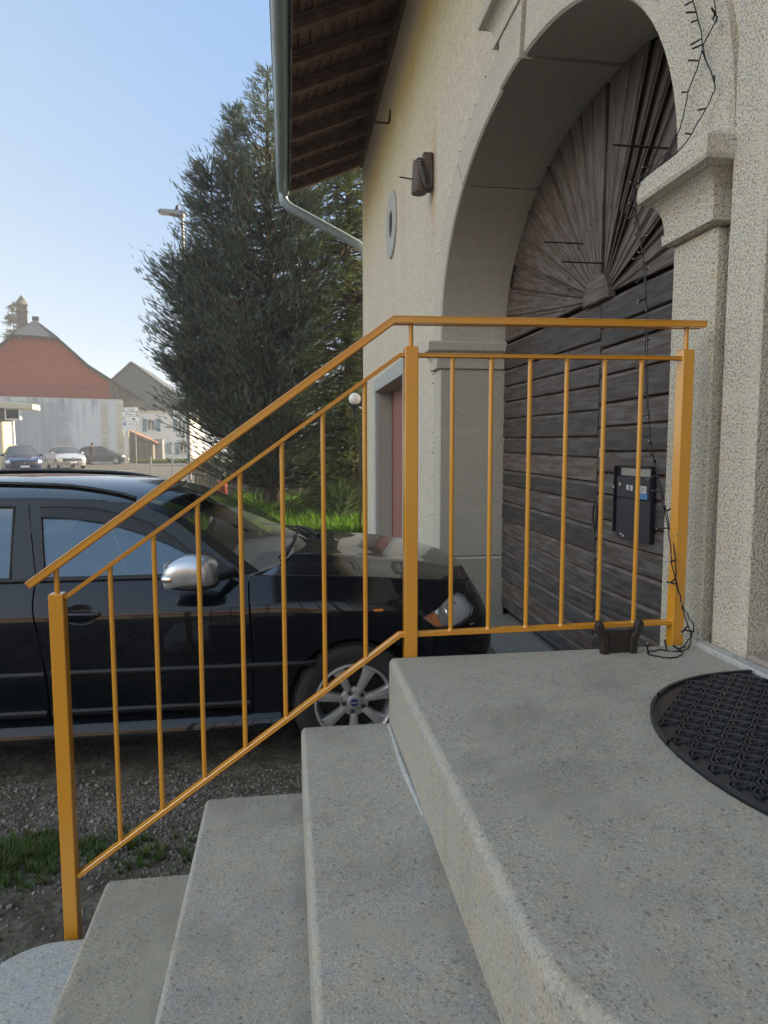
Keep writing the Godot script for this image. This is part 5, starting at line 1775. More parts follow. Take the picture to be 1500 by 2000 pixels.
# simpler cars for the far car park, built the same way
func build_far_car(called: String, at: Vector3, turn: float, label: String, paint: String, kind: String, L: float) -> void:
	var bd := Body.new()
	bd.host = self
	var tall := kind == "hatch"
	bd.half = [Vector2(0.2, 0.80), Vector2(0.5, 0.86), Vector2(0.75, 0.87), Vector2(0.9, 0.83), Vector2(1.0, 0.76)]
	var rear := -(L - 0.85)
	bd.nose = [Vector2(0.2, 0.78), Vector2(0.5, 0.85), Vector2(0.7, 0.80), Vector2(0.95, 0.66)]
	bd.tail = [Vector2(0.2, rear + 0.1), Vector2(0.5, rear), Vector2(0.95, rear + 0.06)]
	bd.xr = rear + 0.7
	bd.LR = 1.0
	bd.belt = 0.95
	bd.bw = 0.76
	bd.lean = 0.42
	bd.top = [Vector2(rear, 0.95), Vector2(-0.35, 0.95), Vector2(0.1, 0.90), Vector2(0.5, 0.80), Vector2(0.85, 0.70)]
	var roof_h := 1.48 if tall else 1.42
	var axle := rear + (0.72 if tall else 1.0)
	var car := thing(called, at, label, "car", "cars parked in front of the barn", turn)
	var pm: Material = mats[paint]
	var wf := circle(Vector2(0, 0.31), 0.34, 24)
	var wr := circle(Vector2(axle, 0.31), 0.34, 24)
	var tail_top := rear + (0.18 if tall else 0.95)
	var rl := [Vector2(-0.30, 0.95), Vector2(-0.95, roof_h - 0.07), Vector2(-1.35, roof_h), Vector2(-2.1, roof_h - 0.01), Vector2(tail_top + 0.35, roof_h - 0.08), Vector2(tail_top - 0.1 if tall else tail_top - 0.35, 0.95)]
	for s in [1.0, -1.0]:
		var b := MB.new()
		var lamp := poly([Vector2(0.42, 0.60), Vector2(0.86, 0.60), Vector2(0.80, 0.76), Vector2(0.45, 0.72)])
		var p := poly([Vector2(-bd.LR + bd.xr + 0.001, 0.95), Vector2(-bd.LR + bd.xr + 0.001, 0.22), Vector2(1.349, 0.22)])
		for k in 21:
			var U := lerpf(1.349, -0.4, k / 20.0)
			p.append(Vector2(U, bd.edge(U).y))
		panel(b, bd, p, [wf, wr, lamp], s, 0.11)
		part("body_side", b, pm, car)
		b = MB.new()
		panel(b, bd, lamp, [], s, 0.1, false, -0.004)
		part("headlight", b, mats["far_lamp"], car)
		b = MB.new()
		panel(b, bd, poly([Vector2(0.98, 0.52), Vector2(1.349, 0.52), Vector2(1.349, 0.66), Vector2(0.98, 0.66)]), [], s, 0.1, false, 0.01)
		part("grille", b, mats["plastic"], car)
		b = MB.new()
		var w1 := poly([Vector2(-0.52, 0.985), Vector2(-1.0, roof_h - 0.10), Vector2(-1.5, roof_h - 0.055), Vector2(-1.42, 0.985)])
		var w2 := poly([Vector2(-1.50, 0.985), Vector2(-1.58, roof_h - 0.055), Vector2(-2.05, roof_h - 0.07), Vector2(tail_top + 0.30, roof_h - 0.15), Vector2(tail_top + 0.08, 0.985)])
		panel(b, bd, poly(rl), [w1, w2], s, 0.12, true)
		part("pillars", b, pm, car)
		for q in [w1, w2]:
			var g := MB.new()
			panel(g, bd, q, [], s, 0.14, true, -0.004)
			part("side_window", g, mats["far_window"], car)
		part("mirror", ellipsoid(Vector3(-0.62, 1.0, 0.90 * s), Vector3(0.08, 0.07, 0.10), 2.3, 10, 7), pm, car)
		make_wheel("front_wheel", car, Vector3(0, 0.31, 0.85 * s), s, 0.31, false)
		make_wheel("rear_wheel", car, Vector3(axle, 0.31, 0.85 * s), s, 0.31, false)
	var hd := MB.new()
	hd.patch(14, 12, func(u, w):
		var v: float = w * 2.0 - 1.0
		var e := bd.edge(lerpf(-0.32, 1.34, u))
		return Vector3(e.x + 0.2 * (1.0 - v * v) * (1.0 - smoothstep(0.0, 0.3, u)), e.y + 0.05 * (1.0 - v * v) * (1.0 - 0.6 * u), e.z * v), Vector3(0, 1, 0))
	part("bonnet", hd, pm, car)
	var glassm := MB.new()
	glassm.patch(6, 10, func(u, w):
		var v: float = w * 2.0 - 1.0
		var e := bd.glass(Vector2(lerpf(-0.34, -1.02, u), lerpf(0.96, roof_h - 0.045, u)))
		return Vector3(e.x + lerpf(0.25, 0.1, u) * (1.0 - v * v), e.y + 0.045 * (1.0 - v * v), e.z * v * 0.97), Vector3(1, 1, 0))
	part("windscreen", glassm, mats["far_window"], car)
	var rf := MB.new()
	rf.patch(10, 10, func(u, w):
		var v: float = w * 2.0 - 1.0
		var X := lerpf(-1.02, tail_top + 0.34, u)
		var e := bd.glass(Vector2(X, spl([Vector2(tail_top + 0.35, roof_h - 0.08), Vector2(-2.1, roof_h - 0.01), Vector2(-1.35, roof_h), Vector2(-0.95, roof_h - 0.07)], X)))
		return Vector3(X + 0.1 * (1.0 - v * v) * (1.0 - u), e.y + 0.05 * (1.0 - v * v), e.z * v), Vector3(0, 1, 0))
	part("roof", rf, pm, car)
	var rw := MB.new()
	rw.patch(5, 8, func(u, w):
		var v: float = w * 2.0 - 1.0
		var a := bd.glass(Vector2(tail_top + 0.34, roof_h - 0.08))
		return Vector3(lerpf(a.x, (rear + 0.06) if tall else tail_top - 0.35, u), lerpf(a.y, 0.955, u) + 0.05 * (1 - u) * (1.0 - v * v), lerpf(a.z, 0.75, u) * v), Vector3(-1, 0.5, 0))
	part("rear_window", rw, mats["far_window"], car)
	if not tall:
		var bt := MB.new()
		bt.patch(6, 8, func(u, w): return Vector3(lerpf(tail_top - 0.30, rear + 0.07, u), 0.955 + 0.02 * sin(PI * w) - 0.03 * u * u, lerpf(-0.72, 0.72, w) * (1.0 - 0.1 * u)), Vector3(0, 1, 0))
		part("boot_lid", bt, pm, car)
	part("number_plate", bx(Vector3(0.865, 0.42, 0), Vector3(0.02, 0.10, 0.40), 0.004), mats["white_paint"], car)
	part("underbody", bx(Vector3(rear / 2 + 0.3, 0.42, 0), Vector3(L - 0.9, 0.35, 1.3)), mats["interior"], car)
	var em := MB.new()
	em.xf = Transform3D(Basis(Vector3(0, 0, 1), Vector3(1, 0, 0), Vector3(0, 1, 0)), Vector3(0.845, 0.60, 0))
	em.lathe([Vector2(0.055, 0.0), Vector2(0.055, 0.025), Vector2(0.045, 0.028), Vector2(0.0, 0.026)], 16)
	part("badge", em, mats["steel"], car)

# ---------------------------------------------------------------- ground, planting and the far side of the road
func gy(x: float, z: float) -> float:
	return 0.38 * smoothstep(-19.0, -42.0, z) + 0.05 * smoothstep(-3.3, -5.3, z) * (1.0 - smoothstep(-8.0, -12.0, z))

func sheet(x0: float, x1: float, z0: float, z1: float, nx: int, nzz: int, lift: float, cf: Callable, edge = null) -> MB:
	var b := MB.new()
	var p := []
	for i in nx + 1:
		var row := []
		for j in nzz + 1:
			var x := lerpf(x0, x1, float(i) / nx)
			var z := lerpf(z0, z1, float(j) / nzz)
			var q := Vector3(x, gy(x, z) + lift, z)
			if edge != null: q = edge.call(q)
			row.append(q)
		p.append(row)
	for i in nx:
		for j in nzz:
			b.tri(p[i][j], p[i + 1][j], p[i + 1][j + 1], Vector3.UP, Vector3.UP, Vector3.UP, Vector2(), Vector2(), Vector2(), cf.call(p[i][j]), cf.call(p[i + 1][j]), cf.call(p[i + 1][j + 1]))
			b.tri(p[i][j], p[i + 1][j + 1], p[i][j + 1], Vector3.UP, Vector3.UP, Vector3.UP, Vector2(), Vector2(), Vector2(), cf.call(p[i][j]), cf.call(p[i + 1][j + 1]), cf.call(p[i][j + 1]))
	return b

func scatter(called: String, m: Mesh, mt: Material, xs: Array[Transform3D], cs: PackedColorArray, parent: Node = null) -> MultiMeshInstance3D:
	var mm := MultiMesh.new()
	mm.transform_format = MultiMesh.TRANSFORM_3D
	mm.use_colors = true
	mm.mesh = m
	mm.instance_count = xs.size()
	for i in xs.size():
		mm.set_instance_transform(i, xs[i])
		mm.set_instance_color(i, cs[i])
	var o := MultiMeshInstance3D.new()
	o.multimesh = mm
	o.material_override = mt
	if parent:
		o.name = called
		parent.add_child(o, true)
	else:
		o.name = numbered(called)
		add_child(o)
	o.set_meta("kind", "stuff")
	return o

func build_ground() -> void:
	var soil_c := func(p: Vector3) -> Color:
		var a := nz.get_noise_2d(p.x * 14.0, p.z * 14.0)
		var d := nz.get_noise_2d(p.x * 60.0, p.z * 60.0 + 9.0)
		return Color(1, 0.99, 0.97) * (1.0 + 0.25 * a + 0.18 * d)
	struct("ground", sheet(-400, 400, -500, 200, 40, 140, -0.012, func(p: Vector3) -> Color: return Color(0.9, 1.0, 0.72) if p.z < -75 else Color(1, 1, 1), func(q: Vector3) -> Vector3: return Vector3(q.x, 0.38 * smoothstep(-19.0, -42.0, q.z) - 0.012, q.z)), mats["earth"])
	struct("yard", sheet(-14, 6.0, -20, 9, 120, 174, 0.0, soil_c), mats["soil"])
	struct("road", sheet(-160, 60, -54, -27, 30, 30, 0.004, func(p: Vector3) -> Color: return Color(1.55, 1.5, 1.4) * (1.0 + 0.1 * nz.get_noise_2d(p.x * 8.0, p.z * 8.0))), mats["asphalt"])
	struct("parking_area", sheet(-70, -7.5, -61.5, -54, 20, 6, 0.006, func(p: Vector3) -> Color: return Color(1.7, 1.62, 1.5)), mats["asphalt"])
	var kb := MB.new()
	kb.box(Vector3(-2, 0.2, -26.9), Vector3(46, 0.36, 0.14), 0.02)
	struct("kerb", kb, mats["new_concrete"])
	for k in 12:
		var mk := MB.new()
		mk.box(Vector3(-40 + k * 5.0, gy(0, -41) + 0.010, -41), Vector3(2.5, 0.004, 0.13))
		struct("road_marking", mk, mats["white_paint"])
	# ---- gravel and small stones in the yard
	rg.seed = 21
	var st := ellipsoid(Vector3(), Vector3(1, 0.55, 0.7), 3.2, 6, 4).mesh()
	var xs: Array[Transform3D] = []
	var cs := PackedColorArray()
	for i in 34000:
		var x := rg.randf_range(-3.2, 1.3)
		var z := rg.randf_range(-3.45, -2.1) if i % 5 else rg.randf_range(-6.5, -2.1)
		var dens := 0.5 + 0.5 * nz.get_noise_2d(x * 22.0 + 100.0, z * 22.0) + 0.9 * exp(-pow((x + 0.45) / 0.55, 2.0) - pow((z + 2.95) / 0.30, 2.0)) - 0.55 * smoothstep(-2.85, -2.5, z)
		if rg.randf() > dens * 0.95: continue
		var r := rg.randf_range(0.0025, 0.008) if rg.randf() < 0.95 else rg.randf_range(0.009, 0.015)
		var bs := Basis.from_euler(Vector3(rg.randf_range(-0.5, 0.5), rg.randf() * TAU, rg.randf_range(-0.5, 0.5))).scaled(Vector3(r, r, r))
		xs.append(Transform3D(bs, Vector3(x, r * 0.15, z)))
		var k := rg.randf_range(0.09, 0.29)
		cs.append(Color(k * 1.04, k * rg.randf_range(0.93, 0.99), k * rg.randf_range(0.80, 0.94)))
	scatter("gravel", st, mats["pebble"], xs, cs)
	# ---- grass: tufts by the steps, meadow by the trees, verge across the road
	var tuft := MB.new()
	for k in 9:
		var a := TAU * k / 9.0 + rg.randf() * 0.5
		var d := Vector3(cos(a), 0, sin(a))
		var hgt := rg.randf_range(0.6, 1.0)
		var ln := rg.randf_range(0.25, 0.75)
		var sd := Vector3(-d.z, 0, d.x) * 0.035
		var p0 := d * 0.05
		var p1 := d * (0.05 + ln * 0.35) + Vector3(0, hgt * 0.62, 0)
		var p2 := d * (0.05 + ln) + Vector3(0, hgt * (1.0 - ln * 0.35), 0)
		var N := (d * -0.5 + Vector3.UP).normalized()
		tuft.tri(p0 - sd, p0 + sd, p1 + sd * 0.8, N, N, N)
		tuft.tri(p0 - sd, p1 + sd * 0.8, p1 - sd * 0.8, N, N, N)
		tuft.tri(p1 - sd * 0.8, p1 + sd * 0.8, p2, N, N, N)
	var tm := tuft.mesh()
	xs = []; cs = PackedColorArray()
	for i in 9000:
		var x := rg.randf_range(-2.6, 0.02)
		var z := rg.randf_range(-3.0, -1.2)
		if x > -0.92 and z > -2.09: continue
		if x > -0.28 and z > -2.3: continue
		if i % 2 == 0: z = rg.randf_range(-2.95, -2.55)
		var band := 1.25 * exp(-pow((z + 2.76 + 0.06 * sin(x * 5.0)) / 0.17, 2.0)) * smoothstep(-0.18, -0.42, x) + 0.50 * smoothstep(-0.85, -1.3, x) * smoothstep(-3.0, -2.6, z) + 0.6 * exp(-pow((z + 2.2) / 0.08, 2.0)) * smoothstep(-0.4, -0.6, x)
		var dens := (band * 0.6 + 0.10 * smoothstep(-0.92, -1.1, x)) * (0.45 + 1.1 * nz.get_noise_2d(x * 45.0, z * 45.0 + 50.0))
		if rg.randf() > dens: continue
		var s := rg.randf_range(0.022, 0.072) * (0.6 + band * 0.4)
		xs.append(Transform3D(Basis(Vector3.UP, rg.randf() * TAU).scaled(Vector3(s * 0.9, s, s * 0.9)), Vector3(x, -0.002, z)))
		var g := rg.randf_range(0.7, 1.25)
		cs.append(Color(0.095 * g + (0.10 if rg.randf() < 0.14 else 0.0), 0.15 * g + (0.04 if rg.randf() < 0.1 else 0.0), 0.045 * g))
	scatter("grass", tm, mats["blade"], xs, cs)
	xs = []; cs = PackedColorArray()
	for i in 15000:
		var x := rg.randf_range(-3.5, 7.0)
		var z := rg.randf_range(-22.6, -12.6)
		if x < -1.9 + 0.9 * nz.get_noise_2d(1.0, z * 8.0) and z > -18: continue
		if x > 1.5 and z > -13.3: continue
		var s := rg.randf_range(0.10, 0.32) * (1.0 if rg.randf() < 0.95 else 1.6)
		xs.append(Transform3D(Basis(Vector3.UP, rg.randf() * TAU).scaled(Vector3(s * 0.8, s, s * 0.8)), Vector3(x, gy(x, z) - 0.004, z)))
		var g := rg.randf_range(0.7, 1.2)
		cs.append(Color(0.12 * g, 0.21 * g, 0.035 * g))
	scatter("grass", tm, mats["blade"], xs, cs)
	xs = []; cs = PackedColorArray()
	for i in 1400:
		var x := rg.randf_range(-13.0, -6.0)
		var z := rg.randf_range(-63.0, -61.2)
		var s := rg.randf_range(0.2, 0.55)
		xs.append(Transform3D(Basis(Vector3.UP, rg.randf() * TAU).scaled(Vector3(s, s, s)), Vector3(x, gy(x, z), z)))
		var g := rg.randf_range(0.8, 1.3)
		cs.append(Color(0.09 * g, 0.13 * g, 0.03 * g))
	scatter("grass", tm, mats["blade"], xs, cs)

# a conifer: trunk, limbs and sprays set along the limbs
func frond(kind: int) -> ArrayMesh:
	var b := MB.new()
	rg.seed = 300 + kind
	if kind == 0:
		# long flat feathered spray
		for k in 11:
			var f := k / 10.0
			var y := f * 1.1
			for sg in [-1.0, 1.0]:
				var ln: float = 0.36 * (1.0 - 0.72 * f) * rg.randf_range(0.8, 1.15)
				var base := Vector3(0, y, 0)
				var tip := base + Vector3(sg * ln * 0.75, ln * 1.05, rg.randf_range(-0.10, 0.10))
				var up := Vector3(0, 0.085, rg.randf_range(-0.02, 0.02))
				var N := Vector3(sg * 0.3, -0.1, 1.0).normalized()
				b.tri(base - up * 0.4, tip, base + up, N, N, N)
		b.tri(Vector3(-0.022, 0, 0), Vector3(0.022, 0, 0), Vector3(0, 1.45, 0.03), Vector3(0, 0, 1), Vector3(0, 0, 1), Vector3(0, 0, 1))
	else:
		# needled twig, bristling all round
		for k in 12:
			var f := k / 11.0
			for j in 3:
				var a := TAU * (j / 3.0 + k * 0.17)
				var d := Vector3(cos(a), 0.55, sin(a) * 0.6).normalized()
				var base := Vector3(0, f * 0.85, 0)
				var ln: float = 0.24 * (1.05 - 0.5 * f) * rg.randf_range(0.8, 1.2)
				var sd := d.cross(Vector3.UP).normalized() * 0.028
				var N := d.cross(sd).normalized()
				b.tri(base - sd, base + sd, base + d * ln, N, N, N)
	return b.mesh()

func build_conifer(called: String, at: Vector3, H: float, label: String, sd: int, kind: int, radius: Callable, trunk_r: float, low: float, leaders: Array, count: int, spray: float, cols: Array) -> void:
	var t := thing(called, at, label, "tree")
	rg.seed = sd
	var stems := []
	for l in leaders:
		# [x, z offset at its top, height share, base height]
		var top := Vector3(l[0], H * l[2], l[1])
		var pts := []
		for k in 9:
			var f := k / 8.0
			pts.append(Vector3(top.x * smoothstep(0.0, 0.5, f), lerpf(-0.05 if l[3] == 0.0 else l[3], top.y, f), top.z * smoothstep(0.0, 0.5, f)) + Vector3(rg.randf_range(-1, 1), 0, rg.randf_range(-1, 1)) * 0.04)
		var rs := []
		for k in 9: rs.append(maxf(0.015, trunk_r * (1.0 if l[3] == 0.0 else 0.5) * pow(1.0 - k / 8.0, 0.8) + (trunk_r * 0.35 if k == 0 and l[3] == 0.0 else 0.0)))
		part("trunk", tb(pts, rs, 14), mats["bark"], t)
		stems.append([pts, l[2] * H])
	var limbs := MB.new()
	var xs: Array[Transform3D] = []
	var cs := PackedColorArray()
	var y := low
	while xs.size() < count:
		var li := rg.randi() % stems.size()
		var stem: Array = stems[li][0]
		var top: float = stems[li][1]
		var lo: float = low if leaders[li][3] == 0.0 else maxf(low, leaders[li][3])
		var f := pow(rg.randf(), 1.25)
		y = lerpf(lo, top - 0.1, f)
		var a := rg.randf() * TAU
		var R: float = radius.call(y / H, a, li) * ((0.72 + 0.40 * nz.get_noise_2d(a * 30.0 + li * 50.0, y * 26.0) if kind else minf(1.0, 0.76 + 0.55 * nz.get_noise_2d(a * 24.0 + li * 50.0, y * 22.0))) + 0.10 * rg.randf())
		if R < 0.2 and kind == 0: R = 0.2
		if R < 0.05: R = 0.05
		var q := clampf((y - stem[0].y) / (top - stem[0].y), 0, 1) * 8.0
		var root: Vector3 = stem[mini(7, int(q))].lerp(stem[mini(8, int(q) + 1)], q - int(q))
		var d := Vector3(cos(a), 0, sin(a))
		var rise := (rg.randf_range(0.15, 0.65) if kind == 0 else rg.randf_range(-0.30, 0.05)) * R
		var tip := root + d * R + Vector3(0, rise, 0)
		var mid := root.lerp(tip, 0.55) + Vector3(0, -0.12 * R if kind == 0 else 0.10 * R, 0)
		if R > 0.5: limbs.tube([root, mid, tip], [0.012 + 0.016 * R, 0.008 + 0.007 * R, 0.005], 5, false)
		var nspr := int(8 + R * 12.0)
		for k in nspr:
			var u := lerpf(0.12, 1.03, pow(rg.randf(), 0.6))
			var p := root.lerp(mid, u / 0.55) if u < 0.55 else mid.lerp(tip, (u - 0.55) / 0.45)
			p += Vector3(rg.randf_range(-1, 1), rg.randf_range(-1, 1), rg.randf_range(-1, 1)) * (0.10 + 0.10 * R * (1.0 if kind == 0 else 0.55)) * 0.75
			var grow := d * rg.randf_range(0.3, 1.0) + Vector3(rg.randf_range(-0.8, 0.8), rg.randf_range(-0.1, 0.9) if kind == 0 else rg.randf_range(-0.45, 0.25), rg.randf_range(-0.8, 0.8))
			if kind == 0:
				var run := (mid - root).normalized() if u < 0.55 else (tip - mid).normalized()
				grow = run * 1.15 + Vector3(rg.randf_range(-0.6, 0.6), rg.randf_range(-0.25, 0.55), rg.randf_range(-0.6, 0.6))
			grow = grow.normalized()
			var sx := grow.cross(Vector3(rg.randf_range(-1, 1), rg.randf_range(-1, 1), rg.randf_range(-1, 1))).normalized()
			var s := spray * rg.randf_range(0.65, 1.35)
			xs.append(Transform3D(Basis(sx * s, grow * s, sx.cross(grow) * s), p))
			var c: Color = cols[0].lerp(cols[1], rg.randf())
			if cols.size() > 2 and rg.randf() < 0.16 + 0.35 * maxf(0.0, nz.get_noise_2d(p.x * 30.0 + 7.0, p.y * 30.0)): c = c.lerp(cols[2], rg.randf_range(0.4, 0.9))
			cs.append(c * rg.randf_range(0.8, 1.25))
	part("limbs", limbs, mats["bark"], t)
	scatter("crown", frond(kind), mats["leaf_cypress" if kind == 0 else "leaf_spruce"], xs, cs, t)

func build_trees() -> void:
	build_conifer("cypress_tree", Vector3(-0.45, 0.0, -18.8), 11.5, "tall dark bluish cypress with several leaders and ragged sprays beyond the car", 41, 0,
		func(f, a, li): return spl([Vector2(0.04, 2.3), Vector2(0.17, 2.85), Vector2(0.37, 3.0), Vector2(0.50, 2.75), Vector2(0.62, 2.15), Vector2(0.74, 1.75), Vector2(0.82, 1.15), Vector2(0.92, 0.55), Vector2(1.0, 0.15)], f) if li == 0 else (1.25 if li < 3 else 0.95) * pow(maxf(0.0, 1.0 - f * 1.15), 0.6) * smoothstep(0.0, 0.2, f) + 0.16,
		0.21, 0.60, [[0.05, 0.0, 1.0, 0.0], [-1.35, 0.5, 0.76, 1.0], [-2.0, 0.2, 0.58, 0.9], [0.85, 0.4, 0.72, 1.4], [-0.75, 0.7, 0.88, 2.0]], 70000, 0.125, [Color(0.075, 0.115, 0.11), Color(0.125, 0.165, 0.14), Color(0.22, 0.155, 0.12)])
	build_conifer("spruce_tree", Vector3(1.5, 0.0, -17.4), 12.5, "green spruce with drooping tiers of branches between the cypress and the wall", 43, 1,
		func(f, a, li): return (2.25 * pow(maxf(0.0, 1.0 - f), 0.85) + 0.1) * (0.78 + 0.30 * sin(f * 62.0)),
		0.15, 0.35, [[0.1, 0.0, 1.0, 0.0]], 20000, 0.17, [Color(0.065, 0.10, 0.042), Color(0.10, 0.125, 0.042), Color(0.15, 0.14, 0.04)])
	build_conifer("far_spruce_tree", Vector3(-32.0, 0.38, -88.0), 18.5, "distant spruce standing behind the chimney of the barn", 47, 1,
		func(f, a, li): return (3.1 * pow(maxf(0.0, 1.0 - f), 0.9) + 0.1) * (0.7 + 0.4 * sin(f * 44.0)),
		0.2, 2.0, [[0.0, 0.0, 1.0, 0.0]], 2600, 0.85, [Color(0.03, 0.055, 0.035), Color(0.05, 0.07, 0.04)])
	# low shrub foliage at the foot of the trees
	rg.seed = 91
	for q in [[Vector3(1.15, 0.0, -15.2), 0.55, "low bushy spruce seedling in the grass near the house corner"], [Vector3(-0.95, 0.0, -19.4), 0.9, "dark scrubby bush growing at the foot of the cypress"]]:
		var t := thing("bush", q[0], q[2], "bush")
		part("stem", tb([Vector3(0, 0, 0), Vector3(0.02, q[1] * 1.2, 0)], 0.02, 6), mats["bark"], t)
		var xs: Array[Transform3D] = []
		var cs := PackedColorArray()
		for i in 420:
			var d := Vector3(rg.randf_range(-1, 1), rg.randf_range(0.05, 1.5), rg.randf_range(-1, 1))
			if Vector2(d.x, d.z).length() > 1.05 - 0.35 * d.y: continue
			var grow := (d * Vector3(1, 0.5, 1) + Vector3(rg.randf_range(-0.5, 0.5), 0.2, rg.randf_range(-0.5, 0.5))).normalized()
			var sx := grow.cross(Vector3(rg.randf(), 0.3, rg.randf())).normalized()
			var s := 0.26
			xs.append(Transform3D(Basis(sx * s, grow * s, sx.cross(grow) * s), d * q[1]))
			cs.append(Color(0.045, 0.075, 0.03) * rg.randf_range(0.7, 1.3))
		scatter("foliage", frond(1), mats["leaf_spruce"], xs, cs, t)

func build_fences() -> void:
	# wall of upright concrete palisade blocks in three courses
	var w := thing("block_wall", Vector3(-0.4, 0.05, -23.0), "low weathered garden wall of concrete palisade blocks behind the trees", "wall")
	rg.seed = 61
	var shapes := []
	for v in 4:
		var b := MB.new()
		var k := 0.48 + v * 0.09
		b.col = Color(k * 1.05, k * 0.98, k * 0.84)
		for r in 4: b.box(Vector3(-0.165 + r * 0.11, 0, 0), Vector3(0.104, 0.385, 0.20), 0.018)
		shapes.append(b.mesh())
	for row in 3:
		for k in 14:
			var x := -2.55 + k * 0.447 + (0.11 if row % 2 else 0.0)
			part("block", shapes[rg.randi() % 4], mats["concrete"], w, Transform3D(Basis(Vector3.UP, rg.randf_range(-0.02, 0.02)), Vector3(x, 0.20 + row * 0.395, rg.randf_range(-0.015, 0.015))))
	# wire mesh fence with posts
	var f := thing("mesh_fence", Vector3(-4.4, gy(0, -28), -28.0), "grey chain link fence with thin steel posts beside the road", "fence")
	for x in [-0.95, -0.12, 0.55, 0.62, 1.5, 2.4]:
		part("post", tb([Vector3(x, 0, 0), Vector3(x, 1.22, 0)], 0.028 if x != 0.62 else 0.05, 8), mats["galvanised"], f)
	part("top_bar", tb([Vector3(-0.95, 0.86, 0.0), Vector3(0.55, 0.86, 0.0)], 0.02, 6), mats["galvanised"], f)
	var wires := MB.new()
	for k in 46:
		for sg in [-1.0, 1.0]:
			var x0: float = -0.95 + k * 0.075
			var run := 0.86
			var x1: float = x0 + sg * run
			var a := Vector3(x0, 0.02, 0.01 * sg)
			var e := Vector3(x1, 0.86, 0.01 * sg)
			if x1 > 2.4: e = a.lerp(e, (2.4 - x0) / run)
			if x1 < -0.95: e = a.lerp(e, (x0 + 0.95) / run)
			if a.distance_to(e) > 0.03: wires.tube([a, e], 0.003, 4, false)
	var wm := part("wire_mesh", wires, mats["galvanised"], f)
	wm.set_meta("kind", "stuff")
	# red canister by the wall
	var c := thing("gas_bottle", Vector3(-2.02, 0.05, -21.6), "orange red metal canister with pale top standing before the block wall", "canister")
	part("body", lt([Vector2(0, 0), Vector2(0.14, 0.0), Vector2(0.155, 0.03), Vector2(0.155, 0.62), Vector2(0.14, 0.68), Vector2(0.07, 0.73), Vector2(0, 0.74)], 20), mats["red_plastic"], c)
	part("collar", lt([Vector2(0.11, 0.70), Vector2(0.115, 0.72), Vector2(0.115, 0.84), Vector2(0.105, 0.85), Vector2(0.10, 0.72)], 20), mats["cream_paint"], c)
	# street lamp and the bird on it
	var l := thing("street_lamp", Vector3(-3.12, gy(0, -22.5), -22.5), "grey street lamp with flat lantern head beside the cypress", "street lamp")
	part("pole", tb([Vector3(0, 0, 0), Vector3(0, 4, 0), Vector3(0, 8.85, 0)], [0.075, 0.065, 0.048], 14), mats["galvanised"], l)
	var hd := MB.new()
	hd.xf = Transform3D(Basis(Vector3(0, 0, 1), -0.06), Vector3(0, 8.83, 0))
	hd.prism(PackedVector2Array([Vector2(0.06, -0.08), Vector2(0.08, 0.08), Vector2(-0.2, 0.11), Vector2(-0.62, 0.10), Vector2(-0.72, 0.05), Vector2(-0.70, 0.0), Vector2(-0.25, -0.035)]), -0.13, 0.13, 0.02)
	var hn := part("lantern", hd, mats["galvanised"], l)
	part("lens", bx(Vector3(-0.47, 8.84, 0), Vector3(0.36, 0.03, 0.2), 0.005), mats["globe_glass"], hn)
	var bd := ellipsoid(Vector3(0, 0.07, 0), Vector3(0.05, 0.075, 0.045), 2.0, 12, 8)
	bd.tube([Vector3(0.02, 0.11, 0), Vector3(0.015, 0.145, 0), Vector3(0.005, 0.175, 0)], [0.035, 0.036, 0.012], 8)
	bd.tube([Vector3(0.03, 0.15, 0), Vector3(0.075, 0.145, 0)], [0.012, 0.002], 5)
	bd.tube([Vector3(-0.03, 0.03, 0), Vector3(-0.11, -0.05, 0)], [0.025, 0.012], 6)
	solo("bird", bd, mats["plastic"], "small dark bird perched on the street lamp head", "bird", "", Transform3D(Basis(), Vector3(-3.27, gy(0, -22.5) + 8.96, -22.5)))

func gable_roof_edge() -> Array: return []

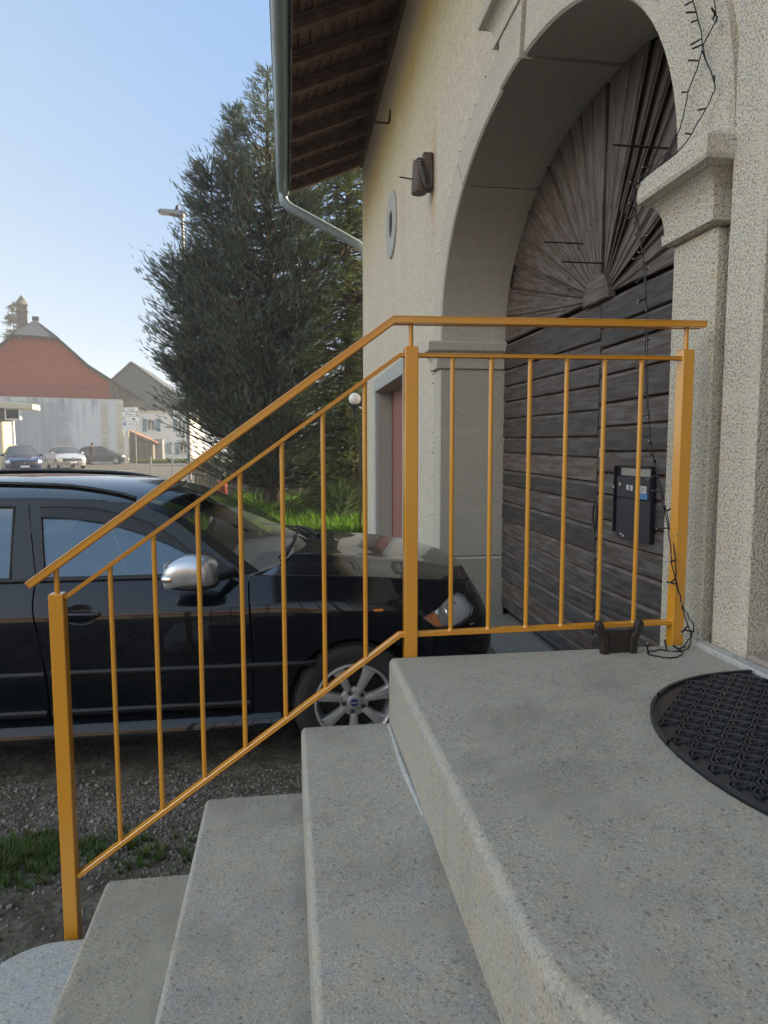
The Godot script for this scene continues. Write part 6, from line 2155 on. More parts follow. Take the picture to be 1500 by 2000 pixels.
func build_far_side() -> void:
	rg.seed = 77
	# ---- the big barn: gable to the road, tiled gable front, hipped peak, stained plaster wall
	var B := Vector3(-20.9, 0.38, -62.0)
	var barn := thing("barn", B, "large old barn with red tiled gable and streaked grey plaster wall", "barn", "", 0.30)
	var w := MB.new()
	var plaster := func(p: Vector3) -> Color:
		var hgt := p.y / 5.65
		var a := nz.get_noise_2d(p.x * 14.0, p.y * 10.0)
		var s := nz.get_noise_2d(p.x * 55.0, p.y * 2.2) 
		var streak := smoothstep(-0.05, 0.3, s + 0.05) * smoothstep(0.35, 0.95, hgt + 0.22 * a) * smoothstep(1.0, 0.97, hgt)
		streak = maxf(streak, smoothstep(3.0, 1.7, p.x + a * 0.8 + s * 0.5) * 0.9 * smoothstep(0.98, 0.9, hgt))
		if p.x > 5.1: streak *= 0.15
		var c := Color(1.02, 1.04, 1.06) * (1.0 + 0.10 * a)
		c = c.lerp(Color(0.30, 0.33, 0.37), clampf(streak, 0, 1) * (0.62 + 0.25 * s))
		# bare stone showing at the corner and in a strip
		var q := smoothstep(0.5, 0.1, absf(p.x - 5.15) - 0.15 * s) * smoothstep(0.98, 0.9, hgt)
		var q2 := smoothstep(0.5, 0.2, absf(p.x - 6.5) - 0.2 * s) * smoothstep(0.99, 0.9, hgt)
		return c.lerp(Color(0.95, 0.86, 0.66) * (0.8 + 0.3 * nz.get_noise_2d(p.x * 40.0, p.y * 90.0)), maxf(q * 0.85, q2 * 0.75))
	w.cover(PackedVector2Array([Vector2(-9, 0), Vector2(6.75, 0), Vector2(6.75, 5.65), Vector2(-9, 5.65)]), Vector2(0.18, 0.14), func(q: Vector2) -> Vector3: return Vector3(q.x, q.y, 0), func(_p): return Vector3(0, 0, 1), plaster)
	w.quad(Vector3(6.75, 0, 0), Vector3(6.75, 5.65, 0), Vector3(6.75, 5.65, -14), Vector3(6.75, 0, -14), Vector3(1, 0, 0))
	w.quad(Vector3(-9, 0, 0), Vector3(-9, 5.65, 0), Vector3(-9, 5.65, -14), Vector3(-9, 0, -14), Vector3(-1, 0, 0))
	w.quad(Vector3(-9, 0, -14), Vector3(6.75, 0, -14), Vector3(6.75, 5.65, -14), Vector3(-9, 5.65, -14), Vector3(0, 0, -1))
	var wall := part("wall", w, mats["far_plaster"], barn)
	# corner stones
	for k in 13:
		var b := MB.new()
		var big := k % 2 == 0
		var v := rg.randf_range(0.75, 1.05)
		b.col = Color(v * 1.05, v * 0.95, v * 0.76)
		b.box(Vector3(6.55 - (0.14 if big else 0.0), 0.24 + k * 0.42, -0.02), Vector3(0.75 if big else 0.45, 0.38, 0.12), 0.03)
		part("corner_stone", b, mats["far_plaster"], wall)
	for k in 9:
		var b := MB.new()
		var v := rg.randf_range(0.7, 1.0)
		b.col = Color(v * 1.05, v * 0.95, v * 0.78)
		b.box(Vector3(5.1 + rg.randf_range(-0.12, 0.12), 0.3 + k * 0.52, -0.03), Vector3(rg.randf_range(0.3, 0.6), rg.randf_range(0.15, 0.34), 0.10), 0.03)
		part("stone", b, mats["far_plaster"], wall)
	# gable clad with plain tiles, course by course
	var half_w := func(y: float) -> float:    # half width of the cladding at height y over the wall
		return spl([Vector2(5.65, 5.85), Vector2(6.9, 5.62), Vector2(8.3, 3.95), Vector2(9.5, 2.7), Vector2(10.72, 1.5)], y)
	var course := 0
	var y := 5.66
	while y < 10.70:
		var hw: float = half_w.call(y + 0.1)
		var b := MB.new()
		var v := rg.randf_range(0.88, 1.1)
		b.col = Color(v, v * rg.randf_range(0.96, 1.04), v)
		if course < 7: b.col = b.col * Color(0.78, 0.86, 0.95)
		var n := int(hw * 2 / 0.19)
		for k in n:
			var x0: float = -hw + hw * 2 * k / n
			var x1: float = -hw + hw * 2 * (k + 1) / n - 0.012
			var lo := rg.randf_range(0.0, 0.012)
			b.quad(Vector3(x0, y + lo, 0.075), Vector3(x1, y + lo, 0.075), Vector3(x1, y + 0.17, 0.04), Vector3(x0, y + 0.17, 0.04), Vector3(0, 0.2, 1))
			b.quad(Vector3(x0, y + lo, 0.075), Vector3(x1, y + lo, 0.075), Vector3(x1, y + lo, 0.03), Vector3(x0, y + lo, 0.03), Vector3(0, -1, 0))
		part("tile_course", b, mats["far_tile"], barn)
		y += 0.158
		course += 1
	var gb := MB.new()
	gb.prism(PackedVector2Array([Vector2(-8.4, 5.65), Vector2(8.35, 5.65), Vector2(7.1, 6.55), Vector2(4.05, 8.35), Vector2(1.45, 10.72), Vector2(-1.45, 10.72), Vector2(-4.05, 8.35), Vector2(-8.4, 5.65)]), -0.2, 0.0)
	part("gable", gb, mats["grey_wood"], barn)
	for k in 9:
		var x := 5.92 + k * 0.2
		var top := spl([Vector2(5.6, 7.25), Vector2(7.1, 6.45), Vector2(8.3, 5.78)], x)
		var b := MB.new()
		b.col = tone(rg.randf_range(0.7, 1.2))
		b.box(Vector3(x, (5.66 + top) / 2, 0.03), Vector3(0.18, top - 5.68, 0.05), 0.006)
		part("weather_board", b, mats["grey_wood"], barn)
	# roof planes: swept slopes, hip and chimney
	var rf := MB.new()
	var prof := [Vector2(8.75, 5.45), Vector2(7.0, 6.62), Vector2(4.05, 8.52), Vector2(1.5, 10.92), Vector2(0.0, 12.45)]
	for s in [1.0, -1.0]:
		for i in prof.size() - 1:
			var a: Vector2 = prof[i]; var e: Vector2 = prof[i + 1]
			var za := 0.45
			var ze := 0.45 if i < 3 else -2.2
			rf.quad(Vector3(a.x * s, a.y, za), Vector3(e.x * s, e.y, ze), Vector3(e.x * s, e.y, -14.5), Vector3(a.x * s, a.y, -14.5), Vector3(s, 1, 0))
			rf.quad(Vector3(a.x * s, a.y - 0.16, za), Vector3(e.x * s, e.y - 0.16, ze), Vector3(e.x * s, e.y - 0.16, -14.5), Vector3(a.x * s, a.y - 0.16, -14.5), Vector3(-s, -1, 0))
			if i < 3: rf.quad(Vector3(a.x * s, a.y, za), Vector3(e.x * s, e.y, ze), Vector3(e.x * s, e.y - 0.16, ze), Vector3(a.x * s, a.y - 0.16, za), Vector3(0, 0, 1))
		rf.quad(Vector3(8.75 * s, 5.45, 0.45), Vector3(8.75 * s, 5.45, -14.5), Vector3(8.75 * s, 5.27, -14.5), Vector3(8.75 * s, 5.27, 0.45), Vector3(s, 0, 0))
	rf.flat(Vector3(-1.75, 10.70, 0.55), Vector3(1.75, 10.70, 0.55), Vector3(0, 12.47, -2.2), Vector3(0, 1, 1))
	rf.flat(Vector3(-1.5, 10.92, 0.45), Vector3(-1.75, 10.70, 0.55), Vector3(0, 12.47, -2.2), Vector3(-0.5, 1, 1))
	rf.flat(Vector3(1.5, 10.92, 0.45), Vector3(1.75, 10.70, 0.55), Vector3(0, 12.47, -2.2), Vector3(0.5, 1, 1))
	rf.quad(Vector3(-1.75, 10.70, 0.55), Vector3(1.75, 10.70, 0.55), Vector3(1.75, 10.56, 0.5), Vector3(-1.75, 10.56, 0.5), Vector3(0, -0.3, 1))
	rf.col = Color(1.3, 1.1, 1.0)
	rf.box(Vector3(0, 12.48, -8.2), Vector3(0.3, 0.14, 12.2), 0.05)
	rf.box(Vector3(0.05, 12.55, -2.2), Vector3(0.55, 0.35, 0.3), 0.05)
	var roof := part("roof", rf, mats["far_slate"], barn)
	for s in [-1.15, 1.15]: part("purlin_end", bx(Vector3(s, 10.5, 0.25), Vector3(0.22, 0.26, 0.5), 0.03), mats["grey_wood"], barn)
	var ch := part("chimney", bx(Vector3(-1.0, 12.3, -3.0), Vector3(0.82, 3.0, 0.8), 0.02), mats["grey_wood"], roof)
	part("chimney_band", bx(Vector3(-1.0, 13.2, -3.0), Vector3(0.95, 0.12, 0.93), 0.02), mats["grey_wood"], ch)
	var cc := MB.new()
	cc.lathe([Vector2(0.68, 13.75), Vector2(0.66, 13.85), Vector2(0.10, 14.55), Vector2(0, 14.6)], 4, false)
	part("chimney_cap", cc, mats["grey_wood"], ch, Transform3D(Basis(Vector3.UP, PI / 4), Vector3(-1.0, 0, -3.0) ))
	# ---- house with slate gable and white wall behind the road bend
	var hs := thing("gabled_house", Vector3(-17.4, 0.38, -85.0), "white house with blue shutters under a tall dark slate gable", "house")
	part("wall", bx(Vector3(0.0, 2.85, -6.0), Vector3(11.4, 5.7, 12.0)), mats["far_plaster"], hs)
	var gp := MB.new()
	gp.prism(PackedVector2Array([Vector2(-5.75, 5.72), Vector2(5.75, 5.72), Vector2(5.0, 6.75), Vector2(-0.65, 11.25), Vector2(-5.75, 6.6)]), -12.0, 0.06)
	part("gable", gp, mats["far_slate"], hs)
	for s in [[Vector2(-6.0, 6.5), Vector2(-0.65, 11.4)], [Vector2(6.1, 6.3), Vector2(-0.65, 11.4)]]:
		var b := MB.new()
		var d: Vector2 = s[1] - s[0]
		var nrm := Vector2(-d.y, d.x).normalized() * 0.12 * (1.0 if d.x > 0 else -1.0)
		b.prism(PackedVector2Array([s[0], s[1], s[1] + nrm, s[0] + nrm]), -12.3, 0.35)
		part("roof", b, mats["far_slate"], hs)
	var ev := part("eaves_board", bx(Vector3(0, 5.74, 0.1), Vector3(11.6, 0.12, 0.2)), mats["cream_paint"], hs)
	for q in [[1.35, 4.05, 0.95, 1.35], [2.6, 1.3, 0.8, 1.2], [4.9, 4.05, 0.95, 1.35], [5.0, 1.3, 0.9, 1.35]]:
		var wn := part("window", bx(Vector3(q[0], q[1], 0.02), Vector3(q[2], q[3], 0.06)), mats["white_paint"], hs)
		part("pane", bx(Vector3(q[0] - q[2] * 0.23, q[1], 0.055), Vector3(q[2] * 0.38, q[3] * 0.88, 0.02)), mats["far_window"], wn)
		part("pane", bx(Vector3(q[0] + q[2] * 0.23, q[1], 0.055), Vector3(q[2] * 0.38, q[3] * 0.88, 0.02)), mats["far_window"], wn)
		for s in [-1.0, 1.0]: part("shutter", bx(Vector3(q[0] + s * (q[2] * 0.5 + 0.28), q[1], 0.07), Vector3(0.5, q[3] + 0.1, 0.05), 0.01), mats["shutter_blue"], wn)
	# a roof behind it
	var rh := thing("far_house", Vector3(-16.6, 0.38, -97.0), "small brown roofed house behind the slate gable", "house")
	part("wall", bx(Vector3(0, 3.5, 0), Vector3(2.6, 7, 8)), mats["far_plaster"], rh)
	var rp := MB.new()
	rp.prism(PackedVector2Array([Vector2(-1.8, 8.0), Vector2(2.4, 7.4), Vector2(0.0, 10.4)]), -4.3, 4.3)
	part("roof", rp, mats["tile"], rh)
	# ---- timber lean-to and grey cabinet beside the barn
	var sh := thing("timber_shed", Vector3(-13.1, 0.38, -64.2), "weathered timber lean-to shed against the barn corner", "shed")
	for k in 11:
		var b := MB.new()
		b.col = tone(rg.randf_range(0.75, 1.25), 0.06)
		b.box(Vector3(0, 0.12 + k * 0.2, 0.0), Vector3(2.1, 0.19, 0.04), 0.008)
		if k < 10: part("board", b, mats["grey_wood"], sh)
	part("side_wall", bx(Vector3(1.02, 0.9, -1.2), Vector3(0.06, 1.8, 2.4)), mats["grey_wood"], sh)
	var sr := MB.new()
	sr.prism(PackedVector2Array([Vector2(-1.1, 2.85), Vector2(1.35, 1.78), Vector2(1.38, 1.88), Vector2(-1.06, 2.97)]), -2.5, 0.35)
	part("roof", sr, mats["tile"], sh)
	var gbx := MB.new()
	gbx.prism(PackedVector2Array([Vector2(-1.03, 0.0), Vector2(1.03, 0.0), Vector2(1.03, 1.85), Vector2(-1.03, 2.8)]), -0.1, -0.03)
	part("front_wall", gbx, mats["grey_wood"], sh)
	for x in [-1.0, -0.55]: part("post", bx(Vector3(x - 0.35, 1.5, 0.6), Vector3(0.12, 3.0, 0.12), 0.01), mats["cream_paint"], sh)
	var cab := thing("cabinet", Vector3(-12.0, 0.38, -66.0), "dark grey utility cabinet beside the timber shed", "cabinet")
	part("body", bx(Vector3(0, 1.05, 0), Vector3(1.15, 2.1, 0.9), 0.02), mats["galvanised"], cab)
	part("lid", bx(Vector3(0, 2.13, 0), Vector3(1.25, 0.08, 1.0), 0.02), mats["galvanised"], cab)
	# ---- direction signs on two posts
	var sp := thing("signpost", Vector3(-12.35, 0.38, -57.0), "stack of five white arrow direction signs on thin posts", "signpost")
	for x in [-0.52, 0.35]: part("post", tb([Vector3(x, 0, -0.05), Vector3(x, 4.62, -0.05)], 0.035, 8), mats["galvanised"], sp)
	var texts := ["Bussy", "Fétigny", "", "", ""]
	var font := SystemFont.new()
	font.font_names = PackedStringArray(["Droid Sans"])
	for k in 5:
		var dir := -1.0 if k in [0, 2] else 1.0
		var yy := 4.40 - k * 0.385
		var L := 0.60
		var pl := PackedVector2Array([Vector2(-L * dir, -0.145), Vector2(L * 0.80 * dir, -0.145), Vector2(L * 1.02 * dir, 0), Vector2(L * 0.80 * dir, 0.145), Vector2(-L * dir, 0.145)])
		var b := MB.new()
		b.xf = Transform3D(Basis(), Vector3(0.0, yy, 0))
		b.prism(pl.duplicate(), -0.02, 0.02, 0.004)
		var sg := part("arrow_sign", b, mats["white_paint"], sp)
		var c := MB.new()
		c.xf = b.xf
		for sgn in [-1.0, 1.0]: c.prism(PackedVector2Array([Vector2(L * 0.72 * dir, 0.13 * sgn), Vector2(L * 0.94 * dir, 0.0), Vector2(L * 0.86 * dir, 0.0), Vector2(L * 0.64 * dir, 0.13 * sgn)]), 0.018, 0.023)
		part("arrow_tip", c, mats["ink"], sg)
		if texts[k]:
			var tm := TextMesh.new()
			tm.font = font
			tm.text = texts[k]
			tm.font_size = 40
			tm.pixel_size = 0.0048
			tm.depth = 0.006
			var tn := part("lettering", tm, mats["ink"], sg)
			tn.position = Vector3(-0.07 * dir, yy, 0.024)
		elif k == 3:
			part("parking_panel", bx(Vector3(-0.44, yy, 0.021), Vector3(0.22, 0.24, 0.008)), mats["sign_blue"], sg)
			var tm := TextMesh.new()
			tm.font = font
			tm.text = "P"
			tm.font_size = 40
			tm.pixel_size = 0.0048
			tm.depth = 0.004
			var tn := part("lettering", tm, mats["white_paint"], sg)
			tn.position = Vector3(-0.44, yy, 0.028)
			for l in 2: part("print_line", bx(Vector3(0.05, yy + 0.04 - l * 0.08, 0.022), Vector3(0.5, 0.03, 0.004)), mats["galvanised"], sg)
		elif k == 2:
			var pc := MB.new()
			pc.prism(PackedVector2Array([Vector2(0.12, yy - 0.06), Vector2(0.38, yy - 0.06), Vector2(0.38, yy), Vector2(0.32, yy + 0.06), Vector2(0.2, yy + 0.06), Vector2(0.12, yy)]), 0.02, 0.026)
			part("pictogram", pc, mats["ink"], sg)
		else:
			part("print_line", bx(Vector3(-0.1, yy, 0.022), Vector3(0.7, 0.035, 0.004)), mats["galvanised"], sg)
	# red and white marker low on the post
	# ---- small building with flat canopy at the left edge
	var g := thing("kiosk", Vector3(-17.2, 0.38, -42.0), "cream flat roofed building with canopy and framed box at the left edge", "kiosk")
	part("wall", bx(Vector3(-0.8, 1.55, -0.8), Vector3(3.6, 3.1, 1.6)), mats["cream_paint"], g)
	var cn := MB.new()
	cn.prism(PackedVector2Array([Vector2(-4.5, 3.75), Vector2(2.96, 3.50), Vector2(2.96, 3.80), Vector2(-4.5, 4.35)]), -0.5, 0.7, 0.02)
	part("canopy", cn, mats["cream_paint"], g)
	part("fascia_wall", bx(Vector3(-0.6, 3.2, 0.05), Vector3(4.4, 0.75, 0.1)), mats["grey_wood"], g)
	var fb := part("box_frame", bx(Vector3(1.83, 3.24, 0.45), Vector3(0.80, 0.66, 0.30), 0.01), mats["white_paint"], g)
	part("box_screen", bx(Vector3(1.83, 3.24, 0.605), Vector3(0.66, 0.52, 0.02)), mats["plastic"], fb)
	part("column", bx(Vector3(1.72, 1.45, 0.3), Vector3(0.14, 2.9, 0.14), 0.01), mats["white_paint"], g)
	for k in 10: part("panel", bx(Vector3(1.02, 0.16 + k * 0.3, -0.8), Vector3(0.05, 0.28, 1.5), 0.012), mats["cream_paint"], g)
	# ---- parked cars
	build_far_car("parked_car", Vector3(-13.55, 0.34, -37.6), -1.15, "dark blue hatchback parked nearest the left edge", "car_blue", "hatch", 4.2)
	build_far_car("parked_car", Vector3(-13.75, 0.38, -46.0), -1.05, "silver saloon parked between the blue hatchback and the grey one", "car_silver", "saloon", 4.5)
	build_far_car("parked_car", Vector3(-13.95, 0.38, -59.0), 0.12, "dark grey hatchback parked side-on behind the standing man", "car_grey", "hatch", 3.9)
	build_behind()

# what stands across the yard behind the viewer: only its reflection is seen in the car
func build_behind() -> void:
	var h := thing("opposite_house", Vector3(-12.0, 0, 25.0), "long beige house across the yard behind the viewpoint", "house")
	part("wall", bx(Vector3(0, 2.4, 4.0), Vector3(38, 4.8, 8)), mats["cream_paint"], h)
	var r := MB.new()
	r.prism(PackedVector2Array([Vector2(-0.6, 4.75), Vector2(8.6, 4.75), Vector2(4.0, 7.4)]), -19.5, 19.5)
	part("roof", r, mats["far_tile"], h, Transform3D(Basis(Vector3(0, 0, 1), Vector3(0, 1, 0), Vector3(-1, 0, 0)), Vector3()))
	for k in 10: part("window", bx(Vector3(-16.0 + k * 3.6, 3.6, -0.02), Vector3(1.1, 1.5, 0.08)), mats["far_window"], h)
	for k in 10: part("window", bx(Vector3(-16.0 + k * 3.6, 1.4, -0.02), Vector3(1.1, 1.5, 0.08)), mats["far_window"], h)

# ---------------------------------------------------------------- the man by the cars: one smooth skin over a skeleton
func blob_mesh(bones: Array, cell: float, k: float, paint_of: Callable) -> MB:
	# bones: [a, b, ra, rb]; distances to tapered capsules joined by a smooth minimum, meshed as surface nets
	var vals := {}
	for bn in bones:
		var lo: Vector3 = bn[0].min(bn[1]) - Vector3.ONE * (maxf(bn[2], bn[3]) + cell * 2.5 + k)
		var hi: Vector3 = bn[0].max(bn[1]) + Vector3.ONE * (maxf(bn[2], bn[3]) + cell * 2.5 + k)
		var ba: Vector3 = bn[1] - bn[0]
		var bb := maxf(ba.length_squared(), 1e-9)
		for i in range(floori(lo.x / cell), ceili(hi.x / cell) + 1):
			for j in range(floori(lo.y / cell), ceili(hi.y / cell) + 1):
				for l in range(floori(lo.z / cell), ceili(hi.z / cell) + 1):
					var p := Vector3(i, j, l) * cell
					var h := clampf((p - bn[0]).dot(ba) / bb, 0, 1)
					var d: float = (p - bn[0] - ba * h).length() - lerpf(bn[2], bn[3], h)
					var key := Vector3i(i, j, l)
					if vals.has(key):
						var o: float = vals[key]
						var q := clampf(0.5 + 0.5 * (o - d) / k, 0, 1)
						vals[key] = lerpf(o, d, q) - k * q * (1.0 - q)
					else:
						vals[key] = d
	var vert := {}
	for key in vals:
		var cnt := 0
		var acc := Vector3()
		var c8 := []
		var ok := true
		for n in 8:
			var kk: Vector3i = key + Vector3i(n & 1, (n >> 1) & 1, n >> 2)
			if not vals.has(kk):
				ok = false
				break
			c8.append(vals[kk])
		if not ok: continue
		for e in [[0, 1], [2, 3], [4, 5], [6, 7], [0, 2], [1, 3], [4, 6], [5, 7], [0, 4], [1, 5], [2, 6], [3, 7]]:
			var a: float = c8[e[0]]
			var b: float = c8[e[1]]
			if (a < 0.0) != (b < 0.0):
				var f := a / (a - b)
				var pa := Vector3(e[0] & 1, (e[0] >> 1) & 1, e[0] >> 2)
				var pb := Vector3(e[1] & 1, (e[1] >> 1) & 1, e[1] >> 2)
				acc += pa.lerp(pb, f)
				cnt += 1
		if cnt: vert[key] = (Vector3(key) + acc / cnt) * cell
	var grad := func(key: Vector3i) -> Vector3:
		var o: float = vals[key]
		return Vector3(vals.get(key + Vector3i(1, 0, 0), o) - o, vals.get(key + Vector3i(0, 1, 0), o) - o, vals.get(key + Vector3i(0, 0, 1), o) - o).normalized()
	var m := MB.new()
	for key in vals:
		for ax in 3:
			var st := Vector3i(); st[ax] = 1
			if not vals.has(key + st): continue
			var a: float = vals[key]
			var b: float = vals[key + st]
			if (a < 0.0) == (b < 0.0): continue
			var u := Vector3i(); u[(ax + 1) % 3] = 1
			var w := Vector3i(); w[(ax + 2) % 3] = 1
			var q := [key, key - u, key - u - w, key - w]
			if not (vert.has(q[0]) and vert.has(q[1]) and vert.has(q[2]) and vert.has(q[3])): continue
			var N := []
			for x in q: N.append(grad.call(x))
			m.col = paint_of.call(vert[q[0]])
			m.tri(vert[q[0]], vert[q[1]], vert[q[2]], N[0], N[1], N[2])
			m.tri(vert[q[0]], vert[q[2]], vert[q[3]], N[0], N[2], N[3])
	return m

func build_person() -> void:
	var t := thing("person", Vector3(-15.35, 0.38, -57.0), "man in dark jacket and jeans standing smoking by the parked cars", "person", "", -0.5)
	var V := func(x: float, y: float, z: float) -> Vector3: return Vector3(x, y, z)
	# facing -x and a little towards the viewer; right hand raised to the mouth
	var bones := [
		[Vector3(0, 0.98, 0), Vector3(0, 1.18, 0), 0.135, 0.135], [Vector3(0, 1.18, 0), Vector3(-0.02, 1.40, 0), 0.14, 0.13],
		[Vector3(0, 1.42, -0.16), Vector3(0, 1.42, 0.16), 0.075, 0.075], [Vector3(0, 1.15, -0.07), Vector3(0, 1.15, 0.07), 0.13, 0.13], [Vector3(0, 0.95, -0.08), Vector3(0, 0.95, 0.08), 0.115, 0.115],
		[Vector3(0, 1.42, 0), Vector3(-0.02, 1.53, 0), 0.06, 0.055],
		[Vector3(0, 0.92, -0.09), Vector3(-0.02, 0.50, -0.10), 0.088, 0.060], [Vector3(-0.02, 0.50, -0.10), Vector3(0.02, 0.10, -0.11), 0.062, 0.042],
		[Vector3(0, 0.92, 0.09), Vector3(-0.03, 0.50, 0.12), 0.088, 0.060], [Vector3(-0.03, 0.50, 0.12), Vector3(0.03, 0.10, 0.13), 0.062, 0.042],
		[Vector3(0.03, 0.045, -0.11), Vector3(-0.15, 0.035, -0.13), 0.045, 0.033], [Vector3(0.04, 0.045, 0.13), Vector3(-0.14, 0.035, 0.16), 0.045, 0.033],
		[Vector3(0, 1.41, -0.19), Vector3(0.04, 1.13, -0.25), 0.055, 0.043], [Vector3(0.04, 1.13, -0.25), Vector3(-0.06, 0.90, -0.22), 0.042, 0.030],
		[Vector3(0, 1.41, 0.19), Vector3(-0.04, 1.16, 0.25), 0.055, 0.043], [Vector3(-0.04, 1.16, 0.25), Vector3(-0.17, 1.40, 0.12), 0.042, 0.030],
		[Vector3(-0.02, 1.60, 0), Vector3(-0.015, 1.655, 0), 0.085, 0.088], [Vector3(-0.07, 1.575, 0), Vector3(-0.07, 1.60, 0), 0.050, 0.055],
	]
	var cloth := func(p: Vector3) -> Color:
		if p.y > 1.50: return Color(0.40, 0.23, 0.16)
		if p.y < 0.075: return Color(0.02, 0.018, 0.016)
		if p.y < 0.90 and p.z > -0.2: return Color(0.035, 0.042, 0.06)
		return Color(0.028, 0.022, 0.022)
	var mskin := mat("figure", Color(1, 1, 1), 0.85, 0, true)
	part("body", blob_mesh(bones, 0.022, 0.035, cloth), mskin, t)
	# hands: palm, four fingers and a thumb each
	for h in [[Vector3(-0.065, 0.885, -0.22), Vector3(-0.05, -1, 0.05), Vector3(0, 0, 1)], [Vector3(-0.175, 1.415, 0.112), Vector3(0.45, 0.75, -0.5), Vector3(-0.6, 0.5, 0.3)]]:
		var d: Vector3 = h[1].normalized()
		var s: Vector3 = (h[2] - d * h[2].dot(d)).normalized()
		var n := d.cross(s)
		var b := [[h[0], h[0] + d * 0.075, 0.024, 0.026], [h[0] + d * 0.04 - s * 0.018, h[0] + d * 0.07 - s * 0.018, 0.016, 0.014], [h[0] + d * 0.04 + s * 0.018, h[0] + d * 0.07 + s * 0.018, 0.016, 0.014]]
		var fl := [0.060, 0.072, 0.068, 0.052]
		for k in 4:
			var r: Vector3 = h[0] + d * 0.08 + s * (-0.033 + 0.022 * k)
			var m1: Vector3 = r + d * fl[k] * 0.55 + n * 0.010
			b.append([r, m1, 0.009, 0.0085])
			b.append([m1, m1 + d * fl[k] * 0.35 + n * 0.022, 0.0085, 0.0075])
		var tr: Vector3 = h[0] + d * 0.025 - s * 0.028
		b.append([tr, tr + d * 0.035 - s * 0.028, 0.011, 0.010])
		b.append([tr + d * 0.035 - s * 0.028, tr + d * 0.062 - s * 0.026 + n * 0.012, 0.010, 0.008])
		part("hand", blob_mesh(b, 0.007, 0.008, func(_p): return Color(0.40, 0.23, 0.16)), mskin, t)
	# face and hair
	part("nose", ellipsoid(Vector3(-0.125, 1.60, 0), Vector3(0.020, 0.024, 0.016), 2.0, 10, 8), mats["skin_tone"], t)
	part("mouth", ellipsoid(Vector3(-0.115, 1.555, 0), Vector3(0.008, 0.007, 0.026), 2.0, 10, 6), mats["red_plastic"], t)
	for z in [-0.032, 0.032]: part("eye", ellipsoid(Vector3(-0.106, 1.628, z), Vector3(0.010, 0.009, 0.013), 2.0, 10, 8), mats["ink"], t)
	for z in [-0.09, 0.09]: part("ear", ellipsoid(Vector3(-0.01, 1.61, z), Vector3(0.022, 0.035, 0.012), 2.0, 10, 8), mats["skin_tone"], t)
	part("hair", blob_mesh([[Vector3(0.0, 1.675, 0), Vector3(0.02, 1.685, 0), 0.085, 0.085], [Vector3(0.035, 1.60, 0), Vector3(0.02, 1.66, 0), 0.068, 0.08]], 0.018, 0.02, func(_p): return Color(0.025, 0.018, 0.014)), mskin, t)
	part("cigarette", tb([Vector3(-0.12, 1.553, 0.012), Vector3(-0.19, 1.548, 0.02)], 0.005, 6), mats["white_paint"], t)

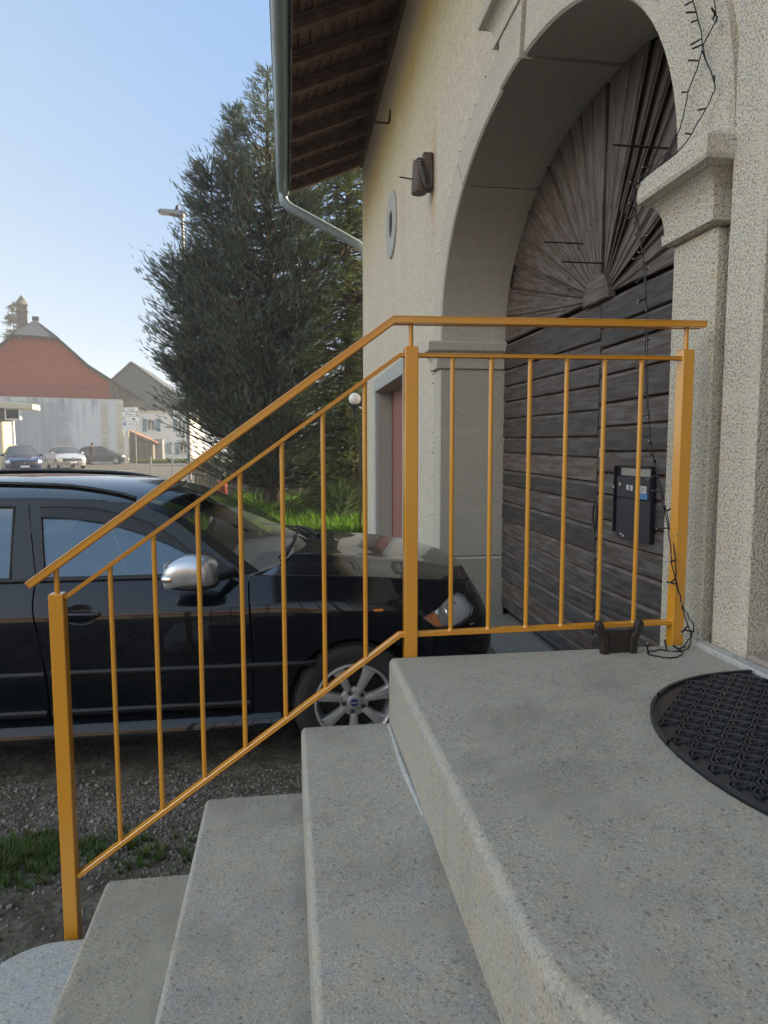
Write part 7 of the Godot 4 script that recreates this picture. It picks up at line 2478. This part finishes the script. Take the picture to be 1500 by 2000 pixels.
func _ready() -> void:
	# camera
	var yaw := 0.1405
	var pitch := 0.0932
	var roll := -0.0015
	var r := Vector3(cos(yaw), 0, sin(yaw))
	var f := Vector3(sin(yaw), 0, -cos(yaw))
	var f2 := f * cos(pitch) - Vector3.UP * sin(pitch)
	var u2 := Vector3.UP * cos(pitch) + f * sin(pitch)
	var cam := Camera3D.new()
	cam.name = "camera"
	add_child(cam)
	cam.transform = Transform3D(Basis(r * cos(roll) + u2 * sin(roll), u2 * cos(roll) - r * sin(roll), -f2), Vector3(0, 1.65, 0))
	cam.fov = rad_to_deg(2.0 * atan(1000.0 / 1329.0))
	cam.near = 0.05
	cam.far = 2000.0
	# sky
	var sun_az := deg_to_rad(66.0)
	var sun_el := deg_to_rad(27.0)
	var to_sun := Vector3(sin(sun_az) * cos(sun_el), sin(sun_el), -cos(sun_az) * cos(sun_el))
	var env := Environment.new()
	env.background_mode = Environment.BG_SKY
	env.sky = Sky.new()
	var pm := PanoramaSkyMaterial.new()
	pm.panorama = sky_picture(to_sun)
	env.sky.sky_material = pm
	env.background_energy_multiplier = 1.0
	env.tonemap_mode = Environment.TONE_MAPPER_LINEAR
	env.tonemap_exposure = 3.45
	env.fog_enabled = true
	env.fog_density = 0.0021
	env.fog_light_color = Color(0.965, 0.985, 1.0)
	env.sdfgi_enabled = true
	env.ssao_enabled = true
	env.ssil_enabled = true
	var we := WorldEnvironment.new()
	we.name = "environment"
	we.environment = env
	add_child(we)
	# sun
	var sun := DirectionalLight3D.new()
	sun.name = "sun"
	add_child(sun)
	sun.light_energy = 1.6
	sun.light_color = Color(1.0, 0.90, 0.74)
	sun.light_angular_distance = 0.5
	sun.shadow_enabled = true
	sun.transform.basis = Basis.looking_at(-to_sun, Vector3.UP)
	make_textures()
	make_materials()
	build_ground()
	build_house()
	build_steps()
	build_far_side()
	build_trees()
	build_fences()
	build_estate_car()
	build_railing()
	build_mat()
	build_scraper()
	build_small_things()
	build_person()

# clear, slightly hazy spring sky: deeper blue overhead, pale at the horizon, brighter round the sun
func sky_picture(to_sun: Vector3) -> ImageTexture:
	var w := 512
	var h := 256
	var im := Image.create(w, h, false, Image.FORMAT_RGBF)
	for j in h:
		var el := PI * (0.5 - (j + 0.5) / h)
		for i in w:
			# the panorama's centre column looks to -z
			var az := TAU * ((i + 0.5) / w - 0.5)
			var d := Vector3(sin(az) * cos(el), sin(el), -cos(az) * cos(el))
			var y := maxf(d.y, 0.0)
			var up := 1.0 - exp(-y * 3.1)
			var zen := Vector3(0.069, 0.138, 0.228)
			var hor := Vector3(0.350, 0.348, 0.318)
			var g := d.dot(to_sun)
			# away from the sun the air scatters less white light
			var anti := smoothstep(0.45, -0.45, g)
			var c := (hor * Vector3(1, 1, 1).lerp(Vector3(0.66, 0.82, 1.0), anti)).lerp(zen * Vector3(1, 1, 1).lerp(Vector3(0.55, 0.78, 1.12), anti), up)
			c += Vector3(1.0, 0.93, 0.80) * (0.30 * pow(maxf(g, 0.0), 6.0) + 1.6 * pow(maxf(g, 0.0), 60.0))
			c += Vector3(0.06, 0.06, 0.06) * pow(maxf(g, 0.0), 2.0)
			if d.y < 0.0: c = c.lerp(Vector3(0.20, 0.18, 0.15), smoothstep(0.0, -0.06, d.y))
			im.set_pixel(i, j, Color(c.x, c.y, c.z))
	return ImageTexture.create_from_image(im)
